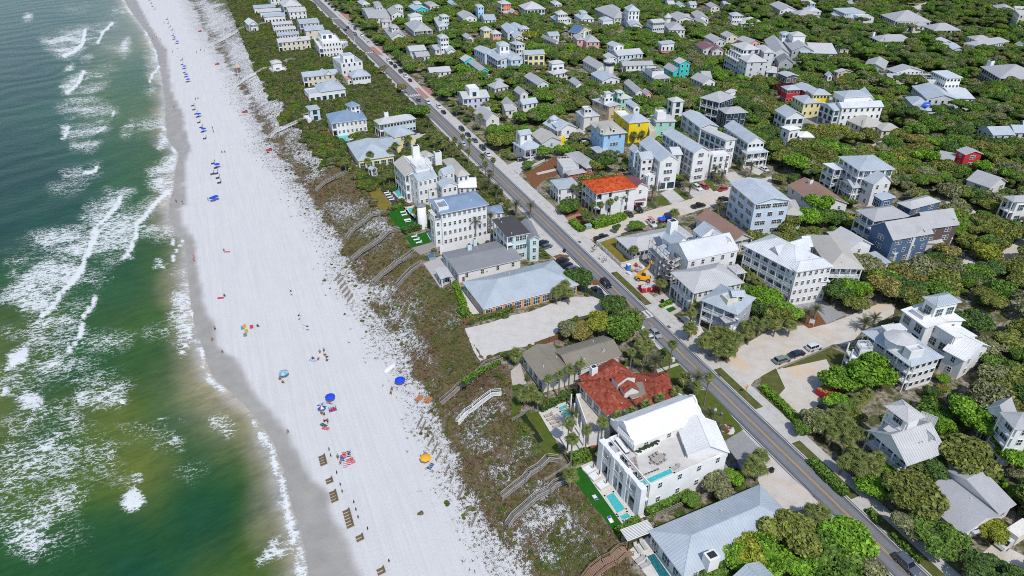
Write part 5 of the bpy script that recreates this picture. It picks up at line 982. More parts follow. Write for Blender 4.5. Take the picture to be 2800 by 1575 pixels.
H('tall grey house','four storey pale grey house with stacked corner porches and hip roofs',name='mansion');b([(425,410),(597,508),(912,432)],11.8,'hip','lgrey','lg',n=4,pitch=.5,win='ds',oh=.5);b([(270,150),(532,268),(782,205)],14.6,'hip','lgrey','lg',n=1,z0=11.6,pitch=.42,win='g',porch='0',foot=False);b([(185,250),(412,378),(640,330)],12.2,'flat','lgrey','wr',n=4,win='g',porch='0',rail=True,par=.1,pd=2.2);b([(770,175),(935,312),(1092,268)],14.2,'hip','lgrey','lg',n=4,pitch=.4,win='ds');b([(985,590),(970,702),(1196,668)],4.0,'hip','lgrey','lg',n=1,win='n',gar='1')
T('T20')
H('lilac long roof','long white building with pale lilac metal roof behind the townhouses',name='townhouse');b([(1275,855),(1420,965),(1510,915)],8.5,'gu','white','lm',n=3,rise=1.5,win='d')
H('pinkish gable','pinkish gabled cottage peeping out right of the narrow grey gable');b([(975,690),(1010,715),(1045,700)],4.6,'gu','pink','gs',n=1,rise=1.8)
for k,x,y,w_,wc,rc,lab in(('T20',1180,12,60,'white','lg','white cottage with light roof beside the blue canopy at the top'),('T20',1260,25,60,'pblue','lm','pale blue cottage under the top edge right of the blue canopy'),('T20',1345,18,60,'white','lm','white cottage under the top edge above the stepped grey cottage'),('T20',1500,30,80,'offw','gs','off-white cottage with grey gable in the top row of oaks'),('T20',1600,14,60,'white','gs','white gabled cottage at the top edge above the white square tower'),('T20',320,12,70,'white','lg','white cottage at the top edge right of the aqua porch house'),('T20',0,80,60,'coral','lm','coral cottage beside the brick coloured terrace at the top'),('T10',800,10,80,'white','lg','white house with grey roof at the top across the road'),('T10',1310,20,90,'offw','gs','off-white house with wide grey roof right of the turquoise gable'),('T10',1470,12,60,'lblue','lm','light blue cottage at the top edge by the blue tower'),('T10',1590,268,70,'offw','gs','low off-white cottage behind the white stair tower'),('T10',1420,590,0,'','',''),('T30',620,10,70,'white','lg','white house at the top edge left of the pine wood'),('T30',545,345,80,'offw','gs','low grey roof right of the grey gable manor'),('T30',450,560,50,'offw','lm','pale low roof left of the tiny tan cottage'),('T20',560,620,0,'','',''),('T30',1890,330,60,'white','gs','white house at the right edge below the cream building')):
 if not w_:continue
 H(lab.split(' at ')[0].split(' under ')[0].split(' with ')[0].split(' beside ')[0].split(' in ')[0],lab,k);b([(x-w_*.5,y),(x,y+w_*.32),(x+w_*.6,y+w_*.12)],5.2,('gu','gv','hip')[x%3],wc,rc,n=2,rise=1.9)
v=W3((1110,28),3,'T20');t=thing('canopy_tent','bright blue canopy tent among the cottages at the top','tent',(v.x,v.y,0));t2=MB();t2.poly([(-4,-3,3),(4,-3,3),(0,0,4.6)]);t2.poly([(4,-3,3),(4,3,3),(0,0,4.6)]);t2.poly([(4,3,3),(-4,3,3),(0,0,4.6)]);t2.poly([(-4,3,3),(-4,-3,3),(0,0,4.6)]);t2.build('canopy',M('blue_tarp',(.02,.10,.60),.5),t);t2=MB();[t2.box(x,y,0,3,.15,.15)for x in(-3.8,3.8)for y in(-2.8,2.8)];t2.build('pole',TRIM,t)
T('T21')
H('corner grey cottage','low grey roofed cottage behind the white picket fence',name='bungalow');b([(778,345),(905,458),(1330,300)],3.6,'hip','grey','lg',n=1,pitch=.35,win='r')
H('scaffolded house','white house under construction wrapped in scaffolding with bright metal roofs',name='beach_house');b([(1175,395),(1330,520),(1640,385)],9.4,'gv','white','wm',n=3,rise=3.2,win='d',oh=.2);b([(1130,340),(1235,420),(1330,380)],8.8,'gu','white','gm',n=3,rise=3.0,win='s',oh=.2);b([(1365,290),(1430,340),(1560,290)],10.2,'gu','white','gm',n=3,rise=2.6,win='s',oh=.2);b([(1030,440),(1100,500),(1190,455)],6.4,'s0','lgrey','gm',n=2,rise=1.2,win='g');chim((1215,215),14.6,2.2,5.0);b([(1490,360),(1600,430),(1640,390)],9.2,'gu','white','wm',n=3,rise=3.0,win='d',oh=.2)
H('brown shingle cottage','long cottage with mottled brown shingle gable roof',name='bungalow');b([(1385,190),(1660,385),(1795,330)],5.2,'gu','offw','br',n=1,rise=2.4,win='s',porch='1',pd=1.6)
H('grey hip house','white house with broad light grey hip roof and tall porch',name='beach_house');b([(1195,605),(1370,765),(1660,605)],8.2,'hip','white','lg',n=2,pitch=.42,win='rm',porch='0',pd=1.8,oh=.6);b([(1620,555),(1690,620),(1745,580)],5.2,'hip','white','lg',n=1,pitch=.4,porch='1')
H('grey deck house','blue-grey house with metal hip roof, sunken roof deck and glass balconies',name='beach_house');b([(1425,815),(1700,928),(1932,832)],8.8,'hip','grey','gm',n=3,pitch=.5,win='gs',porch='0',pd=3.2,oh=.6);b([(1580,770),(1630,815),(1690,780)],11.2,'flat','cream',M('deck_top',(.50,.49,.47),.85),z0=9,par=.7,n=1,win='n',foot=False);b([(1635,740),(1665,790),(1740,745)],11.4,'gv','grey','lm',z0=9,rise=.8,n=1,win='g',foot=False);b([(1555,940),(1610,995),(1690,955)],6.3,'flat','slate','tn',z0=5.9,par=.3,win='n',foot=False)
T('T31')
H('grey veranda block','tall pale grey house with slatted roof and stacked verandas',name='beach_house');b([(-290,-70),(-100,90),(110,10)],12.6,'gu','pblue','lm',n=4,rise=1.6,win='w',oh=.5);b([(-110,60),(-20,110),(118,60)],10.0,'flat','lgrey','lg',n=3,porch='1',win='w',rail=True,pd=2);b([(60,50),(120,170),(235,108)],6,'hip','aqua','tn',n=2,pitch=.4)
H('navy gabled house','dark navy blue house with grey roofs and white trimmed gables',name='mansion');b([(765,255),(945,364),(1186,275)],9.4,'gv','slate','gs',n=3,rise=3.9,win='d',oh=.5);b([(660,135),(800,222),(1015,145)],10.0,'hip','slate','gs',n=3,pitch=.45,win='d',porch='0');b([(790,20),(860,62),(965,50)],12.6,'s0','slate','lm',z0=9,n=1,rise=.6,win='g',foot=False);b([(1050,320),(1100,345),(1175,300)],9.0,'gu','lgrey','lg',n=3,rise=2.6,win='d');b([(920,460),(960,475),(1070,410)],4.0,'s1','lgrey','lg',z0=.2,n=1,rise=.8,win='n',foot=False)
H('brown gabled house','dark brown gabled house adjoining the navy one',name='mansion');b([(1040,190),(1190,280),(1408,224)],9.2,'gv','brown','gs',n=3,rise=3.9,win='d',oh=.5);b([(970,80),(1080,130),(1260,50)],9.6,'hip','slate','lg',n=3,pitch=.45,win='d');b([(1290,245),(1320,260),(1410,212)],8.8,'gu','brown','lg',n=3,rise=2.4,win='d');b([(1165,350),(1200,385),(1290,345)],3.8,'s1','offw','lg',z0=.2,rise=.7,win='n',n=1,foot=False);b([(1280,330),(1300,350),(1360,315)],3.8,'s1','offw','lg',z0=.2,rise=.6,win='n',n=1,foot=False)
H('grey gabled annex','white garage annex with grey gable roof beside the navy house',name='annex');b([(440,335),(610,438),(765,378)],5.8,'gu','white','lg',n=2,rise=2.8,win='s');b([(440,300),(480,330),(560,300)],5,'hip','slate','lg',n=1);b([(740,470),(860,545),(950,540)],3.4,'s1','lgrey','lm',n=1,rise=.5)
H('bright white-roofed house','large white house with brilliant white metal hips and long verandas',name='mansion');b([(-190,400),(215,610),(430,510)],11.4,'hip','white','wm',n=4,pitch=.55,win='wm',porch='0',pd=1.6,oh=.7,gar='1');b([(-10,440),(90,500),(260,400)],12.0,'gv','white','wm',z0=10,n=1,rise=2.6,win='n',foot=False);b([(130,535),(215,605),(420,500)],11.8,'hip','white','wm',n=4,z0=0,pitch=.6,win='m',foot=False);b([(210,340),(280,415),(330,400)],10.4,'gv','white','wm',n=3,rise=2,win='n');pergola([(270,680),(285,695),(425,640)],6.6,6.2,n=14)
H('grey porch house','house with warm grey hip roof and white stacked porches',name='beach_house');b([(285,320),(460,575),(645,470)],9.2,'hip','lgrey','tn',n=3,pitch=.5,win='g',porch='1',pd=2.6,oh=.6)
H('lookout tower house','white and glass house topped by a pyramid roofed lookout',name='beach_house');b([(1165,790),(1275,865),(1430,805)],14.2,'hip','white','gm',z0=10,n=1,win='g',pitch=.5,oh=.8,foot=False);b([(1005,890),(1195,1028),(1420,920)],9.6,'gu','white','wr',n=3,rise=1.0,win='gs',oh=.4);b([(1085,880),(1175,940),(1260,905)],11.0,'flat','white','tn',z0=9,par=.6,win='n',n=1,foot=False)
H('turret-top white house','white house with pale metal hip roof, round turret and corner balconies',name='beach_house');b([(705,1050),(1080,1320),(1300,1225)],8.4,'hip','white','lm',n=3,pitch=.5,win='gr',porch='0',pd=2.2,oh=.6);b([(610,1140),(640,1190),(720,1085)],7.4,'flat','white','lm',n=3,rail=True,win='n',porch='0');pergola([(855,1010),(910,1060),(1010,1010)],11.2,10.6,n=9)
A=W3((1000,1090),11.5);o=hobj(A);t=MB();t.cyl(A.x-o.loc.x,A.y-o.loc.y,8,11.2,2.9,n=14);t.build('turret',wallmat('white'),o.e,True);t=MB();t.cyl(A.x-o.loc.x,A.y-o.loc.y,11.2,12.6,3.7,.1,14);t.build('roof',roofmat('lg'),o.e)
b([(1035,1165),(1085,1205),(1165,1170)],11.4,'flat','white','lg',z0=8,par=.6,win='n',n=1,foot=False)
H('glazed wing house','white ribbed roof house with green tinted glass wall',name='beach_house');b([(1205,1035),(1390,1150),(1590,1090)],7.6,'s2','white','wr',n=2,rise=2.2,win='gn',oh=.3);b([(1320,1190),(1490,1280),(1690,1170)],6.2,'gu','white','wr',n=2,rise=3,win='s')
H('arcade house','white arcaded house with grey roof at the right edge by orange mulch',name='beach_house');b([(1770,30),(1850,75),(1990,20)],8.4,'hip','white','gs',n=2,win='g',porch='0',pitch=.4)
T('T32')
H('veranda house with tower','white veranda house with grey cross gables and pyramid roofed tower room',name='beach_house');b([(745,352),(1050,618),(1270,450)],6.0,'gv','white','lg',n=2,rise=3.6,win='s',porch='0',pd=2.6,oh=.5);b([(878,165),(1055,298),(1185,240)],12.4,'hip','white','lg',z0=6,n=2,pitch=.5,win='sn',porch='0',pd=1.5,oh=.6,foot=False);b([(870,335),(960,400),(1040,350)],8.6,'s0','white','lg',z0=6,n=1,rise=.8,win='r',foot=False);b([(1100,395),(1180,470),(1270,445)],6.6,'gu','white','lg',n=2,rise=2.4,win='s');b([(1120,300),(1240,350),(1340,340)],6.4,'gu','white','lg',n=2,rise=2.8,win='n')
H('right edge tall house','tall white house with grey hip roofs and balconies at right edge',name='beach_house');b([(1640,185),(1790,270),(1900,220)],8.6,'gv','white','gs',n=3,rise=2.6,win='d');b([(1745,210),(1860,340),(2010,300)],11.2,'hip','white','gs',n=4,pitch=.45,win='d',porch='0',pd=1.2)
H('plain grey shingle bungalow','pale bungalow with two large plain grey shingle roof wings',name='bungalow');b([(1120,842),(1475,1142),(1742,990)],3.6,'gu','offw','gs',n=1,rise=2.2,win='sd');b([(1748,985),(1878,908)],3.7,'gv','offw','gs',n=1,rise=2.3,win='d',L=15);b([(1540,1110),(1560,1130),(1605,1108)],2.9,'slab','pink','lm',z0=2.6,win='n',foot=False)
h('seaside pavilion','white open beach pavilion with steep roof on the upper walkover','pavilion','beach_pavilion','T00');b([(1842,160),(1875,190),(1928,165)],5.5,'gu','white','wm',n=1,rise=2.4,z0=0,porch='01',pd=1.6)
h('white walkover pavilion','white pavilion with pale roof and railed platform above the dunes','pavilion','beach_pavilion','T10');b([(100,460),(118,480),(192,465)],5.6,'hip','white','lg',n=1,win='g',pitch=.4);b([(95,515),(150,535),(215,510)],1.6,'flat','white','wr',n=1,win='n',rail=True,par=.02,foot=False)
h('pale blue pavilion','pale blue pavilion with pale metal roof and steps on the dune','pavilion','beach_pavilion','T10');b([(370,800),(400,832),(482,815)],6.0,'hip','pblue','gm',n=2,win='g',pitch=.25);b([(355,875),(390,905),(420,895)],1.6,'flat','white','wr',n=1,win='n',rail=True,par=.02,foot=False)
h('grey beach cabana','open cabana with grey curved roof on the grey deck','pavilion','cabana','T11');b([(1350,585),(1395,660),(1485,635)],3.0,'gu','grey','lg',n=1,rise=.5,porch='01',pd=2.0,win='n')
h('little grey gazebo','small gazebo with blue-grey roof below the white mansion','pavilion','gazebo','T10');b([(840,1268),(868,1285),(902,1262)],3.4,'gu','white','gm',n=1,rise=.7,win='n',porch='01',pd=1)
pergola([(820,1102),(880,1192),(1056,1092)],3.1,n=10,k='T22',mat=M('black_frame',(.02,.02,.022),.6),smat=TRIM,own='black framed pergola with white slats by the narrow dark pool')
pool([(700,845),(765,815),(862,945),(790,985)],'large turquoise lap pool between green turf and the mansion arcade',k='T22');pool([(800,1000),(868,965),(905,1002),(838,1036)],'small square turquoise spa at the end of the large pool',k='T22')
pool([(948,740),(972,782),(1225,672),(1192,634)],'narrow turquoise pool on the roof terrace of the flat-topped mansion',z=7.35,k='T22')
pool([(1008,1300),(1075,1272),(1215,1470),(1120,1480)],'dark teal narrow pool beside the long blue-grey roof',k='T22',mat=POOLD)
pool([(340,180),(412,148),(430,172),(362,208)],'small turquoise spa pool by the red-tiled villa',k='T22');pool([(365,212),(432,182),(472,232),(410,268)],'turquoise villa pool under the palms',k='T22')
pool([(812,1252),(862,1235),(900,1255),(850,1280)],'small teal pool behind the orange-tiled house',k='T20',mat=POOLD)
for o in HOUSES:
 if getattr(o,'group',None)and o.e:o.e['group']=o.group
 # ------------------------------------------------------------------ vegetation
TREEC=dict(olive=(.150,.180,.038),dark=(.070,.130,.030),bright=(.130,.260,.020),greyish=(.180,.195,.095),brown=(.205,.185,.055),yellow=(.225,.255,.028),mid=(.105,.195,.028))
WORDC=dict(olive='olive',dark='dark',bright='vivid',greyish='greyish',brown='brownish',yellow='yellowish',mid='green')
def leafmat(name,mode,c=None):
 s=NT(name);s.set(.62,0,.28)
 tone=s.attr('tone')
 if mode=='random':
  oi=s.n('ShaderNodeObjectInfo');base=s.ramp(s.math('ADD',s.math('MULTIPLY',oi.outputs['Random'],.62),s.math('SUBTRACT',s.noise(.045,3),.30),None,True),[(0,TREEC['olive']),(.22,TREEC['greyish']),(.34,TREEC['dark']),(.48,TREEC['mid']),(.68,TREEC['olive']),(.78,TREEC['bright']),(.90,TREEC['brown']),(.95,TREEC['yellow'])],'CONSTANT')
 elif mode=='object':
  oi=s.n('ShaderNodeObjectInfo');base=oi.outputs['Color']
 else:base=c
 k=s.noise(.55,3)
 f=s.math('ADD',s.math('MULTIPLY',tone,.75),s.math('MULTIPLY',k,.25))
 c1=s.mix(1.0,base,s.ramp(f,[(.15,(.6,.6,.62)),(.5,(1.0,1.0,1.0)),(.85,(1.75,1.6,1.3))]),'MULTIPLY');s.col(c1)
 s.b.inputs['Transmission Weight'].default_value=0
 MATS[name]=s.m;return s.m
LEAF_R=leafmat('foliage_mixed','random');LEAF_O=leafmat('foliage','object')
BARK=M('bark',(.13,.105,.085),.9,var=.3,scale=4);PBARK=M('palm_bark',(.20,.165,.13),.9,var=.3,scale=5)
def cards_mesh(name,pos,nrm,size,mat,core=None,tone=None,asp=1.0):
 n=len(pos);nrm=nrm/(np.linalg.norm(nrm,axis=1,keepdims=True)+1e-9)
 r=RNG.normal(size=(n,3));tg=np.cross(nrm,r);tg/=(np.linalg.norm(tg,axis=1,keepdims=True)+1e-9);bt=np.cross(nrm,tg)
 sz=size[:,None]
 v=np.stack([pos-tg*sz*asp,pos-bt*sz*.62+nrm*sz*.12,pos+tg*sz*asp,pos+bt*sz*.62+nrm*sz*.12],1).reshape(-1,3)
 f=np.arange(4*n).reshape(n,4);tn=RNG.random(n)if tone is None else tone
 V,F=[tuple(x)for x in v],[tuple(x)for x in f];TN=list(tn)
 if core:
  for c,rad in core:
   k=len(V);U,R=8,5
   for i in range(R+1):
    ph=math.pi*i/R
    for j in range(U):
     th=2*math.pi*j/U;q=rad*(1+.12*math.sin(3*th+i));V.append((c[0]+q*math.sin(ph)*math.cos(th),c[1]+q*math.sin(ph)*math.sin(th),c[2]+.8*q*math.cos(ph)))
   for i in range(R):
    for j in range(U):F.append((k+i*U+j,k+(i+1)*U+j,k+(i+1)*U+(j+1)%U,k+i*U+(j+1)%U));TN.append(.42)
 me=bpy.data.meshes.new(name);me.from_pydata(V,[],F);a=me.attributes.new('tone','FLOAT','FACE');a.data.foreach_set('value',np.array(TN,np.float32));me.materials.append(mat);me.update();return me
def crown(seed,lumps=9,n=1500,flat=.62,card=.125,mat=None,spread=.62,open_=0.):
 rg=np.random.default_rng(seed);C=[]
 for i in range(lumps):
  a=rg.uniform(0,6.28);r=spread*math.sqrt(rg.uniform(0,1));C.append((np.array([r*math.cos(a),r*math.sin(a),rg.uniform(-.28,.42)*flat+(.2*(1-r))]),rg.uniform(.30,.48)))
 pos,nr=[],[]
 while len(pos)<n:
  c,r=C[rg.integers(lumps)];d=rg.normal(size=3);d/=np.linalg.norm(d)
  if d[2]<-.35:continue
  p=c+d*r*rg.uniform(.86,1.1)*np.array([1,1,.85])
  if any(np.linalg.norm((p-c2)/np.array([1,1,.85]))<r2*.8 for c2,r2 in C):continue
  pos.append(p);nr.append(d+rg.normal(size=3)*.75)
 core=[(c,r*(.80-open_))for c,r in C]
 return cards_mesh('crown',np.array(pos),np.array(nr),rg.uniform(.6,1.25,n)*card,mat or LEAF_R,core)
CROWNS=[crown(1,12,2300,.62,.105,None,.72),crown(2,14,2400,.58,.10,None,.75),crown(3,9,2000,.7,.105),crown(4,15,2600,.5,.095,None,.8),crown(5,10,2100,.8,.11),crown(6,13,2100,.6,.10,None,.82,.14)]
def trunk_mesh(seed):
 rg=random.Random(seed);b_=MB();b_.cyl(0,0,0,.55,.09,.06,7,0,False)
 for i in range(5):
  a=i*1.26+rg.uniform(-.3,.3);b_.bar((0,0,.45+.03*i),(.42*math.cos(a),.42*math.sin(a),.9+rg.uniform(-.05,.15)),.05)
 return b_.mesh('trunk',BARK)
TRUNKS=[trunk_mesh(i)for i in range(3)]
TREES=[]
def inall(polys,x,y,grow=0.):
 r=np.zeros(x.shape,bool)
 for p in polys:
  xs=[q[0]for q in p];ys=[q[1]for q in p]
  s=(x>min(xs)-1)&(x<max(xs)+1)&(y>min(ys)-1)&(y<max(ys)+1)
  if s.any():r[s]|=inside(p,x[s],y[s])
 return r
def foot_d(x,y):
 d=np.full(x.shape,99.)
 for p in HFOOT:
  cx=sum(q[0]for q in p)/4;cy=sum(q[1]for q in p)/4
  s=(np.abs(x-cx)<24)&(np.abs(y-cy)<24)
  if s.any():
   xs,ys=x[s],y[s];e=seg_d(xs,ys,list(p)+[p[0]]);e=np.where(inside(p,xs,ys),-e,e);d[s]=np.minimum(d[s],e)
 return d
def clear_d(x,y):
 r=inall(CLEAR,x,y)
 for dx,dy in((1.3,0),(-1.3,0),(0,1.3),(0,-1.3)):r|=inall(CLEAR,x+dx,y+dy)
 return r
MAN=[('T32',(1490,560),6.3,8,'olive','broad olive oak between the veranda house and the grey bungalow'),('T32',(1090,830),5.4,7,'olive','large dark olive oak overhanging the pavement near the bottom right'),('T32',(1530,230),4.4,8,'bright','bright lime green tree beside the right edge tall house'),('T32',(1620,330),3.6,7,'bright',None),('T32',(1270,1160),4.4,5.5,'mid','dense round green tree in front of the pink walled bungalow'),('T32',(150,1140),5.6,6.5,'olive','broad olive tree beside the roadside palm at the bottom'),('T32',(590,1170),4.8,6,'bright','bright green bushy tree on the road edge at the bottom'),('T32',(520,1370),5.2,6,'mid',None),('T32',(260,1350),4.2,5,'bright',None),('T32',(720,1320),4,5,'greyish',None),('T32',(40,1320),4.5,5,'bright',None),('T32',(1640,1390),3.8,5,'dark','dark leafy tree casting shade on the bottom right drive'),('T32',(1700,1110),2.8,4,'yellow','yellow-green tree beside the white box truck'),('T32',(1080,1060),3.6,4.5,'greyish',None),('T32',(800,780),3.,4,'bright',None),('T32',(1200,620),4,6,'dark',None),('T32',(930,620),2.6,3,'bright',None),('T32',(260,330),2.4,3,'mid',None),('T32',(1750,420),3.2,5,'bright',None),('T32',(1850,560),3.6,5,'bright',None),('T22',(1800,1250),4.2,5,'yellow',None),('T22',(1700,1290),3.6,4.5,'bright',None),('T22',(1500,1400),2.8,3.2,'mid',None),('T22',(1560,765),3.3,4,'greyish','grey-green spreading tree between the mansion and the wooden fence'),('T22',(1660,700),2.,3.2,'bright',None),('T22',(1360,880),2.0,2.6,'mid','round green bush at the end of the wooden fence'),('T31',(650,735),4.2,6.5,'bright','round bright green tree by the sandy side street'),('T31',(505,745),4.4,6.5,'dark',None),('T31',(880,720),4.6,6,'brown','ochre brown tree right of the round bright green one'),('T31',(720,560),5,7,'greyish',None),('T31',(1150,580),5.6,6.5,'greyish',None),('T31',(1330,660),5.2,6,'olive',None),('T31',(1110,790),4.2,5.5,'olive',None),('T31',(1690,590),3.8,5.5,'dark','dark green spreading tree by the sandy lane'),('T31',(740,1340),6.2,7.5,'bright','very broad leafy green tree in front of the turret-top house'),('T31',(560,1420),4.5,5.5,'bright',None),('T31',(380,90),5.,8.5,'bright','tall bright green tree between grey veranda block and navy house'),('T31',(290,190),4.6,7,'bright',None),('T31',(150,210),4.2,6,'olive',None),('T31',(430,200),4,6,'mid',None),('T31',(1150,1200),4,4,'greyish',None),('T31',(1600,1200),4.2,4.5,'greyish',None),('T31',(1560,980),5,6,'dark',None),('T21',(500,650),4.2,5.5,'dark','round dark green tree at the end of the cedar walled ranch'),('T21',(340,650),2.8,4,'dark',None),('T21',(760,850),3.9,5,'dark','glossy dark green tree on the corner of the sandy lot'),('T21',(640,990),4.2,5.5,'yellow','dense yellow-green tree behind the brown metal roof'),('T21',(840,1010),5.4,6.5,'mid','largest spreading green tree between sandy lot and road'),('T21',(900,950),3.4,5.5,'greyish',None),('T21',(540,1050),3.6,4.5,'brown',None),('T21',(430,1040),3.2,4.5,'greyish','sparse grey-twigged tree at the edge of the sandy lot'),('T21',(790,275),1.7,2.8,'dark','small dark round tree standing alone at the side street'),('T21',(935,255),2.8,3.,'mid',None),('T21',(440,95),3.6,4,'dark',None),('T21',(400,130),2.6,3,'mid',None),('T11',(1720,580),1.9,2.6,'greyish','small twiggy tree beside the dark grey low house'),('T20',(700,1220),4.8,7.5,'dark','big dark green tree behind the orange-tiled house'),('T20',(640,1250),3.6,6,'olive',None),('T20',(250,1150),3.8,5,'mid',None),('T20',(380,1125),3.4,4.6,'bright',None),('T20',(490,1030),3.4,4.6,'greyish',None),('T20',(120,1240),2.4,3.5,'mid',None),('T20',(1740,600),3.6,6,'bright','bright green tree in front of the tall four storey grey house'),('T20',(260,410),5,6.5,'bright','vivid green tree beside the yellow porch house'),('T10',(1560,520),5.6,6,'bright','vivid green domed tree right of the small white lean-to'),('T20',(140,270),6,7.5,'yellow',None),('T30',(210,1230),6,7,'bright','broad bright green tree beside the white porch mansion'),('T30',(1120,980),5.5,8,'mid',None),('T30',(1180,1190),5.2,7.5,'bright',None),('T30',(1440,1010),5,8,'dark',None),('T20',(1430,850),3,6,'dark',None),('T10',(960,530),3.2,5.5,'greyish',None),('T10',(1100,665),3.,5,'brown',None),('T10',(1230,840),5.4,6.5,'mid','large green tree on the bend beside the brick crossing')]
for k,p,r,hh,c,lab in MAN:
 v=W3(p,hh*.62,k);TREES.append([v.x,v.y,r,hh,c,int(RNG.integers(6)),lab,0.])
ga,gb=np.meshgrid(np.arange(-46,790,4.7),np.arange(-11,-640,-4.7),indexing='ij');ga=ga+RNG.uniform(-1.9,1.9,ga.shape);gb=gb+RNG.uniform(-1.9,1.9,gb.shape)
fx=(R0.x+TD.x*ga+QD.x*gb).ravel();fy=(R0.y+TD.y*ga+QD.y*gb).ravel()
qx,qy=PX(fx,fy,np.full(fx.shape,2.));ok=(qx>-60)&(qx<2900)&(qy>-45)&(qy<1680);fx,fy,qx,qy=fx[ok],fy[ok],qx[ok],qy[ok]
fd=foot_d(fx,fy);ok=(fd>1.0)&~clear_d(fx,fy);OPEN_=[[full(p,k)for p in pts]for k,pts in(('T21',[(1000,900),(1180,860),(1420,800),(1420,1100),(1480,1250),(1300,1080)]),('ZC',[(560,400),(900,250),(1400,560),(1400,900),(1000,990)]),('T21',[(700,170),(1100,130),(1660,-40),(1700,80),(1320,200),(1060,260),(700,330)]),('T20',[(0,1200),(330,1150),(560,1449),(100,1449)]),('Z3',[(600,1150),(1900,800),(2500,650),(2500,950),(2200,960),(700,1417)]),('T31',[(0,1050),(950,820),(980,960),(560,1200),(460,1449),(0,1449)]),('T32',[(0,0),(470,-60),(420,120),(280,280),(140,240)]))]
for p in OPEN_:ok&=~inside(p,qx,qy)
for m in TREES:ok&=np.hypot(fx-m[0],fy-m[1])>m[2]*.85
gap=fbm(fx/26,fy/26,91);ok&=~((gap>.61)&(RNG.random(fx.shape)<.8))
fx,fy,fd,qx,qy=fx[ok],fy[ok],fd[ok],qx[ok],qy[ok]
cl=fbm(fx/34,fy/34,95);KEYS=list(TREEC)
for x,y,d,u,w,px_ in zip(fx,fy,fd,cl,RNG.random(len(fx)),qx):
 big=RNG.random();r=1.3+.16*max(0,d)+big*.4 if d<4.5 else 2.5+big*2.3
 hh=r*.95+RNG.uniform(.6,1.9)-(.5 if d<5 else 0)
 if x>170 and y>300 and w>.35:hh*=1.5;r*=.9
 elif d<6 and y>230:hh=min(hh,3.3);r=min(r,2.1)
 c=('dark','mid','bright','olive')[min(3,int(w*3.3))]if u<.36 else('brown','greyish','olive','olive','yellow')[min(4,int(w*4.4))]if u>.62 else('olive','greyish','dark','mid','olive','bright')[min(5,int(w*5.4))]
 TREES.append([x,y,r,hh,c,int(RNG.integers(6)),None,0.])
def app(tr):return tr[2]/math.hypot(tr[0],tr[1],CAMH)
man=[tr for i,tr in enumerate(TREES)if i<len(MAN)];rest=sorted(TREES[len(MAN):],key=lambda tr:-app(tr))
def in_frame(tr):
 a,c=PX(np.array([tr[0]]),np.array([tr[1]]),np.array([tr[3]*.6]));return-20<a[0]<2820 and-10<c[0]<1600
vis=[tr for tr in rest if in_frame(tr)];SINGLES=man+vis[:292-len(man)];ids=set(id(tr)for tr in SINGLES);MASS=[tr for tr in rest if id(tr)not in ids]
LAND=[(o.loc.x,o.loc.y,o.short)for o in HOUSES if o.e]
def near_names(x,y):
 a=sorted((math.hypot(x-u,y-w),s)for u,w,s in LAND);return a[0][1],a[1][1],a[0][0]
ORD=['leftmost']+[w+' from left' for w in 'second third fourth fifth sixth seventh eighth ninth tenth eleventh twelfth thirteenth fourteenth fifteenth sixteenth seventeenth eighteenth nineteenth twentieth twenty-first twenty-second'.split()]
def name_all(items,desc,word):
 """items: (x, y, z, obj, fixed label, size word, colour word)"""
 by={}
 for it in items:
  if it[4]:it[3]['label']=it[4];continue
  a,c,d=near_names(it[0],it[1]);k='%s %s %s between %s and %s'%(it[5],it[6],word,a,c)
  by.setdefault(k,[]).append(it)
 for k,l in by.items():
  if len(l)==1:l[0][3]['label']=k;continue
  px_=[PX(np.array([i[0]]),np.array([i[1]]),np.array([i[2]]))[0][0]for i in l]
  for j,i in enumerate(sorted(range(len(l)),key=lambda t:px_[t])):l[i][3]['label']=k+', '+('rightmost' if j==len(l)-1 and j else ORD[min(j,21)])
items=[]
for x,y,r,hh,c,ci,lab,z in SINGLES:
 t=thing('oak_tree',None,'tree',(x,y,z),RNG.uniform(0,6.28),'trees among the houses')
 ch=max(r*RNG.uniform(.6,.95),1.0);cz=hh-ch*.62
 add('trunk',TRUNKS[ci%3],t,(0,0,-.1),None,(r*.9,r*.9,cz*1.15))
 o=add('crown',CROWNS[ci],t,(0,0,cz),None,(r,r,ch));o.material_slots[0].link='OBJECT';o.material_slots[0].material=LEAF_O
 k=TREEC[c];j=RNG.uniform(.85,1.15);o.color=(k[0]*j,k[1]*j,k[2]*j,1)
 items.append((x,y,hh*.6,t,lab,'large' if r>4 else 'medium' if r>2.9 else 'small',WORDC[c]))
name_all(items,None,'oak')
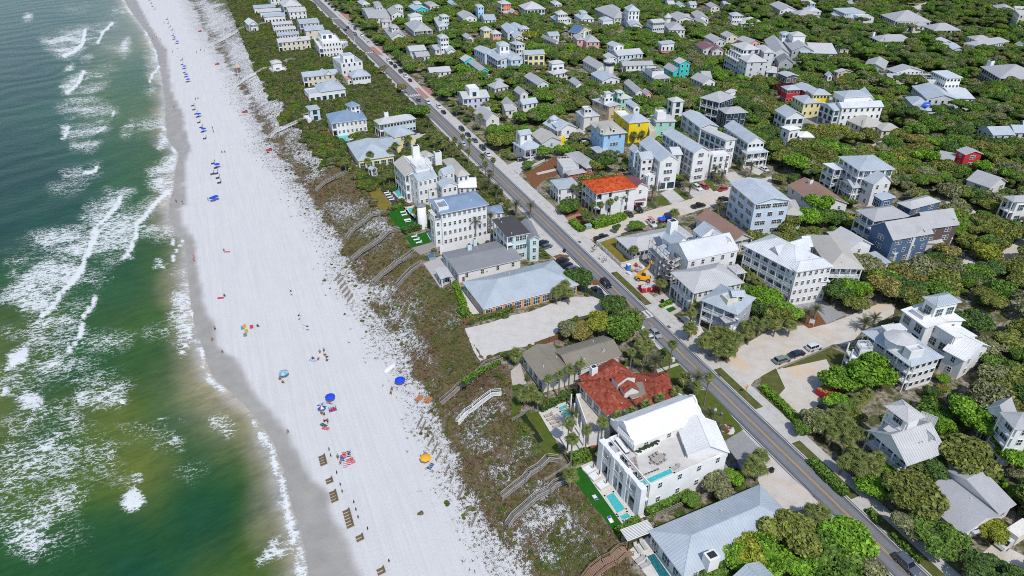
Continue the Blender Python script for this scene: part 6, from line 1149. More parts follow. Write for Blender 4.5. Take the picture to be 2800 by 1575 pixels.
def scatter(name,rows,protos,label=None,kind='stuff'):
 """rows: x, y, z, rot, sx, sy, sz, proto index"""
 A_=np.array(rows,float);me=bpy.data.meshes.new(name);me.from_pydata([tuple(q)for q in A_[:,:3]],[],[])
 me.attributes.new('rot','FLOAT','POINT').data.foreach_set('value',A_[:,3].astype(np.float32));me.attributes.new('scl','FLOAT_VECTOR','POINT').data.foreach_set('vector',A_[:,4:7].astype(np.float32).ravel());me.attributes.new('proto','INT','POINT').data.foreach_set('value',A_[:,7].astype(np.int32))
 o=add(name,me);o['kind']=kind
 g=bpy.data.node_groups.new(name,'GeometryNodeTree');g.interface.new_socket('Geometry',in_out='INPUT',socket_type='NodeSocketGeometry');g.interface.new_socket('Geometry',in_out='OUTPUT',socket_type='NodeSocketGeometry')
 N=g.nodes;L_=g.links;gi=N.new('NodeGroupInput');go=N.new('NodeGroupOutput');jn=N.new('GeometryNodeJoinGeometry')
 def at(nm,ty):a=N.new('GeometryNodeInputNamedAttribute');a.data_type=ty;a.inputs[0].default_value=nm;return a.outputs[0]
 ro=N.new('ShaderNodeCombineXYZ');L_.new(at('rot','FLOAT'),ro.inputs[2]);sc_n=at('scl','FLOAT_VECTOR');pr=at('proto','INT')
 for i,pm in enumerate(protos):
  po=bpy.data.objects.new(name+'_source',pm);oi=N.new('GeometryNodeObjectInfo');oi.inputs['Object'].default_value=po;oi.inputs['As Instance'].default_value=True
  cm=N.new('FunctionNodeCompare');cm.data_type='INT';cm.operation='EQUAL';L_.new(pr,cm.inputs[2]);cm.inputs[3].default_value=i
  ip=N.new('GeometryNodeInstanceOnPoints');L_.new(gi.outputs[0],ip.inputs['Points']);L_.new(cm.outputs[0],ip.inputs['Selection']);L_.new(oi.outputs['Geometry'],ip.inputs['Instance']);L_.new(ro.outputs[0],ip.inputs['Rotation']);L_.new(sc_n,ip.inputs['Scale']);L_.new(ip.outputs[0],jn.inputs[0])
 L_.new(jn.outputs[0],go.inputs[0]);md=o.modifiers.new('scatter','NODES');md.node_group=g;return o
rows=[]
for x,y,r,hh,c,ci,lab,z in MASS:ch=max(r*RNG.uniform(.55,1.0),1.);hh+=RNG.uniform(-.4,.9)*(r>2.6);rows.append((x,y,hh-ch*.62,RNG.uniform(0,6.28),r,r,ch,ci))
ux=fx+RNG.uniform(-3,3,fx.shape);uy=fy+RNG.uniform(-3,3,fx.shape);k=(foot_d(ux,uy)>.6)&~clear_d(ux,uy)
a2,c2=PX(ux,uy,np.zeros(ux.shape))
for p in OPEN_:k&=~inside(p,a2,c2)
for x,y in zip(ux[k],uy[k]):r=RNG.uniform(.9,1.7);rows.append((x,y,r*.35,RNG.uniform(0,6.28),r,r,r*.8,int(RNG.integers(6))))
scatter('woodland',rows,CROWNS)
SCRUB=leafmat('scrub_leaves','random');[setattr(e_,'color',(e_.color[0]*.86,e_.color[1]*.74,e_.color[2]*.9,1))for e_ in[n_ for n_ in SCRUB.node_tree.nodes if n_.type=='VALTORGB' and n_.color_ramp.interpolation=='CONSTANT'][0].color_ramp.elements]
CR2=[crown(21,9,700,.5,.19,SCRUB),crown(22,8,650,.45,.2,SCRUB),crown(23,11,750,.5,.18,SCRUB)]
ga,gb=np.meshgrid(np.arange(-20,700,1.75),np.arange(5.5,75,1.75),indexing='ij');ga=(ga+RNG.uniform(-.8,.8,ga.shape)).ravel();gb=(gb+RNG.uniform(-.8,.8,gb.shape)).ravel()
ta=np.interp(ga,*TOPL);k=(gb<ta+1.5+(fbm(ga/8,gb/8,77)-.5)*8)|((ga>230)&(gb<ta+9+(fbm(ga/14,gb/14,78)-.5)*14))
sx=R0.x+TD.x*ga+QD.x*gb;sy=R0.y+TD.y*ga+QD.y*gb;k&=(foot_d(sx,sy)>.9)&~inall(CLEAR,sx,sy);ux,uy=PX(sx,sy,np.zeros(sx.shape))
k&=(ux>-30)&(ux<2830)&(uy>-30)&(uy<1620)
k&=~((ga<165)&(RNG.random(ga.shape)<.80-.35*(fbm(sx/6,sy/6,79)>.5)))&~((ga<45)&(gb<8))
rows=[]
for x,y,t_,q_ in zip(sx[k],sy[k],ga[k],gb[k]):
 r=RNG.uniform(.8,1.7)*(1.25 if t_>165 else.75);z=float(terrain(t_,q_));rows.append((x,y,z+r*.25,RNG.uniform(0,6.28),r,r,r*RNG.uniform(.65,.95),int(RNG.integers(3))))
scatter('coastal_scrub',rows,CR2)
print('trees',len(SINGLES),'mass',len(MASS),'scrub',len(rows))
DG=NT('dune_grass_blades');DG.set(.8,0,.15);DG.col(DG.ramp(DG.attr('tone'),[(0,(.07,.045,.028)),(.35,(.15,.105,.05)),(.6,(.13,.125,.04)),(.8,(.09,.13,.025)),(1,(.26,.20,.11))]));DGM=DG.m
tt_,qq_,vg,gr_,kk_=VEGF
ti=RNG.uniform(-40,420,160000);qi=RNG.uniform(8,118,160000)
ii=np.clip(np.searchsorted(tt_,ti),0,len(tt_)-1);jj=np.clip(np.searchsorted(qq_,qi),0,len(qq_)-1)
dens=vg[ii,jj]*(kk_[ii,jj]>.02)*(kk_[ii,jj]<1.6);X_=R0.x+TD.x*ti+QD.x*qi;Y_=R0.y+TD.y*ti+QD.y*qi
k=(RNG.random(ti.shape)<dens*np.clip(150/np.hypot(X_,Y_),.2,1.)*.9)&(foot_d(X_,Y_)>.3)&~inall(CLEAR,X_,Y_);ti,qi,X_,Y_=ti[k],qi[k],X_[k],Y_[k];gg=gr_[ii[k],jj[k]];Z_=terrain(ti,qi);n=len(ti)
B_=5;ang=RNG.uniform(0,6.28,(n,B_));ln=RNG.uniform(.25,.6,(n,B_));hgt=RNG.uniform(.25,.8,(n,B_))*np.where(kk_[ii[k],jj[k]]>1,.7,1)[:,None];wd=.085
bx,by,bz=X_[:,None]+RNG.uniform(-.2,.2,(n,B_)),Y_[:,None]+RNG.uniform(-.2,.2,(n,B_)),Z_[:,None]-.05
v0=np.stack([bx-np.sin(ang)*wd,by+np.cos(ang)*wd,bz+0*ang],-1);v1=np.stack([bx+np.sin(ang)*wd,by-np.cos(ang)*wd,bz+0*ang],-1);v2=np.stack([bx+np.cos(ang)*ln,by+np.sin(ang)*ln,bz+hgt],-1)
V=np.stack([v0,v1,v2],2).reshape(-1,3);me=bpy.data.meshes.new('dune_grass');m_=n*B_
me.vertices.add(m_*3);me.vertices.foreach_set('co',V.astype(np.float32).ravel());me.loops.add(m_*3);me.loops.foreach_set('vertex_index',np.arange(m_*3,dtype=np.int32));me.polygons.add(m_);me.polygons.foreach_set('loop_start',np.arange(0,m_*3,3,dtype=np.int32));me.polygons.foreach_set('loop_total',np.full(m_,3,np.int32));me.update(calc_edges=True)
me.attributes.new('tone','FLOAT','FACE').data.foreach_set('value',np.clip(np.repeat(gg*.75+RNG.uniform(-.25,.3,n),B_)+RNG.uniform(-.1,.1,m_),0,1).astype(np.float32));me.materials.append(DGM);tag(add('dune_grass',me),kind='stuff')
k=(RNG.random(n)<.13)&(np.hypot(X_,Y_)<330)&(fbm(X_/6,Y_/6,88)>.42);rows=[(x,y,z,RNG.uniform(0,6),s,s,s*.7,int(RNG.integers(3)))for x,y,z,s in zip(X_[k],Y_[k],Z_[k],RNG.uniform(.25,.75,k.sum()))]
scatter('dune_bushes',rows,CR2);print('grass',n,'bushes',len(rows))
# ------------------------------------------------------------------ palms
def palmmat(name,a,b2,c2):
 s=NT(name);s.set(.5,0,.35);oi=s.n('ShaderNodeObjectInfo');k=s.noise(1.3,3);s.col(s.mix(.5,s.ramp(oi.outputs['Random'],[(0,a),(.5,b2),(1,c2)]),s.ramp(k,[(.3,a),(.7,c2)])));return s.m
FAN=palmmat('fan_leaf',(.065,.10,.02),(.12,.16,.03),(.19,.20,.05));PIN=palmmat('feather_leaf',(.07,.085,.035),(.11,.125,.055),(.17,.165,.085));DEAD=palmmat('dry_leaf',(.24,.15,.07),(.33,.22,.11),(.40,.28,.16))
def fan_frond(ln=1.0,mat=None):
 b_=MB();b_.bar((0,0,0),(ln*.45,0,ln*.22),.05,.04);c0=Vector((ln*.45,0,ln*.22))
 for i in range(9):
  a=-1.25+2.5*i/8;L_=ln*(.8-.18*abs(a)/1.25);d=Vector((math.cos(a),math.sin(a),0));s_=Vector((-d.y,d.x,0))*.085*ln
  m1=c0+d*L_*.55+Vector((0,0,.02));tip=c0+d*L_+Vector((0,0,-.30*ln));b_.poly([c0,m1-s_,tip,m1+s_])
 return b_.mesh('frond',mat or FAN)
def feather_frond(ln=2.8,mat=None,droop=1.0):
 b_=MB();P_=[Vector((ln*x,0,ln*(.42*x-.62*droop*x*x)))for x in np.linspace(0,1,8)]
 for i in range(7):b_.bar(P_[i],P_[i+1],.05*(1-i/8),.04)
 for i in range(1,8):
  for sgn in(-1,1):
   for o_ in(0,.5):
    if i==7 and o_:continue
    p=P_[i]+(P_[min(7,i+1)]-P_[i])*o_;l2=ln*.26*math.sin(math.pi*min(.95,(i+o_)/7.6))+.12;e=p+Vector((l2*.75,sgn*l2*.7,-.10*l2));w_=Vector((.055*ln/2.8,0,0));b_.poly([p-w_,e,p+w_*1.6])
 return b_.mesh('frond',mat or PIN)
FANF=[fan_frond(1.25),fan_frond(1.05),fan_frond(1.1,DEAD)];FEAF=[feather_frond(2.9),feather_frond(2.4,None,.8),feather_frond(2.3,DEAD,1.5)]
PTR={}
def palm_trunk(hh,r):
 k=(round(hh*2)/2,r)
 if k not in PTR:
  b_=MB();n_=max(2,int(k[0]/.5))
  for i in range(n_):z0,z1=k[0]*i/n_,k[0]*(i+1)/n_;b_.cyl(0,0,z0,z1,r*(1.25-.25*i/n_),r*(1.13-.25*i/n_),8,0,i==n_-1)
  PTR[k]=b_.mesh('trunk',PBARK)
 return PTR[k]
def crown_of(fr,n_,els,seed,dead=None,nd=0):
 rg=random.Random(seed);out=[]
 for i in range(n_):
  az=i*2.399+rg.uniform(-.2,.2);el=els[0]+(els[1]-els[0])*(i/n_)**.8+rg.uniform(-.12,.12);out.append((fr[i%2],az,el,rg.uniform(.85,1.12)))
 for i in range(nd):out.append((dead,rg.uniform(0,6.28),rg.uniform(-1.35,-.9),rg.uniform(.7,1.)))
 return out
def merged(lst,name='crown'):
 V,F,MI=[],[],[];mats=[FAN,PIN,DEAD]
 for me,az,el,sc_ in lst:
  R_=Matrix.Rotation(az,3,'Z')@Matrix.Rotation(-el,3,'Y');k=len(V);mi=mats.index(me.materials[0])
  V+=[tuple(R_@(v.co*sc_))for v in me.vertices];F+=[tuple(k+i for i in p.vertices)for p in me.polygons];MI+=[mi]*len(me.polygons)
 m2=bpy.data.meshes.new(name);m2.from_pydata(V,[],F);[m2.materials.append(m)for m in mats];m2.polygons.foreach_set('material_index',MI);m2.update();return m2
SAB=[crown_of(FANF,30,(1.35,-.55),s,FANF[2],4)for s in(1,2,3)];WAS=[crown_of(FANF,22,(1.3,-.7),s,FANF[2],12)for s in(4,5)];DAT=[crown_of(FEAF,34,(1.35,-.25),s,FEAF[2],5)for s in(6,7)]
SABM=[merged(c)for c in SAB];WASM=[merged(c)for c in WAS];DATM=[merged(c)for c in DAT]
PALMS=[]
def palms(k,kind,hh,*pts):PALMS.extend([(W3(p,hh,k),kind,hh)for p in pts])
palms('T22','s',3.6,(95,85),(195,105),(140,60),(1815,590),(1865,645),(1790,645),(1880,545),(440,690));palms('T32','s',3.8,(400,985),(330,955),(360,1030))
palms('T22','w',8.0,(1010,160),(1115,112),(905,215),(795,240),(685,288),(565,350),(430,300),(455,415),(1238,62),(1395,20));palms('T22','d',5.0,(455,232),(1490,240));palms('T22','d',2.2,(1510,330),(1550,360))
palms('T21','w',7.0,(905,1210),(955,1150),(1030,1148),(1000,1205),(515,1300),(435,1340),(360,1382),(275,1412),(1000,1070));palms('T21','w',9.5,(1215,1150),(1490,1400));palms('T21','d',4.5,(1085,1275),(1400,1412),(140,112),(1560,105),(30,105));palms('T21','s',3.0,(30,1230),(1300,1412),(1135,1230),(960,1270))
palms('T21','s',4.0,(370,735),(400,700),(430,760),(340,760),(1130,690),(920,440),(1355,915),(1345,1030),(1225,165));palms('T21','s',3.6,(1480,1090),(1540,1050),(1600,1060),(1665,1090),(1520,1150),(1600,1145),(1670,1150),(1450,1140),(1560,1205),(1640,1205),(1700,1110),(1760,1020),(1820,990),(1870,1010),(1795,1070),(1930,980),(1760,600),(1800,640),(1850,680),(1890,720),(1835,600),(1925,770),(1590,520),(1620,545),(1380,850))
palms('T31','s',3.6,(30,890),(90,960),(170,1010),(60,1010),(125,880),(20,810),(150,940),(1380,505),(1425,530),(655,1215));palms('T31','d',3.0,(365,890),(300,920));palms('T31','d',2.4,(735,990),(805,960))
palms('Z5','w',6.0,(440,720),(600,730),(960,560),(1035,560),(800,665),(890,590),(60,380),(150,385));palms('Z5','s',3.2,(270,880),(380,930),(330,980));palms('Z3','d',5.0,(550,1150),(1120,950),(1650,800),(2140,620),(2290,745));palms('Z3','d',3.6,(1200,1130),(1765,900));palms('Z1','d',7.0,(1150,765),(1450,665));palms('Z1','d',4.5,(1420,10),(1570,130));palms('Z1','s',4,(-20,560))
palms('T10','w',6.5,(1500,1060),(1560,1030),(1610,1060),(1480,1115),(1540,1110),(1600,1140),(1710,1180),(1790,1210),(1730,1240),(1650,1270),(1560,1180));palms('T10','d',5,(1760,1340),(1810,1420),(1300,910));palms('T10','s',5,(1310,1000),(1400,1030),(1420,1085),(1360,1010),(1050,1100),(1010,1145),(1340,1060),(860,1170),(840,1220),(670,1220),(1000,1310),(960,1335),(1150,1050),(590,560),(615,570),(640,585),(560,570),(1690,880))
palms('T32','s',3.8,(380,285),(470,240),(560,200),(690,125),(745,85),(650,165),(600,310),(645,355),(705,385),(490,375),(565,335),(605,445),(575,590),(650,525),(760,585),(705,565),(920,725),(1130,665),(1165,690),(440,305),(540,260),(690,640),(795,645),(830,560));palms('T20','s',4,(465,1415),(500,1420),(850,1030),(920,1020),(980,1010),(1010,1060),(680,820))
PALMS.sort(key=lambda p:p[0].length);items=[]
for i,(v,kd,hh)in enumerate(PALMS):
 t=thing('palm_tree',None,'palm',(v.x,v.y,GZ(v)if tq(v)[1]>8 else 0),RNG.uniform(0,6.28),'palms along road and gardens');h2=hh-t.location.z
 add('trunk',palm_trunk(h2,.26 if kd=='d' else.2 if kd=='s' else.16),t);j=i%(3 if kd=='s' else 2);sc_=RNG.uniform(.9,1.15)*(1.35 if kd=='s' else 1.05 if kd=='w' else.85)
 if i<55:
  for me,az,el,s1 in dict(s=SAB,w=WAS,d=DAT)[kd][j]:
   f=add('frond',me,t,(0,0,h2),(0,-el,az),s1*sc_)
 else:add('crown',dict(s=SABM,w=WASM,d=DATM)[kd][j],t,(0,0,h2),None,sc_)
 items.append((v.x,v.y,hh,t,None,dict(s='bushy',w='slim',d='feathery')[kd],'tall' if hh>5.5 else 'mid-height' if hh>3.7 else 'low'))
name_all(items,None,'palm')
# ------------------------------------------------------------------ hedges
def hedge(pts,w,hh,c,label,k=None,dens=26):
 q=[W3(p,hh*.5,k)for p in pts];pos,nr=[],[];o0=q[0]
 b_=MB()
 for a,e in zip(q[:-1],q[1:]):
  d=(e-a);ln=d.length;d.normalize();s_=Vector((-d.y,d.x,0));n_=int(ln*(w+2*hh)*dens)
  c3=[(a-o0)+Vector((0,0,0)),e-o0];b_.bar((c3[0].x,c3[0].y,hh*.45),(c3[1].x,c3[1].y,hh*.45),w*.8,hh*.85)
  for i in range(n_):
   f=RNG.random();u=RNG.uniform(-.5,1.5);lump=.12*math.sin(f*ln*2.1)+RNG.uniform(-.1,.14)
   if u<0:p=(s_*(w/2+lump),hh*RNG.random(),s_)
   elif u>1:p=(s_*-(w/2+lump),hh*RNG.random(),-s_)
   else:p=(s_*(w*(u-.5)),hh+lump,Vector((0,0,1)))
   v=a+d*(ln*f)+p[0]-o0;pos.append((v.x,v.y,p[1]));nr.append(tuple(p[2]+Vector(RNG.normal(size=3))*.6))
 me=cards_mesh('leaves',np.array(pos),np.array(nr),RNG.uniform(.14,.32,len(pos)),LEAF_O)
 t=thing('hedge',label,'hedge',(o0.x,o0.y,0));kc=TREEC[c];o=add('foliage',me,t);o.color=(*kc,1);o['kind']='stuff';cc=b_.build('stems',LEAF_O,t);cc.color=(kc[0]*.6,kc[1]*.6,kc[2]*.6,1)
hedge([(330,570),(440,690),(590,830)],2.0,1.1,'mid','leafy roadside hedge in the long bed beside the pavement','T32');hedge([(-40,20),(110,160),(210,270),(300,330)],1.8,1.2,'bright','green hedge along the wire fence of the sandy lot','T32');hedge([(770,950),(830,1050)],1.2,.9,'mid','short hedge clump in the verge bed','T32',20);hedge([(930,1130),(1000,1200),(1100,1290),(1160,1340)],1.0,.7,'mid','patchy low hedge at bottom verge by the parked car','T32',16)
hedge([(440,1130),(640,1090),(860,1020),(1060,930)],3.2,1.7,'bright','long clipped hedge below the orange-tiled house','Z5');hedge([(20,1040),(130,1150),(230,1230)],2.4,1.3,'bright','clipped hedge at the corner by the green utility box','Z5');hedge([(1020,985),(1200,880),(1330,815)],1.6,1.8,'mid','green hedge between the mansion wall and the wooden fence','T22');hedge([(440,570),(600,520)],2.6,1.6,'mid','thick green hedge at the mansion patio end','T22');hedge([(790,1120),(960,1020)],1.2,1.2,'mid','small hedge behind the slatted pergola','T22');hedge([(215,190),(470,60)],1.2,1.5,'dark','dark hedge between villa pool and garden wall','T22')
hedge([(1110,300),(1200,270),(1310,235)],2.4,1.8,'dark','dark green hedge between the two artificial lawns','T11');hedge([(1030,130),(1100,100)],1.6,1.2,'mid','low hedge beside the dry yellow lawn','T11');hedge([(1540,880),(1620,960),(1760,930),(1932,880)],2.0,1.4,'mid','rough hedge between cedar ranch and sandy lot','T11',18);hedge([(1500,690),(1560,830),(1590,930)],1.8,1.0,'bright','green hedge seaward of the cedar walled ranch','T11',18);hedge([(1560,1440),(1700,1345),(1840,1280)],1.3,1.0,'mid','green hedge beside the grey boardwalk at the sandy lot','T11',18);hedge([(1190,1090),(1370,1020)],.9,.8,'bright','small clipped box hedge beside the lawn strips','ZC');hedge([(560,1230),(760,1120),(900,1060)],1.6,1.2,'mid','rough hedge at the seaward edge of the grey tiled patio','T21',14)
# ------------------------------------------------------------------ cars
def carmat(name,c):
 k='car_'+name
 if k not in MATS:
  s=NT(k);s.set(.22,.15,.6);s.col(s.ramp(s.noise(1.5,3),[(.3,tuple(x*.9 for x in c)),(.7,tuple(min(1,x*1.08)for x in c))]));s.b.inputs['Coat Weight'].default_value=.6;MATS[k]=s.m
 return MATS[k]
CARC=dict(black=(.012,.013,.016),white=(.72,.73,.74),grey=(.10,.12,.15),silver=(.36,.38,.40),navy=(.02,.035,.075),red=(.42,.012,.015),darkred=(.13,.008,.012),green=(.20,.26,.24))
TYRE=M('tyre_rubber',(.02,.02,.02),.8);RIM=M('alloy_rim',(.45,.46,.47),.35,.8);HLAMP=M('headlight_glass',(.75,.77,.78),.1);TLAMP=M('tail_light_glass',(.35,.01,.01),.2);CGLASS=M('car_glass',(.015,.02,.024),.05,spec=.7)
def loft(sec,name,mats,mif=None):
 """sec: rings of equal length; skin between them"""
 b_=MB();n_=len(sec[0])
 for r in sec:b_.v+=[tuple(p)for p in r]
 for i in range(len(sec)-1):
  for j in range(n_-1):
   b_.f.append((i*n_+j,(i+1)*n_+j,(i+1)*n_+j+1,i*n_+j+1));b_.mi.append(mif(i,j)if mif else 0)
 b_.f.append(tuple(range(n_)));b_.f.append(tuple(reversed([(len(sec)-1)*n_+j for j in range(n_)])));b_.mi+=[0,0]
 return b_.mesh(name,mats,False)
CARM={}
def car_parts(kind,color):
 k=(kind,color)
 if k in CARM:return CARM[k]
 L_,W_,belt,top,c0,c1,c2,c3=dict(sedan=(4.7,1.82,.88,1.42,-1.95,-1.15,.55,1.25),suv=(4.75,1.92,1.02,1.72,-2.2,-1.9,.45,1.05),pickup=(5.7,1.98,1.08,1.85,-.75,-.6,.75,1.3),van=(5.6,2.0,1.15,2.2,-2.7,-2.6,1.2,1.9),jeep=(4.4,1.85,1.05,1.85,-2.0,-1.95,.6,.8))[kind]
 hw=W_/2
 def ring(x,z1,w,tuck=.06):return[(x,-w+.04,.32),(x,-w,.55),(x,-w,z1-.12),(x,-w+tuck,z1),(x,w-tuck,z1),(x,w,z1-.12),(x,w,.55),(x,w-.04,.32),(x,-w+.04,.32)]
 hood=belt-(.12 if kind in('sedan','suv')else.04)
 xs=[(-L_/2,belt-.16,hw*.86),(-L_/2+.14,belt-.03,hw*.96),(-L_/2+.6,belt,hw),(c3-.1,belt,hw),(c3+.25,belt-.04,hw),(L_/2-.5,hood,hw*.97),(L_/2-.12,hood-.1,hw*.9),(L_/2,hood-.3,hw*.8)]
 body=loft([ring(*q)for q in xs],'body',[carmat(color,CARC[color]),DARKIN])
 if kind=='pickup':
  b_=MB();b_.hexa([(-L_/2+.15,-hw+.14,belt+.004),(c0-.1,-hw+.14,belt+.004),(c0-.1,hw-.14,belt+.004),(-L_/2+.15,hw-.14,belt+.004)],[(-L_/2+.15,-hw+.14,belt+.012),(c0-.1,-hw+.14,belt+.012),(c0-.1,hw-.14,belt+.012),(-L_/2+.15,hw-.14,belt+.012)]);bed=b_.mesh('truck_bed',DARKIN)
 else:bed=None
 t_=hw*.76;m_=hw*.93
 def cab(x,z,w):return[(x,-w,z),(x,w,z)]
 g=MB();A_=[(c0,-m_,belt-.01),(c3,-m_,belt-.01),(c3,m_,belt-.01),(c0,m_,belt-.01)];B2=[(c1,-t_,top-.07),(c2,-t_,top-.07),(c2,t_,top-.07),(c1,t_,top-.07)];g.hexa(A_,B2);glass=g.mesh('window_glass',CGLASS)
 r_=MB();r_.hexa([(c1-.04,-t_-.02,top-.08),(c2+.04,-t_-.02,top-.08),(c2+.04,t_+.02,top-.08),(c1-.04,t_+.02,top-.08)],[(c1+.12,-t_+.1,top),(c2-.15,-t_+.1,top),(c2-.15,t_-.1,top),(c1+.12,t_-.1,top)])
 for x0,x1 in((c0,c1),(c3,c2),((c0+c3)/2,(c1+c2)/2)):
  for sg in(-1,1):r_.bar((x0,sg*(m_+.005),belt-.03),(x1,sg*(t_+.005),top-.06),.09,.06)
 roof=r_.mesh('roof',carmat(color,CARC[color]))
 w_=MB()
 for yy in(-.11,.11):pass
 n_=14;ri=.36 if kind!='sedan' else.33
 for y in(-.11,.11):w_.v+=[(ri*math.cos(6.2832*i/n_),y,ri+ri*math.sin(6.2832*i/n_))for i in range(n_)]
 for i in range(n_):w_.f.append((i,(i+1)%n_,n_+(i+1)%n_,n_+i));w_.mi.append(0)
 w_.f+=[tuple(range(n_)),tuple(reversed(range(n_,2*n_)))];w_.mi+=[0,0];wheel=w_.mesh('wheel',TYRE)
 h2=MB()
 for y in(-.118,.118):h2.poly([(ri*.6*math.cos(6.2832*i/10),y,ri+ri*.6*math.sin(6.2832*i/10))for i in range(10)])
 rim=h2.mesh('rim',RIM)
 def lamp(x,m,nm):q=MB();q.box(0,0,0,.16,.12,.36);return q.mesh(nm,m)
 CARM[k]=(body,bed,glass,roof,wheel,rim,lamp(0,HLAMP,'headlight'),lamp(0,TLAMP,'tail_light'),L_,hw,hood,belt);return CARM[k]
VEH={}
RA=math.atan2(TD.y,TD.x);SA=math.atan2(-QD.y,-QD.x)
def car(k,p,kind,color,ang,label,cat=None,name=None,z=.02,grp=None):
 v=W3(p,.8,k);body,bed,glass,roof,wheel,rim,hl,tl,L_,hw,hood,belt=car_parts(kind,color)
 t=thing(name or dict(pickup='pickup_truck',van='van').get(kind,'parked_car'),label,cat or dict(pickup='pickup',van='van',suv='car',sedan='car',jeep='car')[kind],(v.x,v.y,z),ang,grp)
 add('body',body,t);add('window_glass',glass,t);add('roof',roof,t)
 if bed:add('truck_bed',bed,t)
 for x in(-L_*.29,L_*.31):
  for y in(-hw+.07,hw-.07):w=add('wheel',wheel,t,(x,y,0));add('rim',rim,w)
 if v.length<330:
  for y in(-hw*.62,hw*.62):add('headlight',hl,t,(L_/2-.09,y,hood-.34));add('tail_light',tl,t,(-L_/2+.05,y,belt-.34))
 CLEAR.append([(v.x-2.5,v.y-2.5),(v.x+2.5,v.y-2.5),(v.x+2.5,v.y+2.5),(v.x-2.5,v.y+2.5)])
 return t
G1='cars parked along the beach road'
for x,y,kd,c,lab in((527,5,'suv','navy','dark blue car parked first from the top of the road'),(550,28,'sedan','black','black car parked second from the top of the road'),(573,50,'suv','black','black car parked just above a dark red one'),(597,72,'sedan','darkred','dark red car parked next to the upper brick crossing'),(705,168,'sedan','white','first white car below the upper brick crossing'),(728,190,'suv','white','second white car below the upper brick crossing'),(748,215,'suv','grey','dark grey car between white and black cars at the kerb'),(798,262,'suv','white','white car at the top of three white parked ones'),(825,288,'sedan','white','white car in the middle of three white parked ones'),(848,312,'sedan','white','white car at the lower end of three white parked ones'),(998,450,'suv','white','white car parked right after the middle brick crossing'),(1020,473,'sedan','black','black car parked behind a white one after the middle crossing'),(1050,500,'suv','black','black car third after the middle brick crossing'),(1090,538,'suv','black','large black car parked ahead of a white one'),(1127,570,'suv','white','white car parked between black and maroon cars'),(1162,602,'sedan','darkred','maroon car parked before the lower brick crossing'),(1380,800,'suv','white','white car parked just below the lower brick crossing'),(1415,842,'sedan','black','black car parked beside the red awning'),(1553,970,'suv','black','black car first of the roadside row above the palms'),(1600,1012,'sedan','navy','dark blue car second of the roadside row above the palms'),(1652,1055,'sedan','grey','dark grey car third of the roadside row above the palms'),(1710,1112,'suv','black','black car fourth of the roadside row above the palms'),(1748,1158,'sedan','white','white car last of the roadside row above the palms')):
 car('T10',(x,y),kd,c,RA+math.pi,lab,grp=G1)
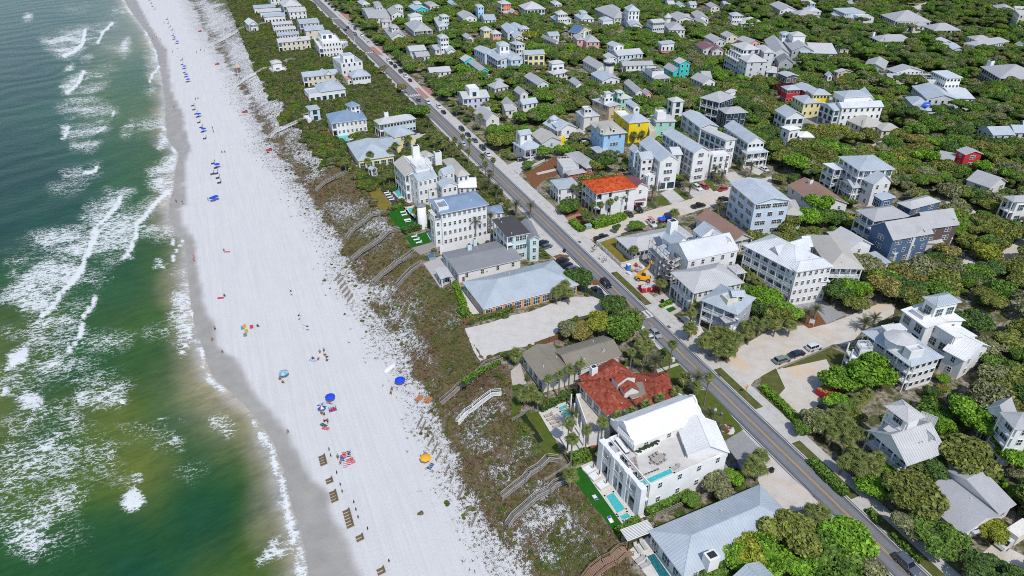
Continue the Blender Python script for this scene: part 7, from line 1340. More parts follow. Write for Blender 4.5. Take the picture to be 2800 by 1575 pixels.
for k,p,kd,c,a,lab in(('T10',(692,203),'sedan','black',RA,'black car driving up past the white parked cars'),('T10',(672,222),'suv','navy',RA,'dark blue car driving on the seaward lane near the top'),('T10',(748,254),'suv','black',RA+3.14,'black car driving down the landward lane near the top'),('T10',(1225,750),'sedan','grey',RA,'dark grey car on the road at the lower brick crossing'),('T10',(1298,768),'suv','white',RA+3.14,'white car pulling out below the lower brick crossing'),('T21',(710,685),'suv','black',RA+3.14,'black car driving on the road above the zebra crossing'),('T21',(1080,1058),'sedan','silver',RA+3.14,'silver white car driving on the road below the zebra crossing'),('T32',(1050,1355),'suv','grey',RA+3.14,'blue-grey car driving at the bottom right of the road'),('T10',(1175,1008),'suv','grey',SA+.4,'grey car under the carport edge of the yellow rambling house'),('T10',(1200,992),'sedan','black',SA+.4,'black car on the drive of the yellow rambling house'),('T10',(1560,1080),'sedan','white',RA,'white car half hidden behind roadside palms'),('T10',(1760,575),'suv','white',SA,'white car in front of the big light-blue house'),('T10',(1635,240),'sedan','white',SA,'white car on the brick lane by the yellow tower'),('T20',(400,1050),'suv','white',SA+3.14,'white car beside the octagon cupola house'),('T20',(140,1178),'pickup','white',SA,'white pickup by the stepped white tower house'),('T20',(75,1200),'suv','black',SA,'black car by the stepped white tower house'),('T20',(555,1075),'suv','white',SA,'white car on the drive left of the light blue house'),('T20',(548,1050),'sedan','grey',SA,'dark car behind the white one left of the light blue house'),('T20',(40,545),'suv','navy',RA,'dark blue car at the pale blue street house'),('T20',(1245,1385),'suv','black',RA+3.14,'black car between the first two white townhouses'),('T20',(1400,1412),'suv','white',RA+3.14,'white car on the concrete drive of the second townhouse'),('T20',(1452,1402),'sedan','red',RA+3.14,'red car beside a white one on the concrete drive'),('T20',(1592,1422),'sedan','red',SA+3.3,'red car standing alone by the puddled side street'),('T20',(1905,1272),'sedan','white',RA+3.14,'white car on the drive of the fourth townhouse'),('T20',(1898,1215),'suv','black',RA+3.14,'black car deep in the drive of the fourth townhouse'),('T21',(1407,100),'pickup','black',SA,'black pickup on the wet side street'),('T21',(950,125),'pickup','black',RA+3.14,'black pickup carrying a red load by the orange-tiled house'),('T21',(882,160),'sedan','black',RA+3.14,'small black car at the end of the clipped hedge'),('T21',(1055,232),'pickup','white',RA+3.0,'white work pickup carrying red ladders'),('T21',(1195,172),'suv','navy',SA,'blue-grey car next to the blue covered trailer'),('T21',(678,340),'pickup','black',SA,'black pickup parked beside the white picket fence corner'),('T21',(232,378),'sedan','black',SA+.25,'upper black car beside the charcoal-roofed aqua house'),('T21',(258,408),'sedan','grey',SA+.25,'lower black car beside the charcoal-roofed aqua house'),('T21',(382,515),'suv','black',SA+.25,'black car at the top of the trio near the cedar ranch'),('T21',(412,548),'sedan','black',SA+.25,'low black car in the middle of the trio near the cedar ranch'),('T21',(455,578),'suv','grey',SA+.25,'dark car at the lower end of the trio near the cedar ranch'),('T21',(650,752),'pickup','black',RA+3.14,'long black pickup beside the green mesh fence'),('T21',(978,1030),'sedan','white',RA,'upper white car under the roadside tree'),('T21',(1022,1082),'suv','white',RA,'lower white car under the roadside tree'),('T21',(1600,52),'suv','black',SA,'black car beside the grey veranda block'),('T31',(108,1262),'suv','green',SA,'grey-green car at the lower end of the verge trio'),('T31',(222,1215),'sedan','navy',SA,'dark blue car in the middle of the verge trio'),('T31',(350,1168),'jeep','white',SA,'white boxy off-roader at the upper end of the verge trio'),('T31',(1312,432),'suv','white',SA+3.3,'white car in front of the brown gabled house'),('T31',(1362,418),'suv','black',SA+3.3,'black car behind the white one at the brown gabled house'),('T31',(1462,480),'pickup','black',SA+3.6,'black pickup on the drive right of the brown gabled house'),('T31',(1530,558),'pickup','white',SA+.2,'white pickup where the sandy lane meets the drive'),('T22',(1652,578),'suv','black',RA+3.0,'black car tucked against the street end of the white mansion'),('T32',(1905,880),'sedan','black',RA+3.14,'dark car at the right edge behind the pink bungalow')):
 t=car(k,p,kd,c,a,lab)
 if 'ladders' in lab:
  b_=MB()
  for y in(-.55,-.2,.2,.55):b_.bar((-2.6,y,2.15),(1.2,y,2.2),.09)
  for i in range(9):b_.bar((-2.5+i*.43,-.55,2.16),(-2.5+i*.43,-.2,2.16),.06);b_.bar((-2.5+i*.43,.2,2.16),(-2.5+i*.43,.55,2.16),.06)
  l_=b_.build('ladder',M('red_ladder',(.62,.03,.03),.5),None,loc=t.location+Vector((0,0,0)));l_.rotation_euler=t.rotation_euler;tag(l_,'red ladders lying on the rack of the white work pickup','ladder')
 if 'red load' in lab:b_=MB();b_.box(-1.7,0,1.1,1.6,1.3,1.2);l_=b_.build('cargo_bag',M('red_cloth',(.5,.02,.03),.8),None,loc=t.location);l_.rotation_euler=t.rotation_euler;tag(l_,'red covered load in the bed of the black pickup','load')
v=W3((1850,1150),1.5,'T32');t=thing('box_truck','white box truck with pale roof on the bottom right drive','truck',(v.x,v.y,.03),SA+3.22);b_=MB();b_.box(-1.2,0,.8,3.3,5.2,2.3);b_.build('cargo_box',M('truck_box',(.74,.71,.62),.6),t)
b_=MB();b_.hexa([(1.5,-1.05,.5),(3.6,-1.0,.5),(3.6,1.0,.5),(1.5,1.05,.5)],[(1.5,-1,2.3),(2.6,-.9,2.3),(2.6,.9,2.3),(1.5,1,2.3)]);b_.hexa([(2.6,-1.,.5),(3.9,-.95,.5),(3.9,.95,.5),(2.6,1.,.5)],[(2.6,-1.,1.5),(3.8,-.9,1.25),(3.8,.9,1.25),(2.6,1.,1.5)]);b_.build('cab',carmat('white',CARC['white']),t);b_=MB();b_.hexa([(2.66,-.85,1.55),(3.3,-.85,1.5),(3.3,.85,1.5),(2.66,.85,1.55)],[(2.62,-.8,2.2),(2.66,-.8,2.2),(2.66,.8,2.2),(2.62,.8,2.2)]);b_.build('windscreen',CGLASS,t)
for x in(-2.6,2.6):
 for y in(-.95,.95):w=add('wheel',car_parts('pickup','white')[4],t,(x,y,0));add('rim',car_parts('pickup','white')[5],w)
v=W3((1150,205),.8,'T21');t=thing('covered_trailer','trailer under a crumpled blue tarpaulin on the side street','trailer',(v.x,v.y,.02),SA);b_=MB();b_.box(0,0,.5,1.2,4.4,2);b_.build('bed',M('red_steel',(.30,.02,.02),.6),t);b_=MB()
for i in range(6):b_.hexa([(-2.3+i*.78,-1.1,1.0),(-1.52+i*.78,-1.1,1.0),(-1.52+i*.78,1.1,1.0),(-2.3+i*.78,1.1,1.0)],[(-2.3+i*.78,-.9,1.35+.25*(i%2)),(-1.52+i*.78,-.95,1.6-.25*(i%2)),(-1.52+i*.78,.9,1.6-.22*(i%2)),(-2.3+i*.78,.95,1.35+.22*(i%2))])
b_.build('tarpaulin',M('blue_tarp',(.02,.12,.55),.5),t)
for x in(-1,1):
 for y in(-.9,.9):add('wheel',car_parts('suv','white')[4],t,(x,y,0))
def skip(k,p,ang,label,col,fill):
 v=W3(p,.9,k);t=thing('rubbish_skip',label,'skip',(v.x,v.y,.03),ang);b_=MB()
 for y in(-1.15,1.15):b_.hexa([(-2.7,y-.06,.15),(2.6,y-.06,.15),(2.6,y+.06,.15),(-2.7,y+.06,.15)],[(-3.,y-.06,1.6),(2.7,y-.06,1.6),(2.7,y+.06,1.6),(-3.,y+.06,1.6)])
 b_.bar((-2.85,-1.15,.9),(-2.85,1.15,.9),.1,1.45);b_.bar((2.65,-1.15,.9),(2.65,1.15,.9),.1,1.45);b_.box(0,0,.12,.2,5.2,2.2)
 for i in range(7):b_.box(-2.4+i*.8,-1.24,.2,1.5,.09,.1);b_.box(-2.4+i*.8,1.24,.2,1.5,.09,.1)
 b_.build('container',M('skip_red',col,.55,var=.2),t);b_=MB()
 for i in range(70):b_.box(RNG.uniform(-2.3,2.2),RNG.uniform(-.9,.9),RNG.uniform(.5,1.3),RNG.uniform(1.35,1.85),RNG.uniform(.2,.9),RNG.uniform(.15,.6),RNG.uniform(0,3))
 f=b_.build('debris',fill,t);f['kind']='stuff'
skip('ZC',(1010,790),SA-.1,'red skip full of white rubble on the building site',(.50,.015,.03),M('white_debris',(.58,.58,.57),.8,var=.4,scale=3));skip('T32',(445,45),SA+3.3,'red skip of brown waste at the edge of the sandy lot',(.50,.015,.02),M('brown_debris',(.40,.24,.08),.9,var=.4,scale=3))
v=W3((930,640),.8,'ZC');e=W3((1050,365),7.2,'ZC');ang=math.atan2(e.y-v.y,e.x-v.x);t=thing('telehandler','yellow telescopic handler with raised boom on the building site','crane',(v.x,v.y,.03),ang);Y1=M('machine_yellow',(.78,.36,.02),.45,var=.12);b_=MB();b_.hexa([(-2.4,-1,.6),(2.,-1,.6),(2.,1,.6),(-2.4,1,.6)],[(-2.2,-.9,1.5),(1.7,-.9,1.3),(1.7,.9,1.3),(-2.2,.9,1.5)]);b_.box(-1.6,-.55,1.5,1.95,1.4,.8);b_.build('chassis',Y1,t)
b_=MB();b_.hexa([(-.9,.15,1.2),(.6,.15,1.2),(.6,1,1.2),(-.9,1,1.2)],[(-.7,.2,2.4),(.3,.2,2.4),(.3,.9,2.4),(-.7,.9,2.4)]);b_.build('cab',CGLASS,t);b_=MB();b_.box(-.2,.55,2.41,2.5,1.15,.85);b_.build('cab_roof',Y1,t)
d=math.hypot(e.x-v.x,e.y-v.y);b_=MB();b_.bar((-1.9,-.1,1.9),(d*.62,-.1,4.9),.5,.55);b_.build('boom',Y1,t);b_=MB();b_.bar((d*.55,-.1,4.55),(d,-.1,7.0),.36,.4);b_.bar((d,-.7,6.9),(d,.5,6.9),.12,.5);b_.bar((d,-.5,6.6),(d+1.,-.5,6.7),.1);b_.bar((d,.3,6.6),(d+1.,.3,6.7),.1);b_.build('boom_tip',Y1,t)
for x in(-1.5,1.5):
 for y in(-1.05,1.05):w=add('wheel',car_parts('suv','white')[4],t,(x,y,0),None,(1.7,1.7,1.7));add('rim',M and car_parts('suv','white')[5],w)
def simple(name,label,cat,k,p,z,parts,ang=0.,zg=None):
 v=W3(p,z,k);z0=zg if zg is not None else 0.;t=thing(name,label,cat,(v.x,v.y,z0),ang)
 for nm,mat,fn in parts:b_=MB();fn(b_);b_.build(nm,mat,t)
 return t
PB=M('toilet_blue',(.02,.22,.62),.5)
simple('portable_toilet','blue portable toilet with pale roof on the building site','toilet','ZC',(682,480),.8,[('cabin',PB,lambda b:b.box(0,0,.1,2.1,1.15,1.15)),('roof',TRIM,lambda b:b.box(0,0,2.104,2.32,1.2,1.2,0,0,.8)),('door',M('toilet_door',(.05,.30,.70),.5),lambda b:b.box(0,-.585,.2,2.0,.8,.03))],RA)
for i,(p,lab,c,sz)in enumerate((((690,560),'white bag heap beside the blue portable toilet',(.66,.66,.66),(1.6,1.0,.7)),((835,525),'grey crate pile next to the yellow telescopic handler',(.42,.43,.45),(1.5,1.5,1.3)),((805,440),'red topped drum stack on the building site',(.45,.06,.06),(.9,.9,1.2)),((900,465),'white wrapped pallet behind the yellow telescopic handler',(.68,.67,.66),(1.4,1.1,.9)),((735,510),'brown board pile on the building site',(.42,.24,.13),(1.6,1.1,.5)))):
 mt=M('site_material_%d'%i if 0 else lab.split()[0]+'_wrap'+'abcde'[i],c,.8,var=.2)
 simple('building_material',lab,'materials','ZC',p,.4,[('stack',mt,lambda b:[b.box((j%2)*.3-.15,(j//2)*.2-.2,.05+j*sz[2]/4,.05+(j+1)*sz[2]/4-.02,sz[0]-.12*j,sz[1]-.1*j,.15*j)for j in range(4)])],RA)
simple('utility_box','green metal utility box by the hedge corner','box','T21',(575,262),.5,[('case',M('utility_green',(.22,.33,.31),.6),lambda b:b.box(0,0,.1,1.2,2.2,1.5)),('lid',M('utility_lid',(.30,.42,.40),.6),lambda b:b.box(0,0,1.204,1.4,2.35,1.65,0,0,.92))],SA)
def pole(k,base,hh,label,white=False,arms=True):
 v=W3(base,0,k);t=thing('utility_pole' if not white else 'lamp_post',label,'pole',(v.x,v.y,0));b_=MB();b_.cyl(0,0,0,hh,.17,.11,8);mt=M('pole_white',(.72,.72,.72),.5)if white else M('pole_wood',(.20,.17,.14),.9,var=.2);b_.build('post',mt,t)
 if arms:b_=MB();b_.bar((-.9,0,hh-.6),(.9,0,hh-.6),.12);b_.bar((-.9,0,hh-.55),(0,0,hh-1.3),.06);b_.build('crossarm',mt,t);b_=MB();b_.cyl(.3,.2,hh-2.2,hh-1.2,.2,.2,8);b_.build('transformer',M('transformer_grey',(.35,.36,.37),.5),t)
 else:b_=MB();b_.bar((0,0,hh-.1),(.9,0,hh),.08);b_.box(1.1,0,hh-.1,hh+.06,.5,.25);b_.build('lamp_head',mt,t)
pole('Z5',(1085,960),10.5,'wooden utility pole at the corner of the orange-tiled house');pole('Z5',(1705,790),11,'wooden utility pole beside the feathery palm and drive');pole('Z3',(1755,1090),11.5,'tall wooden utility pole beside the lone red car');pole('T10',(750,355),9,'white street lamp post beside the road near the top',True,False);pole('T20',(45,1315),7,'white street lamp post at the brick corner by the orange mulch yard',True,False);pole('T20',(1300,760),6.5,'pale utility pole near the lone lookout tower');pole('T20',(1835,660),9,'pole on the drive below the tall grey house');pole('T30',(850,400),10,'pale utility pole beside the hip roof lodge');pole('T30',(100,1210),9,'utility pole left of the white porch mansion');pole('T30',(680,1030),8,'utility pole by the tan roof bungalow')
v=W3((1765,75),0,'T22');v=tq_xy(tq(v)[0],-5.0,0);t=thing('warning_sign','orange diamond warning sign on a post beside the pavement','sign',(v.x,v.y,0),RA-1.57+3.14);b_=MB();b_.bar((0,0,0),(0,0,2.4),.08);b_.build('post',M('sign_post',(.3,.3,.3),.5),t);b_=MB();b_.hexa([(0,-.05,1.55),(.62,-.05,2.2),(.62,-.02,2.2),(0,-.02,1.55)],[(-.62,-.05,2.2),(0,-.05,2.85),(0,-.02,2.85),(-.62,-.02,2.2)]);b_.build('plate',M('sign_orange',(.85,.33,.02),.5),t);b_=MB();b_.box(0,-.062,1.95,2.45,.09,.01);b_.box(.02,-.062,2.48,2.6,.12,.01);b_.bar((0,-.062,2.0),(-.16,-.062,1.75),.06,.012);b_.bar((0,-.062,2.0),(.16,-.062,1.75),.06,.012);b_.build('symbol',DARKIN,t)
simple('sale_board','white and blue upright board on the orange planting triangle','sign','T31',(332,985),1.0,[('post',TRIM,lambda b:[b.bar((-.6,0,0),(-.6,0,2),.1),b.bar((.6,0,0),(.6,0,2),.1)]),('panel',M('board_white',(.74,.75,.76),.5),lambda b:b.box(0,0,.8,2,1.1,.06)),('stripe',M('board_blue',(.03,.10,.35),.5),lambda b:b.box(0,-.04,.9,1.35,.9,.012))],RA+.6)
for p,lab,kk in(((1135,825),'dark wheeled bin on the lawn strips','T21'),((250,960),'green wheeled bin beside the paved driveway','T31'),((1528,200),'white letterbox on the roadside lawn by the white mansion','T22'),((1215,1265),'white roadside box beside the lawn path','T21'),((28,650),'dark letterbox beside the gravel parking strip','T32'),((395,442),'black letterbox at the red mulch bed by the road','T21')):
 c=(.70,.70,.70)if 'white' in lab else(.03,.09,.06)if 'green' in lab else(.02,.022,.03);simple('letterbox' if 'letter' in lab else 'bin',lab,'letterbox' if 'letter' in lab else 'bin',kk,p,.6,[('body',M(lab.split()[0]+'_plastic',c,.5),lambda b:b.box(0,0,.08,1.05,.7,.75,0,0,1.0)),('lid',M(lab.split()[0]+'_lid',tuple(x*.8 for x in c),.5),lambda b:b.box(0,0,1.054,1.16,.8,.85,0,0,.9))],RA)
for i,(k,p,lab)in enumerate((('T21',(510,377),'dark drain grate nearest the side street corner'),('T21',(762,615),'dark drain grate opposite the building site'),('T21',(965,808),'dark drain grate above the zebra crossing'),('T21',(1183,1017),'dark drain grate below the zebra crossing'),('ZA',(1560,1000),''),('T21',(1567,1380),'dark drain grate at the second side street'))):
 if not lab:continue
 simple('drain_grate',lab,'drain',k,p,0.02,[('grate',DARKIN,lambda b:[b.box(-.5+j*.2,0,.012,.05,.12,.7)for j in range(6)]),('rim',M('drain_rim',(.22,.22,.22),.7),lambda b:[b.bar((-.65,-.42,.03),(.65,-.42,.03),.1,.05),b.bar((-.65,.42,.03),(.65,.42,.03),.1,.05)])],RA)
for k,p,z,lab in(('T10',(1535,825),2.4,'red awning over a gate by the road below the violet-white house'),):
 v=W3(p,z,k);t=thing('awning',lab,'awning',(v.x,v.y,0),SA);b_=MB();b_.hexa([(-2,-1.4,2.2),(2,-1.4,2.2),(2,1.4,2.9),(-2,1.4,2.9)],[(-2,-1.4,2.3),(2,-1.4,2.3),(2,1.4,3.0),(-2,1.4,3.0)]);b_.build('canvas',M('red_canvas',(.66,.04,.03),.7),t);b_=MB();[b_.bar((x,y,0),(x,y,2.2),.1)for x in(-1.9,1.9)for y in(-1.3,1.3)];b_.build('frame',TRIM,t)
 # ------------------------------------------------------------------ fences
def fence(k,pts,label,hh=1.1,mat=None,style='picket',sp=.22,name='fence',ground=False):
 q=[(G3(p,k)if ground else W3(p,hh*.4,k))for p in pts];o0=q[0].copy();o0.z=o0.z if ground else 0
 t=thing(name,label,'fence',tuple(o0));mat=mat or TRIM;pk,rl=MB(),MB();pm=None;posts=[]
 for a,e in zip(q[:-1],q[1:]):
  a=Vector((a.x,a.y,a.z if ground else 0));e=Vector((e.x,e.y,e.z if ground else 0));ln=(e-a).length;n_=max(1,round(ln/2.4));up=Vector((0,0,1))
  for i in range(n_+1):posts.append(a+(e-a)*(i/n_)-o0)
  for zr in((.25,.8)if style=='picket' else(.3,.62,.94)if style=='rail' else(.1,.95)):
   for i in range(n_):rl.bar(a+(e-a)*(i/n_)-o0+up*hh*zr,a+(e-a)*((i+1)/n_)-o0+up*hh*zr,.06,.1 if style!='rail' else.16)
  if style in('picket','board','sand'):
   m_=int(ln/sp)
   for i in range(m_):c=a+(e-a)*((i+.5)/m_)-o0;d=(e-a).normalized()*(sp*(.3 if style=='picket' else.46 if style=='board' else.22));h2=hh*(RNG.uniform(.85,1.0)if style=='sand' else 1);n2=Vector((-d.y,d.x,0)).normalized()*.02;pk.hexa([c-d-n2,c+d-n2,c+d+n2,c-d+n2],[c-d-n2+up*h2,c+d-n2+up*h2,c+d+n2+up*h2,c-d+n2+up*h2])
  if style=='mesh':pk.bar(a-o0+up*hh*.5,e-o0+up*hh*.5,.03,hh*.9)
 b_=MB();b_.box(0,0,-.2,hh*1.08,.12,.12);me=b_.mesh('post',mat)
 for p in posts:add('post',me,t,p)
 rl.build('rail',mat,t)
 if pk.f:s_=pk.build('slat' if style!='mesh' else 'mesh_panel',mat,t);s_['kind']='stuff'
 return t
BRN=M('brown_fence_wood',(.19,.10,.06),.85,var=.25,scale=3);GRYW=M('weathered_wood',(.30,.275,.25),.9,var=.25,scale=3);GRN=M('green_mesh',(.035,.07,.055),.7)
fence('T21',[(640,380),(820,548),(955,512)],'white picket fence round the corner grey cottage lawn',1.2);fence('T21',[(640,378),(820,318)],'white picket fence along the side street by the black pickup',1.2);fence('T21',[(-360,985),(-180,940),(0,885),(300,785)],'brown board fence between cedar ranch and sandy lot',1.9,BRN,'board',.2);fence('T21',[(512,735),(600,768),(690,805),(712,840)],'green mesh fence at the road end of the sandy lot',1.9,GRN,'mesh');fence('T21',[(170,1160),(280,1120),(385,1085)],'dark board fence behind the brown metal roof',1.8,BRN,'board',.2)
fence('T11',[(1560,665),(1700,615),(1860,560)],'dark brown fence between dark grey house and cedar ranch',1.7,BRN,'board',.2);fence('T22',[(1015,1025),(1160,965),(1325,890)],'black and white rail fence beside the mansion hedge',1.5,GRYW,'rail');fence('T22',[(1430,858),(1600,770),(1770,668)],'black and white rail fence behind the spreading grey-green tree',1.5,GRYW,'rail');fence('T32',[(-20,60),(100,170),(220,285)],'thin wire fence along the sandy lot hedge',1.2,GRYW,'rail');fence('T20',[(85,1270),(170,1245),(245,1210)],'white picket fence above the orange mulch yard',1.1);fence('T21',[(510,500),(620,470)],'',1.1)if 0 else None
fence('T22',[(0,275),(80,230),(160,183)],'weathered fence at the seaward end of the villa garden',1.1,GRYW,'rail');fence('T22',[(240,745),(340,680),(432,622)],'weathered rail beside the turf lawn on the dune',1.0,GRYW,'rail',ground=True);fence('T22',[(330,830),(480,1060),(590,1215),(685,1345)],'thin cable fence running down the dune beside the turf lawn',.8,GRYW,'wire',ground=True);fence('T31',[(90,1330),(250,1265),(470,1170)],'low rail beside the three cars on the verge',.8,GRYW,'rail')
fence('T10',[(1320,660),(1390,650)],'white picket gate fence at the lower brick crossing',1.2);fence('T10',[(820,1240),(700,1285)],'white garden fence seaward of the little gazebo',1.3);fence('T31',[(500,245),(590,210),(660,180)],'orange brown board fence left of the navy gabled house',1.9,M('cedar_boards',(.46,.20,.08),.8,var=.2),'board',.2)
SF=[('T11',(600,672),(640,630),'topmost'),('T11',(617,703),(660,657),'second'),('T11',(633,740),(677,692),'third'),('T11',(652,770),(693,726),'fourth'),('T11',(670,802),(712,757),'fifth'),('T11',(690,837),(733,787),'last')]
for k,a,e,w in SF:fence(k,[a,e],'%s sand fence panel of the upper row on the beach'%w,1.1,GRYW,'sand',.12,'sand_fence',True)['group']='upper sand fences'
for i,(a,e)in enumerate((((1222,327),(1258,256)),((1245,372),(1282,292)),((1272,422),(1312,352)),((1300,477),(1342,402)),((1332,537),(1372,457)),((1360,587),(1402,512)),((1425,702),(1460,622)),((1470,752),(1495,682)),((1525,882),(1570,792)),((1578,987),(1630,937)),((1630,1080),(1668,992)))):
 fence('T12',[a,e],'%s sand fence panel of the lower row below the white stairs'%('topmost second third fourth fifth sixth seventh eighth ninth tenth last'.split()[i]),1.1,GRYW,'sand',.12,'sand_fence',True)['group']='lower sand fences'
 # ------------------------------------------------------------------ dune walkovers
BW=M('boardwalk_grey',(.20,.185,.17),.9,var=.25,scale=3,grain=.3);BB=M('boardwalk_brown',(.30,.19,.13),.9,var=.25,scale=3,grain=.3);BWH=M('boardwalk_white',(.70,.70,.68),.7,var=.1)
RAILW=M('grey_rail',(.40,.38,.355),.85,var=.2,scale=3)
def walkover(k,pts,label,mat=None,w=1.2,lift=1.0):
 rm=RAILW if mat is None else mat;mat=mat or BW;q=[G3(p,k)for p in pts];z=[v.z+lift for v in q];z[0]=max(z[0]-lift*.8,.12 if tq(q[0])[1]<np.interp(tq(q[0])[0],*TOPL)+1 else z[0]-lift*.8);z[-1]=q[-1].z+.15
 q=[Vector((v.x,v.y,zz))for v,zz in zip(q,z)];o0=q[0].copy();t=thing('dune_walkover',label,'boardwalk',tuple(o0));dk,rl=MB(),MB();pb_=MB();pb_.box(0,0,-1.5,1.05,.13,.13);pm=pb_.mesh('post',mat);n0=None;up=Vector((0,0,1))
 for i,(a,e)in enumerate(zip(q[:-1],q[1:])):
  d=e-a;ln=d.length;h2=Vector((d.x,d.y,0)).normalized();s_=Vector((-h2.y,h2.x,0))*(w/2);m_=max(2,int(ln/.30));st=abs(d.z)/max(.1,Vector((d.x,d.y)).length)>.18
  for j in range(m_):
   c=a+d*((j+.5)/m_)-o0;hl=h2*(ln/m_*.44);zz=up*(.06)
   dk.hexa([c-hl-s_-zz,c+hl-s_-zz,c+hl+s_-zz,c-hl+s_-zz],[c-hl-s_,c+hl-s_,c+hl+s_,c-hl+s_])
  for sg in(-1,1):
   o_=s_*sg
   for hz,ww in((1.0,.13),(.52,.08),(-.12,.12)):rl.bar(a-o0+o_+up*hz,e-o0+o_+up*hz,ww if hz==1.0 else.06,.08 if hz==1.0 else ww)
   n_=max(1,round(ln/2.2))
   for j in range(n_+(1 if i==len(q)-2 else 0)):add('post',pm,t,a+d*(j/n_)-o0+o_)
 f=dk.build('plank',mat,t);f['kind']='stuff';rl.build('railing',rm,t);return t
walkover('T22',[(352,578),(270,590),(200,660),(130,700),(90,750),(10,810),(-80,862)],'dark weathered walkover zigzagging down from the villa garden');walkover('T22',[(402,735),(320,790),(280,830),(180,880),(80,970),(10,1030),(-40,1080)],'grey walkover starting at the palm by the turf lawn');walkover('T22',[(890,1262),(830,1290),(765,1350),(690,1385),(610,1449),(550,1505)],'brown walkover with wide landing at the bottom edge',BB,2.2);walkover('T12',[(1850,-180),(1740,-120),(1620,0),(1540,40),(1490,90),(1395,150)],'grey-brown walkover below the brown metal house',M('boardwalk_taupe',(.33,.28,.25),.9,var=.2,scale=3));walkover('T12',[(1850,75),(1780,100),(1700,160),(1640,210),(1590,240),(1520,302)],'bright white walkover stairs on the brown dune',BWH)
walkover('T11',[(1082,285),(1000,320),(930,390),(870,430),(800,470),(720,520)],'long grey walkover with seaward platform below the green lawn');walkover('T11',[(982,165),(880,190),(800,260),(740,300),(680,360)],'grey walkover running down from the dry yellow lawn');walkover('T11',[(1192,460),(1100,540),(1060,560),(1030,590),(960,640),(888,692)],'grey walkover from the wooden sun deck to the sand fences');walkover('T11',[(1245,550),(1180,600),(1110,670),(1060,716)],'narrow grey stairs beside the grey roof cabana',None,1.3,.6);walkover('T10',[(685,1308),(600,1360),(520,1400),(450,1449)],'grey walkover below the little gazebo');walkover('T10',[(395,905),(330,930),(240,970),(150,1010),(105,1042)],'white railed walkover from the pale blue pavilion',BWH);walkover('T10',[(110,520),(60,535),(0,570),(-70,605),(-120,640),(-165,662)],'white railed walkover from the white pavilion',BWH);walkover('T00',[(1870,208),(1820,228),(1740,280),(1660,322),(1595,348)],'white railed walkover from the topmost beach pavilion',BWH);walkover('T10',[(310,455),(240,470),(195,485)],'white footbridge behind the white pavilion',BWH);walkover('T10',[(95,180),(50,190),(0,205)],'white railed path by the upper beach cottages',BWH)
v0=W3((1010,430),0,'T21');t=thing('scaffolding','grey tube scaffolding with plank decks wrapped round the unfinished white house','scaffold',(v0.x,v0.y,0));tb=MB();SCF=M('scaffold_tube',(.22,.22,.23),.5,.5);PLK=M('scaffold_plank',(.52,.49,.45),.85,var=.15)
SP=[W3(p,4.5,'T21')for p in((1020,470),(1185,640),(1450,500))]
for a,e in zip(SP[:-1],SP[1:]):
 ln=(e-a).length;d=(e-a).normalized();nn=Vector((-d.y,d.x,0));nn=nn if nn.dot(Vector((a.x,a.y,0)))<0 else-nn;n_=round(ln/2.3)
 for i in range(n_+1):
  for o_ in(.25,1.35):c=a+d*(ln*i/n_)-nn*(1.6-o_)-v0;tb.bar((c.x,c.y,0),(c.x,c.y,9.6),.09)
 for zz in(2.2,4.4,6.6,8.6):
  p0=a-nn*.8-v0;p1=e-nn*.8-v0;b_=MB()
  b_.bar((p0.x,p0.y,zz),(p1.x,p1.y,zz),1.15,.07);b_.build('plank_deck',PLK,t)
  for o_ in(.25,1.35):q0=a-nn*(1.6-o_)-v0;q1=e-nn*(1.6-o_)-v0;tb.bar((q0.x,q0.y,zz+1.0),(q1.x,q1.y,zz+1.0),.07)
tb.build('tube_frame',SCF,t)
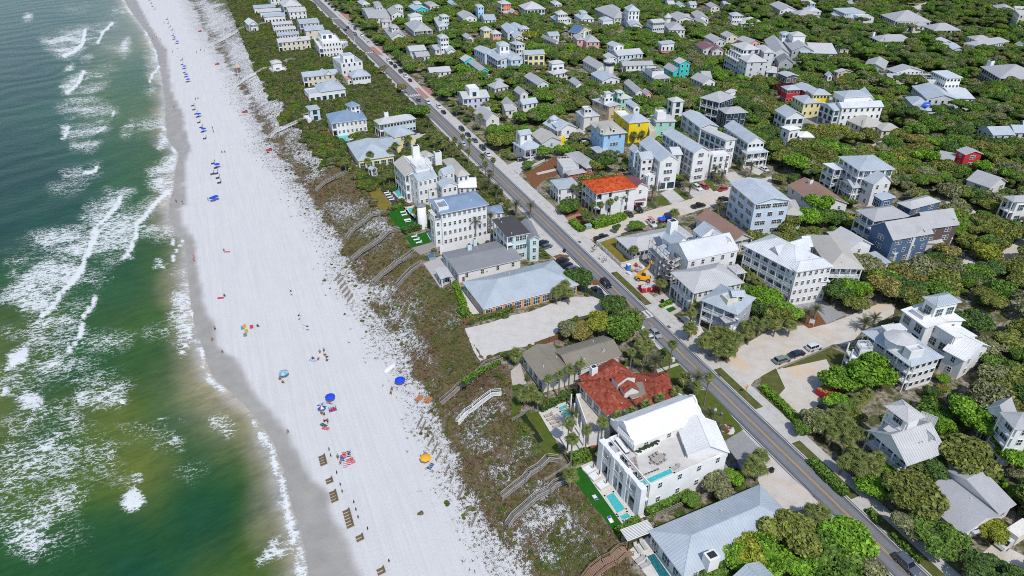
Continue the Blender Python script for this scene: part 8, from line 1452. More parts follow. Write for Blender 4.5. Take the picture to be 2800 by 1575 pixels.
# ------------------------------------------------------------------ people
SKINM=[M('skin_tone_'+n_,c,.6,var=.05)for n_,c in(('light',(.52,.30,.21)),('tan',(.40,.21,.13)),('brown',(.20,.10,.06)))]
HAIR=[M('hair_dark',(.025,.018,.014),.7),M('hair_fair',(.30,.20,.09),.7)]
CLO={n_:M('cloth_'+n_,c,.85,var=.1,scale=6)for n_,c in dict(white=(.70,.70,.70),black=(.02,.02,.025),blue=(.03,.08,.35),red=(.50,.03,.04),pink=(.60,.18,.25),green=(.03,.16,.10),navy=(.02,.03,.10),teal=(.05,.30,.32),grey=(.25,.25,.26)).items()}
POSE=dict(stand=[(0,0,.94),(0,0,1.15),(0,0,1.38),(0,0,1.50),(0,.01,1.62),(0,0,1.74),(.10,0,.90),(.11,.02,.50),(.11,.0,.06),(.12,-.14,.03),(-.10,0,.90),(-.12,.0,.50),(-.12,.02,.06),(-.13,-.12,.03),(.19,0,1.38),(.25,.02,1.12),(.25,-.06,.88),(-.19,0,1.38),(-.26,.02,1.12),(-.26,-.05,.88)],walk=[(0,0,.93),(0,-.02,1.14),(0,-.04,1.37),(0,-.05,1.49),(0,-.06,1.61),(0,-.06,1.73),(.10,0,.89),(.11,-.18,.50),(.11,-.22,.07),(.12,-.36,.05),(-.10,0,.89),(-.11,.12,.50),(-.11,.36,.14),(-.11,.26,.06),(.19,-.04,1.37),(.25,.12,1.14),(.24,.10,.92),(-.19,-.04,1.37),(-.25,-.14,1.14),(-.22,-.30,.98)],sit=[(0,.1,.14),(0,.16,.36),(0,.18,.58),(0,.17,.70),(0,.13,.82),(0,.12,.94),(.10,.05,.13),(.14,-.30,.42),(.13,-.52,.08),(.13,-.66,.05),(-.10,.05,.13),(-.16,-.32,.40),(-.14,-.55,.08),(-.14,-.68,.05),(.19,.18,.57),(.26,.10,.36),(.18,-.14,.34),(-.19,.18,.57),(-.28,.26,.32),(-.26,.34,.06)],lie=[(0,0,.14),(0,.22,.15),(0,.46,.16),(0,.58,.17),(0,.70,.18),(0,.82,.19),(.10,-.04,.13),(.13,-.44,.18),(.13,-.84,.09),(.13,-.92,.18),(-.10,-.04,.13),(-.15,-.42,.22),(-.13,-.82,.09),(-.14,-.90,.18),(.19,.46,.15),(.28,.20,.12),(.32,-.04,.08),(-.19,.46,.15),(-.34,.52,.12),(-.24,.74,.10)])
PE=[(0,1),(1,2),(2,3),(3,4),(4,5),(0,6),(6,7),(7,8),(8,9),(0,10),(10,11),(11,12),(12,13),(2,14),(14,15),(15,16),(2,17),(17,18),(18,19)]
PR=[.15,.135,.16,.06,.105,.085,.10,.075,.05,.04,.10,.075,.05,.04,.07,.05,.035,.07,.05,.035]
BODIES={}
def skin_mesh(pts,edges,rad,name):
 me=bpy.data.meshes.new(name+'_wire');me.from_pydata(pts,edges,[]);o=bpy.data.objects.new('person_source',me);COL.objects.link(o);md=o.modifiers.new('skin','SKIN');me.skin_vertices[0].data[0].use_root=True
 for i,r in enumerate(rad):me.skin_vertices[0].data[i].radius=(r,r*.85 if i<3 else r)
 sd_=o.modifiers.new('sub','SUBSURF');sd_.levels=1;bpy.context.view_layer.update();ev=o.evaluated_get(bpy.context.evaluated_depsgraph_get());r=bpy.data.meshes.new_from_object(ev);r.name=name;bpy.data.objects.remove(o);bpy.data.meshes.remove(me);return r
for k,pts in POSE.items():
 body=skin_mesh(pts,PE,PR,'body');sh=skin_mesh([pts[i]for i in(1,2,14,17,15,18)],[(0,1),(1,2),(1,3),(2,4),(3,5)],[.155,.175,.09,.09,.07,.07],'shirt');sho=skin_mesh([pts[i]for i in(0,6,7,10,11)],[(0,1),(1,2),(0,3),(3,4)],[.17,.125,.095,.125,.095],'shorts');hd=Vector(pts[5]);n_=Vector(pts[4]);hc=skin_mesh([tuple(hd+(hd-n_)*.12+Vector((0,.02,.01))),tuple(hd+Vector((0,.05 if k!='lie' else.02,-.03)))],[(0,1)],[.105,.10],'hair');BODIES[k]=(body,sh,sho,hc)
PEOPLE=[]
def person(v,pose,ang,skin,shirt,shorts,label,hair=0,grp=None):
 b0,sh,sho,hc=BODIES[pose];t=thing('person',label,'person',tuple(v),ang,grp)
 for nm,me,mt in(('body',b0,SKINM[skin]),('shirt',sh,CLO.get(shirt)),('shorts',sho,CLO.get(shorts)),('hair',hc,HAIR[hair])):
  if mt is None:continue
  o=add(nm,me,t)
  if not me.materials:me.materials.append(mt)
  o.material_slots[0].link='OBJECT';o.material_slots[0].material=mt
 return t
def folk(k,rows,ground=True):
 for p,pose,ang,sk,a,c,lab in rows:v=G3(p,k)if ground else W3(p,.05,k);person(v,pose,ang,sk,a,c,lab,sk==0)
folk('T12',[((555,148),'lie',1.2,1,None,'red','person lying under the edge of the blue umbrella'),((580,185),'lie',2.0,1,'red','red','person in red lying on the striped blue towel'),((497,228),'sit',.5,1,'navy','black','person in navy sitting below the white and blue umbrella'),((517,243),'walk',.3,0,'grey','black','person in grey walking below the white and blue umbrella'),((518,283),'sit',2.,1,'black','black','person in black sitting at the top of the towel circle'),((543,297),'walk',2.5,1,'navy','black','person in navy walking right of the towel circle'),((508,312),'lie',1.0,2,'green','green','person in green lying at the towel circle'),((522,338),'lie',1.4,1,'red','pink','person in red lying on a pink towel'),((240,368),'sit',0,1,'black','grey','person sitting alone at the edge of the wet sand'),((1028,52),'walk',.2,0,'grey','black','upper of two people walking towards the dune umbrella'),((1020,82),'walk',.3,1,'grey','black','lower of two people walking towards the dune umbrella'),((665,535),'lie',.2,0,'pink','red','person lying on a pink towel at the top of the bright towel group'),((700,528),'lie',.2,1,'blue','navy','person lying on a blue towel at the top of the bright towel group'),((650,560),'lie',.2,1,'blue','blue','person in blue lying inside the bright towel group'),((697,588),'lie',.3,0,'red','pink','person in red lying low in the bright towel group'),((725,575),'sit',.6,0,'red','red','person in red sitting right in the bright towel group'),((620,568),'stand',.3,1,'grey','black','person standing left of the bright towel group'),((638,600),'sit',.3,1,'pink','black','person sitting at the lower left of the bright towel group'),((1300,632),'lie',-.9,1,None,'green','person in green lying beside the orange umbrella')])
folk('T11',[((482,1212),'sit',.4,1,'navy','black','person in navy sitting at the top of the beach circle'),((515,1210),'stand',.4,0,'grey','black','person standing at the top of the beach circle'),((430,1258),'sit',1.4,1,'black','black','person sitting leftmost of the beach circle'),((470,1262),'lie',0,1,'pink','black','person lying inside the beach circle'),((533,1250),'sit',2.4,1,'black','black','person sitting rightmost of the beach circle'),((535,1275),'sit',2.8,1,'navy','black','person at the lower right of the beach circle'),((518,1232),'sit',2.,0,'red','black','person in red inside the beach circle'),((15,1015),'sit',1.,2,'green','black','person in dark green sitting beside the yellow and red cloths'),((205,1440),'sit',1.,1,'red','black','person sitting beneath the pale blue umbrella'),((182,1415),'sit',1.,1,'blue','black','person in blue left of the pale blue umbrella')])
folk('T01',[((1625,1045),'walk',.6,1,'teal','black','person in pale teal at the wet sand by the sand castle'),((1603,1118),'sit',.2,1,'red','black','person digging at the sand castle on the wet edge'),((1680,1212),'sit',.8,1,'black','navy','person in dark clothes below the sand castle'),((1466,500),'walk',0,0,'red','pink','upper of two people walking the wet edge in red'),((1464,525),'walk',0,0,'pink','red','lower of two people walking the wet edge in red'),((1690,445),'sit',.5,1,'black','black','person sitting by a red towel on open sand'),((1695,787),'sit',.5,2,'green','black','person sitting by a crimson towel lower on the sand'),((1332,82),'walk',.6,1,'black','black','left of two people on the wet sand near the blue umbrellas'),((1380,93),'walk',.6,1,'black','grey','right of two people on the wet sand near the blue umbrellas'),((1572,68),'stand',.6,0,'red','pink','person standing left of the twin blue umbrellas'),((865,668),'walk',1.,0,None,'red','swimmer wading in the green water')])
folk('T00',[((1155,300),'walk',.4,1,'black','black','leftmost walker on the upper wet sand'),((1185,290),'walk',.4,1,'navy','black','middle walker on the upper wet sand'),((1210,302),'walk',.4,0,'red','black','rightmost walker on the upper wet sand'),((1253,388),'walk',.4,0,'red','grey','lone walker in red on the upper wet sand'),((1240,180),'stand',.4,1,'black','black','person standing seaward of the upper chair row'),((1305,400),'walk',.4,1,'grey','black','walker seaward of the coloured towels at the top'),((1340,366),'lie',.8,0,'red','red','sunbather on red in the upper chair row'),((1342,430),'lie',.8,0,'pink','red','sunbather on pink in the upper chair row'),((1484,403),'walk',.4,1,'black','black','leftmost of three walkers below the top walkover'),((1515,385),'walk',.4,2,'black','black','middle of three walkers below the top walkover'),((1543,390),'walk',.4,1,'grey','grey','rightmost of three walkers below the top walkover'),((1315,818),'walk',.4,1,'grey','black','lone walker on the wet sand beside the middle chair row'),((1478,758),'stand',.4,1,'black','black','left person above the middle chair row'),((1495,745),'sit',.4,2,'black','black','right person above the middle chair row'),((1605,975),'walk',.4,0,'red','black','upper of two walkers right of the middle chair row'),((1613,1002),'walk',.4,1,'black','red','lower of two walkers right of the middle chair row'),((1675,1152),'sit',.4,1,'navy','black','left sitter of the pair on open sand'),((1697,1150),'sit',.4,1,'black','black','right sitter of the pair on open sand')])
G5='people in white on the pavement'
for i,p in enumerate(((612,430),(622,418),(630,435),(640,415),(618,450),(605,455))):person(W3(p,.06,'T21'),('walk','stand')[i%2],RA+1.57+i*.4,i%3,'white',('grey','navy','white')[i%3],'person in white, %s of the upper pavement group'%('first','second','third','fourth','fifth','sixth')[i],0,G5)
for i,p in enumerate(((665,512),(688,535),(695,520),(710,522))):person(W3(p,.06,'T21'),('walk','stand')[i%2],RA+1.57+i*.5,i%3,'white',('white','grey')[i%2],'person in white, %s of the lower pavement group'%('first','second','third','fourth')[i],0,G5)
person(W3((330,150),.06,'T21'),'walk',RA,1,'red','navy','person in red walking on the pavement by the orange-tiled house');person(W3((1575,250),.05,'T22'),'stand',RA,0,'white','blue','person in white and blue on the roadside lawn')
# ------------------------------------------------------------------ beach furniture
CHB=M('chair_wood',(.20,.14,.08),.8,var=.2);CHN=M('chair_navy',(.02,.03,.12),.8);CHO=M('chair_orange',(.42,.18,.07),.8)
def lounger_mesh(mats,ln=1.95,w=.66):
 f=MB();f.box(0,0,.22,.30,ln*.98,w)
 for x in(-ln*.42,ln*.28):
  for y in(-w*.42,w*.42):f.box(x,y,0,.22,.07,.07)
 c=MB();c.hexa([(-ln/2,-w*.46,.304),(ln*.18,-w*.46,.304),(ln*.18,w*.46,.304),(-ln/2,w*.46,.304)],[(-ln/2,-w*.46,.37),(ln*.18,-w*.46,.37),(ln*.18,w*.46,.37),(-ln/2,w*.46,.37)])
 k=MB();k.hexa([(ln*.19,-w*.48,.31),(ln*.22,-w*.48,.30),(ln*.22,w*.48,.30),(ln*.19,w*.48,.31)],[(ln*.42,-w*.48,.85),(ln*.47,-w*.48,.84),(ln*.47,w*.48,.84),(ln*.42,w*.48,.85)])
 return f.mesh('frame',mats[0]),c.mesh('seat',mats[1]),k.mesh('backrest',mats[1])
LM={k:lounger_mesh(m)for k,m in dict(wood=(CHB,M('chair_slats',(.16,.11,.06),.8)),navy=(CHB,CHN),orange=(CHO,CHO),white=(TRIM,M('lounger_cushion',(.74,.74,.74),.8)),taupe=(M('taupe_frame',(.33,.29,.26),.7),M('taupe_mesh',(.42,.37,.33),.8)),grey=(M('lounger_grey',(.28,.28,.29),.7),M('lounger_grey_cushion',(.42,.41,.40),.8))).items()}
def lounger(v,kind,ang,label,grp=None,cat='deck chair',name='sun_lounger',sc_=1.):
 t=thing(name,label,cat,tuple(v),ang,grp);t.scale=(sc_,)*3
 for nm,me in zip(('frame','seat','backrest'),LM[kind]):add(nm,me,t)
 return t
UM={}
def umbrella(v,state,col,label,grp=None,r=1.25,hh=2.1,second=None):
 t=thing('beach_umbrella',label,'umbrella',tuple(v),RNG.uniform(0,.6),grp);k=(state,col,r,hh)
 if k not in UM:
  p=MB();p.cyl(0,0,-.2,hh,.035,.03,6);c=MB();n_=8 if state=='open' else 6;mt=[M('umbrella_'+'_'.join(str(int(q*100))for q in col),col,.75,var=.06)]
  if second:mt.append(M('umbrella_'+'_'.join(str(int(q*100))for q in second),second,.75,var=.06))
  if state=='open':
   R1=[(r*math.cos(6.2832*i/n_),r*math.sin(6.2832*i/n_),hh-.32*r)for i in range(n_)];R2=[(r*.55*math.cos(6.2832*i/n_),r*.55*math.sin(6.2832*i/n_),hh-.10*r)for i in range(n_)];dz=Vector((0,0,-.14))
   for i in range(n_):j=(i+1)%n_;m_=i%2 if second else 0;c.poly([R2[i],R2[j],(0,0,hh+.02)],m_);c.poly([R1[i],R1[j],R2[j],R2[i]],m_);c.poly([Vector(R1[i])+dz,Vector(R1[j])+dz,R1[j],R1[i]],m_)
  else:c.cyl(0,0,hh*.38,hh*.55,.06,.17,n_,0,False);c.cyl(0,0,hh*.55,hh*.98,.17,.04,n_)
  UM[k]=(p.mesh('pole',M('umbrella_pole',(.55,.53,.50),.6)),c.mesh('canopy',mt))
 add('pole',UM[k][0],t);add('canopy',UM[k][1],t);return t
BLUE=(.012,.06,.62);DKB=(.02,.03,.11);DKW=(.035,.03,.025)
BA=math.atan2(-QD.y,-QD.x)+.15
def at(v,a,s):w=v+TD*a+QD*s;w.z=GZ(w);return w
def setup(k,p,n,kind,up,nm,col,ubs=1):
 v=G3(p,k)
 for i in range(n):lounger(at(v,-(i-(n-1)/2)*.84,0),kind,BA,'%s beach chair of the set %s'%(('single',)if n==1 else('upper','lower')if n==2 else('topmost','second','third','bottom')if n==4 else('topmost','second','third','fourth','fifth','bottom'))[i]+'' if 0 else '%s beach chair of the set %s'%((('single',),('upper','lower'),(),('topmost','second','third','bottom'),(),('topmost','second','third','fourth','fifth','bottom'))[n-1][i],nm),'beach chairs in rows','beach chair','beach_chair',.82)
 if up:umbrella(at(v,0.3,-.9),'open',col,'open blue umbrella over the chairs %s'%nm,'umbrellas of the chair rows')
 else:
  for j in range(ubs):umbrella(at(v,((ubs-1)/2-j)*2.1+1.0,-1.9 if kind=='wood' else-.9),'closed',col,'furled dark umbrella %sby the chairs %s'%(('',)if ubs==1 else('upper ','lower ')if ubs==2 else('top ','middle ','bottom '))[j]+'' if 0 else 'furled dark %sumbrella by the chairs %s'%((('',),('upper ','lower '),('topmost ','middle ','lowest '))[ubs-1][j],nm),'umbrellas of the chair rows',hh=1.7)
NTH='first second third fourth fifth sixth seventh eighth ninth tenth'.split()
for i,p in enumerate(((1125,8),(1138,30),(1150,50),(1166,70))):setup('T00',p,2,'navy',0,'%s from the top at the upper edge'%NTH[i],DKB)
UP=(6,7);row=((1258,148),(1268,176),(1280,206),(1298,228),(1303,268),(1310,298),(1332,330),(1370,455),(1373,490),(1385,520))
for i,p in enumerate(row):setup('T00',p,2,'navy',i in(5,6,9),'%s from the top of the upper row'%NTH[i],BLUE if i in(5,6,9)else DKB)
for i,p in enumerate(((1390,550),(1398,582),(1412,620))):setup('T00',p,2,'navy',i>0,'%s from the end of the upper row'%('third','second','last')[i],BLUE if i else DKB)
for i,p in enumerate(((1455,800),(1463,830),(1478,862),(1490,885),(1500,927),(1517,964),(1527,998),(1545,1048))):setup('T00',p,2,'navy',i in(3,6),'%s from the top of the middle row'%NTH[i],BLUE if i in(3,6)else DKB)
for i,p in enumerate(((1607,1236),(1628,1270),(1632,1312),(1602,1316),(1643,1346),(1655,1382))):setup('T00',p,2,'navy',i==1,'%s from the top of the short row'%NTH[i],BLUE if i==1 else DKB)
for nm,p,n,u in(('topmost of the brown sets',(505,580),4,2),('second of the brown sets',(555,735),2,1),('third of the brown sets',(588,853),4,2),('longest of the brown sets',(698,1020),6,3),('fifth of the brown sets',(785,1167),2,1),('lowest of the brown sets',(945,1417),2,1)):setup('T12',p,n,'wood',0,nm,DKW,u)
def um(k,p,col,lab,r=1.2,second=None):v=G3(p,k);return umbrella(G(*full((p[0],p[1]+4),k)),'open',col,lab,None,r,2.1,second)
um('T01',(1608,68),BLUE,'left of the twin bright blue umbrellas',1.25);um('T01',(1632,58),BLUE,'right of the twin bright blue umbrellas',1.25);um('T11',(215,1395),(.20,.38,.42),'pale blue striped umbrella on the lower open sand',1.3,(.34,.52,.56));um('T11',(1090,1449),BLUE,'bright blue umbrella close to the dune edge',1.4);um('T12',(565,128),BLUE,'large bright blue umbrella beside striped towels',1.3);um('T12',(500,205),(.62,.64,.72),'white umbrella with dark blue panels',1.1,(.04,.06,.25));um('T12',(1283,590),(.80,.38,.02),'orange yellow umbrella by the sand fences',1.3)
def towel(k,p,cols,ang,lab,sz=(1.0,1.9)):
 v=G3(p,k);t=thing('beach_towel',lab,'towel',(v.x,v.y,v.z+.02),ang,'beach towels');n_=7
 for i in range(2):
  b_=MB()
  for j in range(i,n_,2):b_.box(0,-sz[1]/2+sz[1]*(j+.5)/n_,0,.03,sz[0],sz[1]/n_)
  b_.build('cloth' if i==0 else 'stripe',M('towel_'+'_'.join(str(int(q*100))for q in cols[i%len(cols)]),cols[i%len(cols)],.9,var=.12,scale=5),t)
WT,LB,RD,NV,PK=(.62,.62,.62),(.10,.30,.60),(.52,.05,.09),(.02,.06,.22),(.60,.25,.28)
for k,p,c,a,lab in(('T12',(510,160),(LB,WT),.6,'wide blue and white striped towel left of the blue umbrella'),('T12',(575,178),(LB,WT),2.0,'upper blue striped towel below the blue umbrella'),('T12',(580,198),(NV,RD),2.0,'lower navy and red towel below the blue umbrella'),('T12',(485,172),(NV,WT),.6,'dark towel bundle behind the white umbrella'),('T12',(525,336),(PK,RD),1.3,'pink towel at the bottom of the towel circle'),('T12',(510,312),((.03,.16,.12),NV),1.0,'dark green towel in the towel circle'),('T12',(665,538),(RD,PK),.25,'red towel at the top of the bright towel group'),('T12',(700,528),(NV,WT),.25,'navy patterned towel topmost right in the bright group'),('T12',(650,560),(NV,LB),.25,'navy towel left in the bright towel group'),('T12',(697,590),(RD,WT),.25,'red and white towel low in the bright group'),('T12',(725,578),(RD,PK),.6,'red towel rightmost of the bright group'),('T12',(672,608),((.30,.28,.30),WT),.25,'grey towel lowest of the bright group'),('T12',(1318,622),(NV,LB),-.4,'blue towel below the orange umbrella'),('T12',(1287,540),(NV,(.05,.05,.06)),.7,'dark blue towel above the orange umbrella'),('T01',(1715,452),(RD,PK),1.6,'red towel alone on the upper open sand'),('T01',(1665,800),(RD,RD),1.7,'crimson towel lower on the open sand'),('T01',(1845,1012),((.60,.34,.03),(.60,.34,.03)),.4,'upper yellow cloth on the open sand'),('T01',(1858,1050),((.60,.34,.03),(.60,.34,.03)),.4,'lower yellow cloth on the open sand'),('T01',(1832,1025),((.10,.28,.38),(.10,.28,.38)),.4,'pale blue cloth beside the yellow ones'),('T01',(1850,1078),((.12,.26,.30),(.12,.26,.30)),.4,'teal cloth below the yellow ones'),('T01',(1898,1018),(RD,RD),.4,'red cloth right of the yellow ones'),('T11',(490,1232),(WT,WT),.4,'white towel inside the beach circle'),('T11',(428,1272),(LB,WT),1.2,'pale blue towel in the beach circle')):towel(k,p,c,a,lab)
for i,(k,p)in enumerate((('T12',(1220,112)),('T12',(1240,115)),('T12',(1292,125)),('T12',(1310,132)))):lounger(G3(p,k),'orange',BA+.4,('left orange beach chair of the pair below the dune umbrella','right orange beach chair of the pair below the dune umbrella','left orange beach chair of the pair at the dune edge','right orange beach chair of the pair at the dune edge')[i],'orange beach chairs','beach chair','beach_chair')
for i,(k,p)in enumerate((('T00',(1508,240)),('T00',(1640,488)),('T00',(1850,850)),('T10',(100,1138)))):
 v=G3(p,k);t=thing('storage_box','red and blue beach storage box, %s from the top along the dune'%NTH[i],'box',tuple(v),BA,'beach storage boxes');b_=MB();b_.box(0,0,.02,.8,2.6,1.2);b_.build('case',M('box_red',(.42,.06,.03),.7),t);b_=MB();b_.box(.7,0,.804,1.1,1.1,1.1);b_.build('cover',M('box_blue',(.03,.07,.30),.7),t)
v=G3((1010,1330),'T11');t=thing('dinghy','white upturned dinghy lying near the dune edge','boat',tuple(v),RA-1.0);rr=[]
for x,w_,h_ in((-2.3,.55,.35),(-1.4,.72,.5),(0,.78,.55),(1.2,.62,.5),(2.2,.12,.3)):rr.append([(x,-w_,.05),(x,-w_*.9,h_*.6),(x,-w_*.4,h_),(x,w_*.4,h_),(x,w_*.9,h_*.6),(x,w_,.05),(x,-w_,.05)])
add('hull',loft(rr,'hull',[M('boat_white',(.74,.74,.74),.4)]),t);b_=MB();b_.box(0,0,.552,.62,4.0,.09);b_.build('keel',TRIM,t)
v=G3((1808,612),'T00');t=thing('flagpole','white flagpole flying beach warning flags at the walkover','flagpole',tuple(v));b_=MB();b_.cyl(0,0,0,9.5,.09,.05,8);b_.build('pole',TRIM,t)
for zz,c,nm in((8.3,(.80,.58,.03),'yellow flag'),(6.9,(.16,.05,.32),'purple flag')):b_=MB();[b_.hexa([(i*.3,.1*math.sin(i*1.3),zz),(i*.3+.3,.1*math.sin(i*1.3+1.3),zz),(i*.3+.3,.1*math.sin(i*1.3+1.3)+.02,zz),(i*.3,.1*math.sin(i*1.3)+.02,zz)],[(i*.3,.1*math.sin(i*1.3),zz+1.1),(i*.3+.3,.1*math.sin(i*1.3+1.3),zz+1.1),(i*.3+.3,.1*math.sin(i*1.3+1.3)+.02,zz+1.1),(i*.3,.1*math.sin(i*1.3)+.02,zz+1.1)])for i in range(6)];f=b_.build('flag',M(nm.replace(' ','_'),c,.8),t);f['label']=nm
for p,lab in(((262,748),'dark kite flying highest over the middle beach'),((322,932),'dark kite with tail flying over the middle beach'),((385,1014),'small blue kite flying lowest over the middle beach')):
 v=G3(p,'T11');v=P(*full(p,'T11'),-4.5);t=thing('kite',lab,'kite',tuple(v),RNG.uniform(0,3));b_=MB();b_.hexa([(-.7,0,.1),(0,-.35,0),(.55,0,.12),(0,.35,0)],[(-.7,0,.13),(0,-.35,.03),(.55,0,.15),(0,.35,.03)]);b_.build('sail',CLO['navy']if 'blue' in lab else CLO['black'],t);b_=MB();[b_.bar((.55+i*.3,.12*math.sin(i),.1),(.85+i*.3,.12*math.sin(i+1),.1),.08,.02)for i in range(5)];b_.build('tail',CLO['grey'],t)
 # ------------------------------------------------------------------ terrace and garden furniture
for i,p in enumerate(((620,462),(635,522),(648,582),(660,640))):lounger(W3(p,7.2,'Z6'),'taupe',RA+math.pi/2-.25+math.pi,'%s taupe lounger of the roof terrace row'%('topmost','second','third','lowest')[i],'roof terrace loungers','sun lounger')
lounger(W3((1320,582),7.2,'Z6'),'taupe',SA+.2,'taupe lounger at the end of the roof pool',None,'sun lounger')
v=W3((1040,430),7.5,'Z6');TPW=M('teak_grey',(.36,.32,.29),.8);simple('dining_table','grey dining table on the white roof terrace','table','Z6',(1040,430),7.6,[('top',TPW,lambda b:b.box(0,0,.7,.78,2.9,1.2)),('leg',TPW,lambda b:[b.box(x,y,0,.7,.12,.12)for x in(-1.3,1.3)for y in(-.5,.5)])],SA+.2,7.12)
for i in range(8):
 a_=SA+.2;x,y=((-.9+(i%3)*.9,(-1 if i<3 else 1)*1.0)if i<6 else((-1.9,1.9)[i-6],0));c=v+Vector((math.cos(a_)*x-math.sin(a_)*y,math.sin(a_)*x+math.cos(a_)*y,0));t=thing('dining_chair','grey dining chair, %s at the roof terrace table'%('first on the hall side','second on the hall side','third on the hall side','first on the pool side','second on the pool side','third on the pool side','at the ocean end','at the street end')[i],'chair',(c.x,c.y,7.12),a_+(math.pi if y>0 else 0)+(0 if i<6 else 1.57*(1 if i==6 else-1)),'chairs at the roof table');b_=MB();b_.box(0,0,.42,.48,.5,.5);b_.build('seat',TPW,t);b_=MB();b_.box(0,-.24,.484,.9,.5,.06);b_.build('backrest',TPW,t);b_=MB();[b_.box(p,q,0,.42,.05,.05)for p in(-.2,.2)for q in(-.2,.2)];b_.build('leg',TPW,t)
v=W3((350,260),7.4,'Z6');t=thing('corner_sofa','white corner sofa with low grey table on the roof terrace','sofa',(v.x,v.y,7.12),RA);b_=MB();b_.box(0,-1.7,0,.45,4.6,1);b_.box(2.2,0,0,.45,1,2.4);b_.box(-2.,.3,0,.45,1,2.6);b_.build('base',M('sofa_base',(.16,.16,.17),.8),t);b_=MB();b_.box(0,-1.65,.454,.62,4.5,.9);b_.box(2.15,.05,.454,.62,.9,2.2);b_.box(-1.95,.35,.454,.62,.9,2.4);b_.build('cushion',M('sofa_white',(.74,.74,.73),.85),t)
simple('coffee_table','low grey table inside the white corner sofa','table','Z6',(345,285),7.3,[('top',M('table_grey',(.45,.45,.45),.6),lambda b:b.box(0,0,.25,.4,1.8,.8)),('base',DARKIN,lambda b:b.box(0,0,0,.245,1.4,.5))],RA,7.12)
simple('planter_box','long planter of dark green shrubs along the roof terrace wall','planter','Z6',(875,240),7.8,[('box',wallmat('white'),lambda b:b.box(0,0,0,.55,6.2,1.1)),('shrub',M('planter_leaf',(.04,.06,.025),.8,var=.4,scale=3),lambda b:[b.box(-2.9+i*.2,RNG.uniform(-.3,.3),.554,RNG.uniform(.7,1.0),.25,RNG.uniform(.3,.8),RNG.uniform(0,1))for i in range(30)])],SA+.14,7.12)
for i in range(9):
 f=i/8;p=(665+f*375,752-f*155);v=W3(p,7.5,'Z6');t=thing('bar_stool','small white stool, %s from the ocean end of the roof pool'%NTH[i],'stool',(v.x,v.y,7.12),SA,'stools along the roof pool');b_=MB();b_.cyl(0,0,0,.42,.16,.2,8);b_.build('seat',TRIM,t);b_=MB();b_.cyl(0,0,.424,.5,.2,.12,8);b_.build('cushion',DARKIN,t)
for i,p in enumerate(((580,645),(625,695),(680,760))):
 v=W3(p,.3,'T22');t=thing('daybed',('topmost','middle','lowest')[i]+' white double daybed on the mansion patio','daybed',(v.x,v.y,.02),SA+.2,'daybeds on the mansion patio');b_=MB();b_.box(0,0,.05,.35,2.3,1.9);b_.build('base',M('daybed_stone',(.55,.53,.50),.8),t);b_=MB();b_.box(0,0,.354,.5,2.2,1.8);b_.build('cushion',M('sofa_white',(.74,.74,.73),.85),t)
 w=W3((p[0]+32,p[1]-8),.8,'T22');umbrella(Vector((w.x,w.y,.1)),'closed',(.05,.05,.055),('topmost','middle','lowest')[i]+' furled black parasol on the mansion patio','patio parasols',1.3,2.3)
for i,p in enumerate(((628,858),(742,1024))):simple('cornhole_board',('upper','lower')[i]+' white game board with blue end on the green turf','game board','T22',p,.15,[('board',M('sofa_white',(.74,.74,.73),.85),lambda b:b.hexa([(-.75,-.4,.1),(.75,-.4,.3),(.75,.4,.3),(-.75,.4,.1)],[(-.75,-.4,.16),(.75,-.4,.36),(.75,.4,.36),(-.75,.4,.16)])),('panel',M('board_royal',(.05,.09,.5),.6),lambda b:b.hexa([(.25,-.36,.30),(.72,-.36,.361),(.72,.36,.361),(.25,.36,.30)],[(.25,-.36,.31),(.72,-.36,.372),(.72,.36,.372),(.25,.36,.31)]))],RA+(3.1 if i==0 else 0))
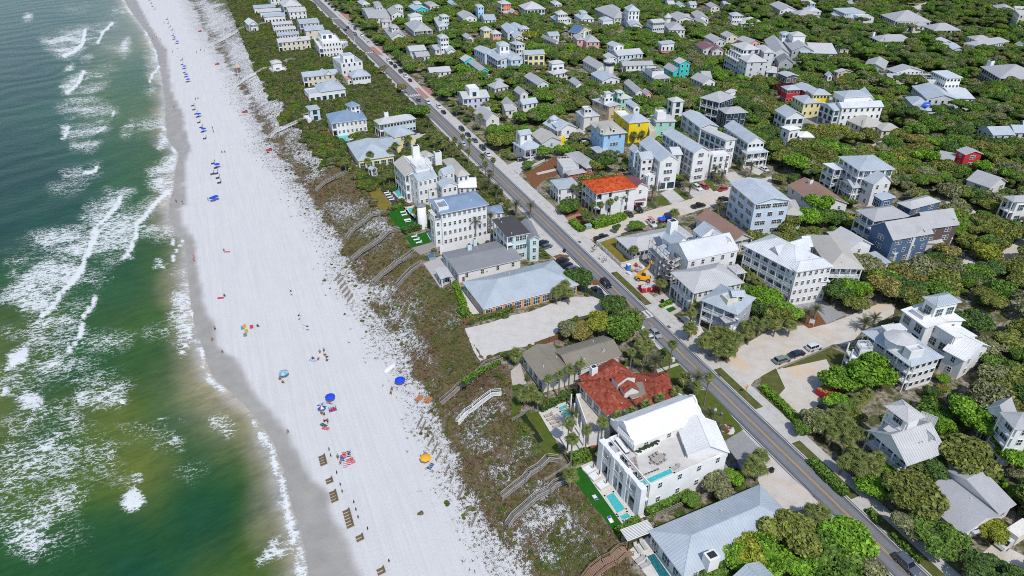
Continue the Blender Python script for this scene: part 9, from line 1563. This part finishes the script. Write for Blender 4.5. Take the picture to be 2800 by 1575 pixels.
for k,p,kd,a,lab in(('T22',(275,235),'taupe',SA,'top lounger on the villa pool terrace'),('T22',(295,262),'taupe',SA,'second lounger on the villa pool terrace'),('T22',(320,288),'taupe',SA,'third lounger on the villa pool terrace'),('T22',(340,315),'taupe',SA,'lowest lounger on the villa pool terrace'),('T22',(945,1240),'grey',SA+1.57,'left grey lounger beside the slatted pergola'),('T22',(990,1215),'grey',SA+1.57,'right grey lounger beside the slatted pergola'),('T22',(965,1325),'grey',SA+.2,'upper grey lounger left of the dark teal pool'),('T22',(1005,1365),'grey',SA+.1,'lower grey lounger left of the dark teal pool'),('T11',(1195,335),'white',SA,'top white lounger on the lower artificial lawn'),('T11',(1212,358),'white',SA,'middle white lounger on the lower artificial lawn'),('T11',(1230,380),'white',SA,'bottom white lounger on the lower artificial lawn'),('T11',(985,5),'white',SA,'first white lounger on the dark sun deck'),('T11',(998,20),'white',SA,'second white lounger on the dark sun deck'),('T11',(1012,38),'white',SA,'third white lounger on the dark sun deck'),('T11',(1025,56),'white',SA,'fourth white lounger on the dark sun deck'),('T11',(1110,150),'white',SA,'upper white lounger by the small turquoise pool'),('T11',(1120,172),'white',SA,'lower white lounger by the small turquoise pool'),('T10',(705,1042),'white',SA,'upper white lounger at the blue-roofed tower house pool'),('T10',(718,1055),'white',SA,'lower white lounger at the blue-roofed tower house pool')):v=W3(p,.3,k);lounger(Vector((v.x,v.y,.03)),kd,a,lab,None,'sun lounger','sun_lounger',1.1)
simple('garden_table','white garden table set on the green artificial lawn','table','T11',(1143,210),.6,[('top',TRIM,lambda b:b.box(0,0,.68,.76,2.4,1.2)),('leg',TRIM,lambda b:[b.box(x,y,0,.68,.1,.1)for x in(-1,1)for y in(-.45,.45)]),('bench',TRIM,lambda b:[b.box(0,y,.35,.45,2.2,.4)for y in(-1,1)])],SA)
simple('hot_tub','blue topped hot tub beside the grey deck','hot tub','T11',(1325,490),.5,[('tub',M('tub_grey',(.3,.31,.32),.7),lambda b:b.box(0,0,.05,.85,2.2,2.2)),('water',M('tub_blue',(.02,.16,.34),.3),lambda b:b.box(0,0,.854,.9,1.9,1.9))],SA)
for i in range(26):
 a_,r=RNG.uniform(0,6.28),RNG.uniform(0,1)**.5;p=(800+95*r*math.cos(a_),140+65*r*math.sin(a_));v=W3(p,.1,'ZA');c=M('red_leaf',(.28,.03,.03),.7,var=.3)if i%3 else M('plum_leaf',(.10,.03,.03),.7,var=.3);t=thing('red_plant','small red leaved plant in the pale oval bed','plant',(v.x,v.y,.03),RNG.uniform(0,3),'red plants in the oval bed');b_=MB()
 for j in range(8):a2=j*.785;b_.poly([(0,0,.05),(.22*math.cos(a2-.3),.22*math.sin(a2-.3),.25),(.48*math.cos(a2),.48*math.sin(a2),.28),(.22*math.cos(a2+.3),.22*math.sin(a2+.3),.25)])
 b_.build('leaf',c,t)
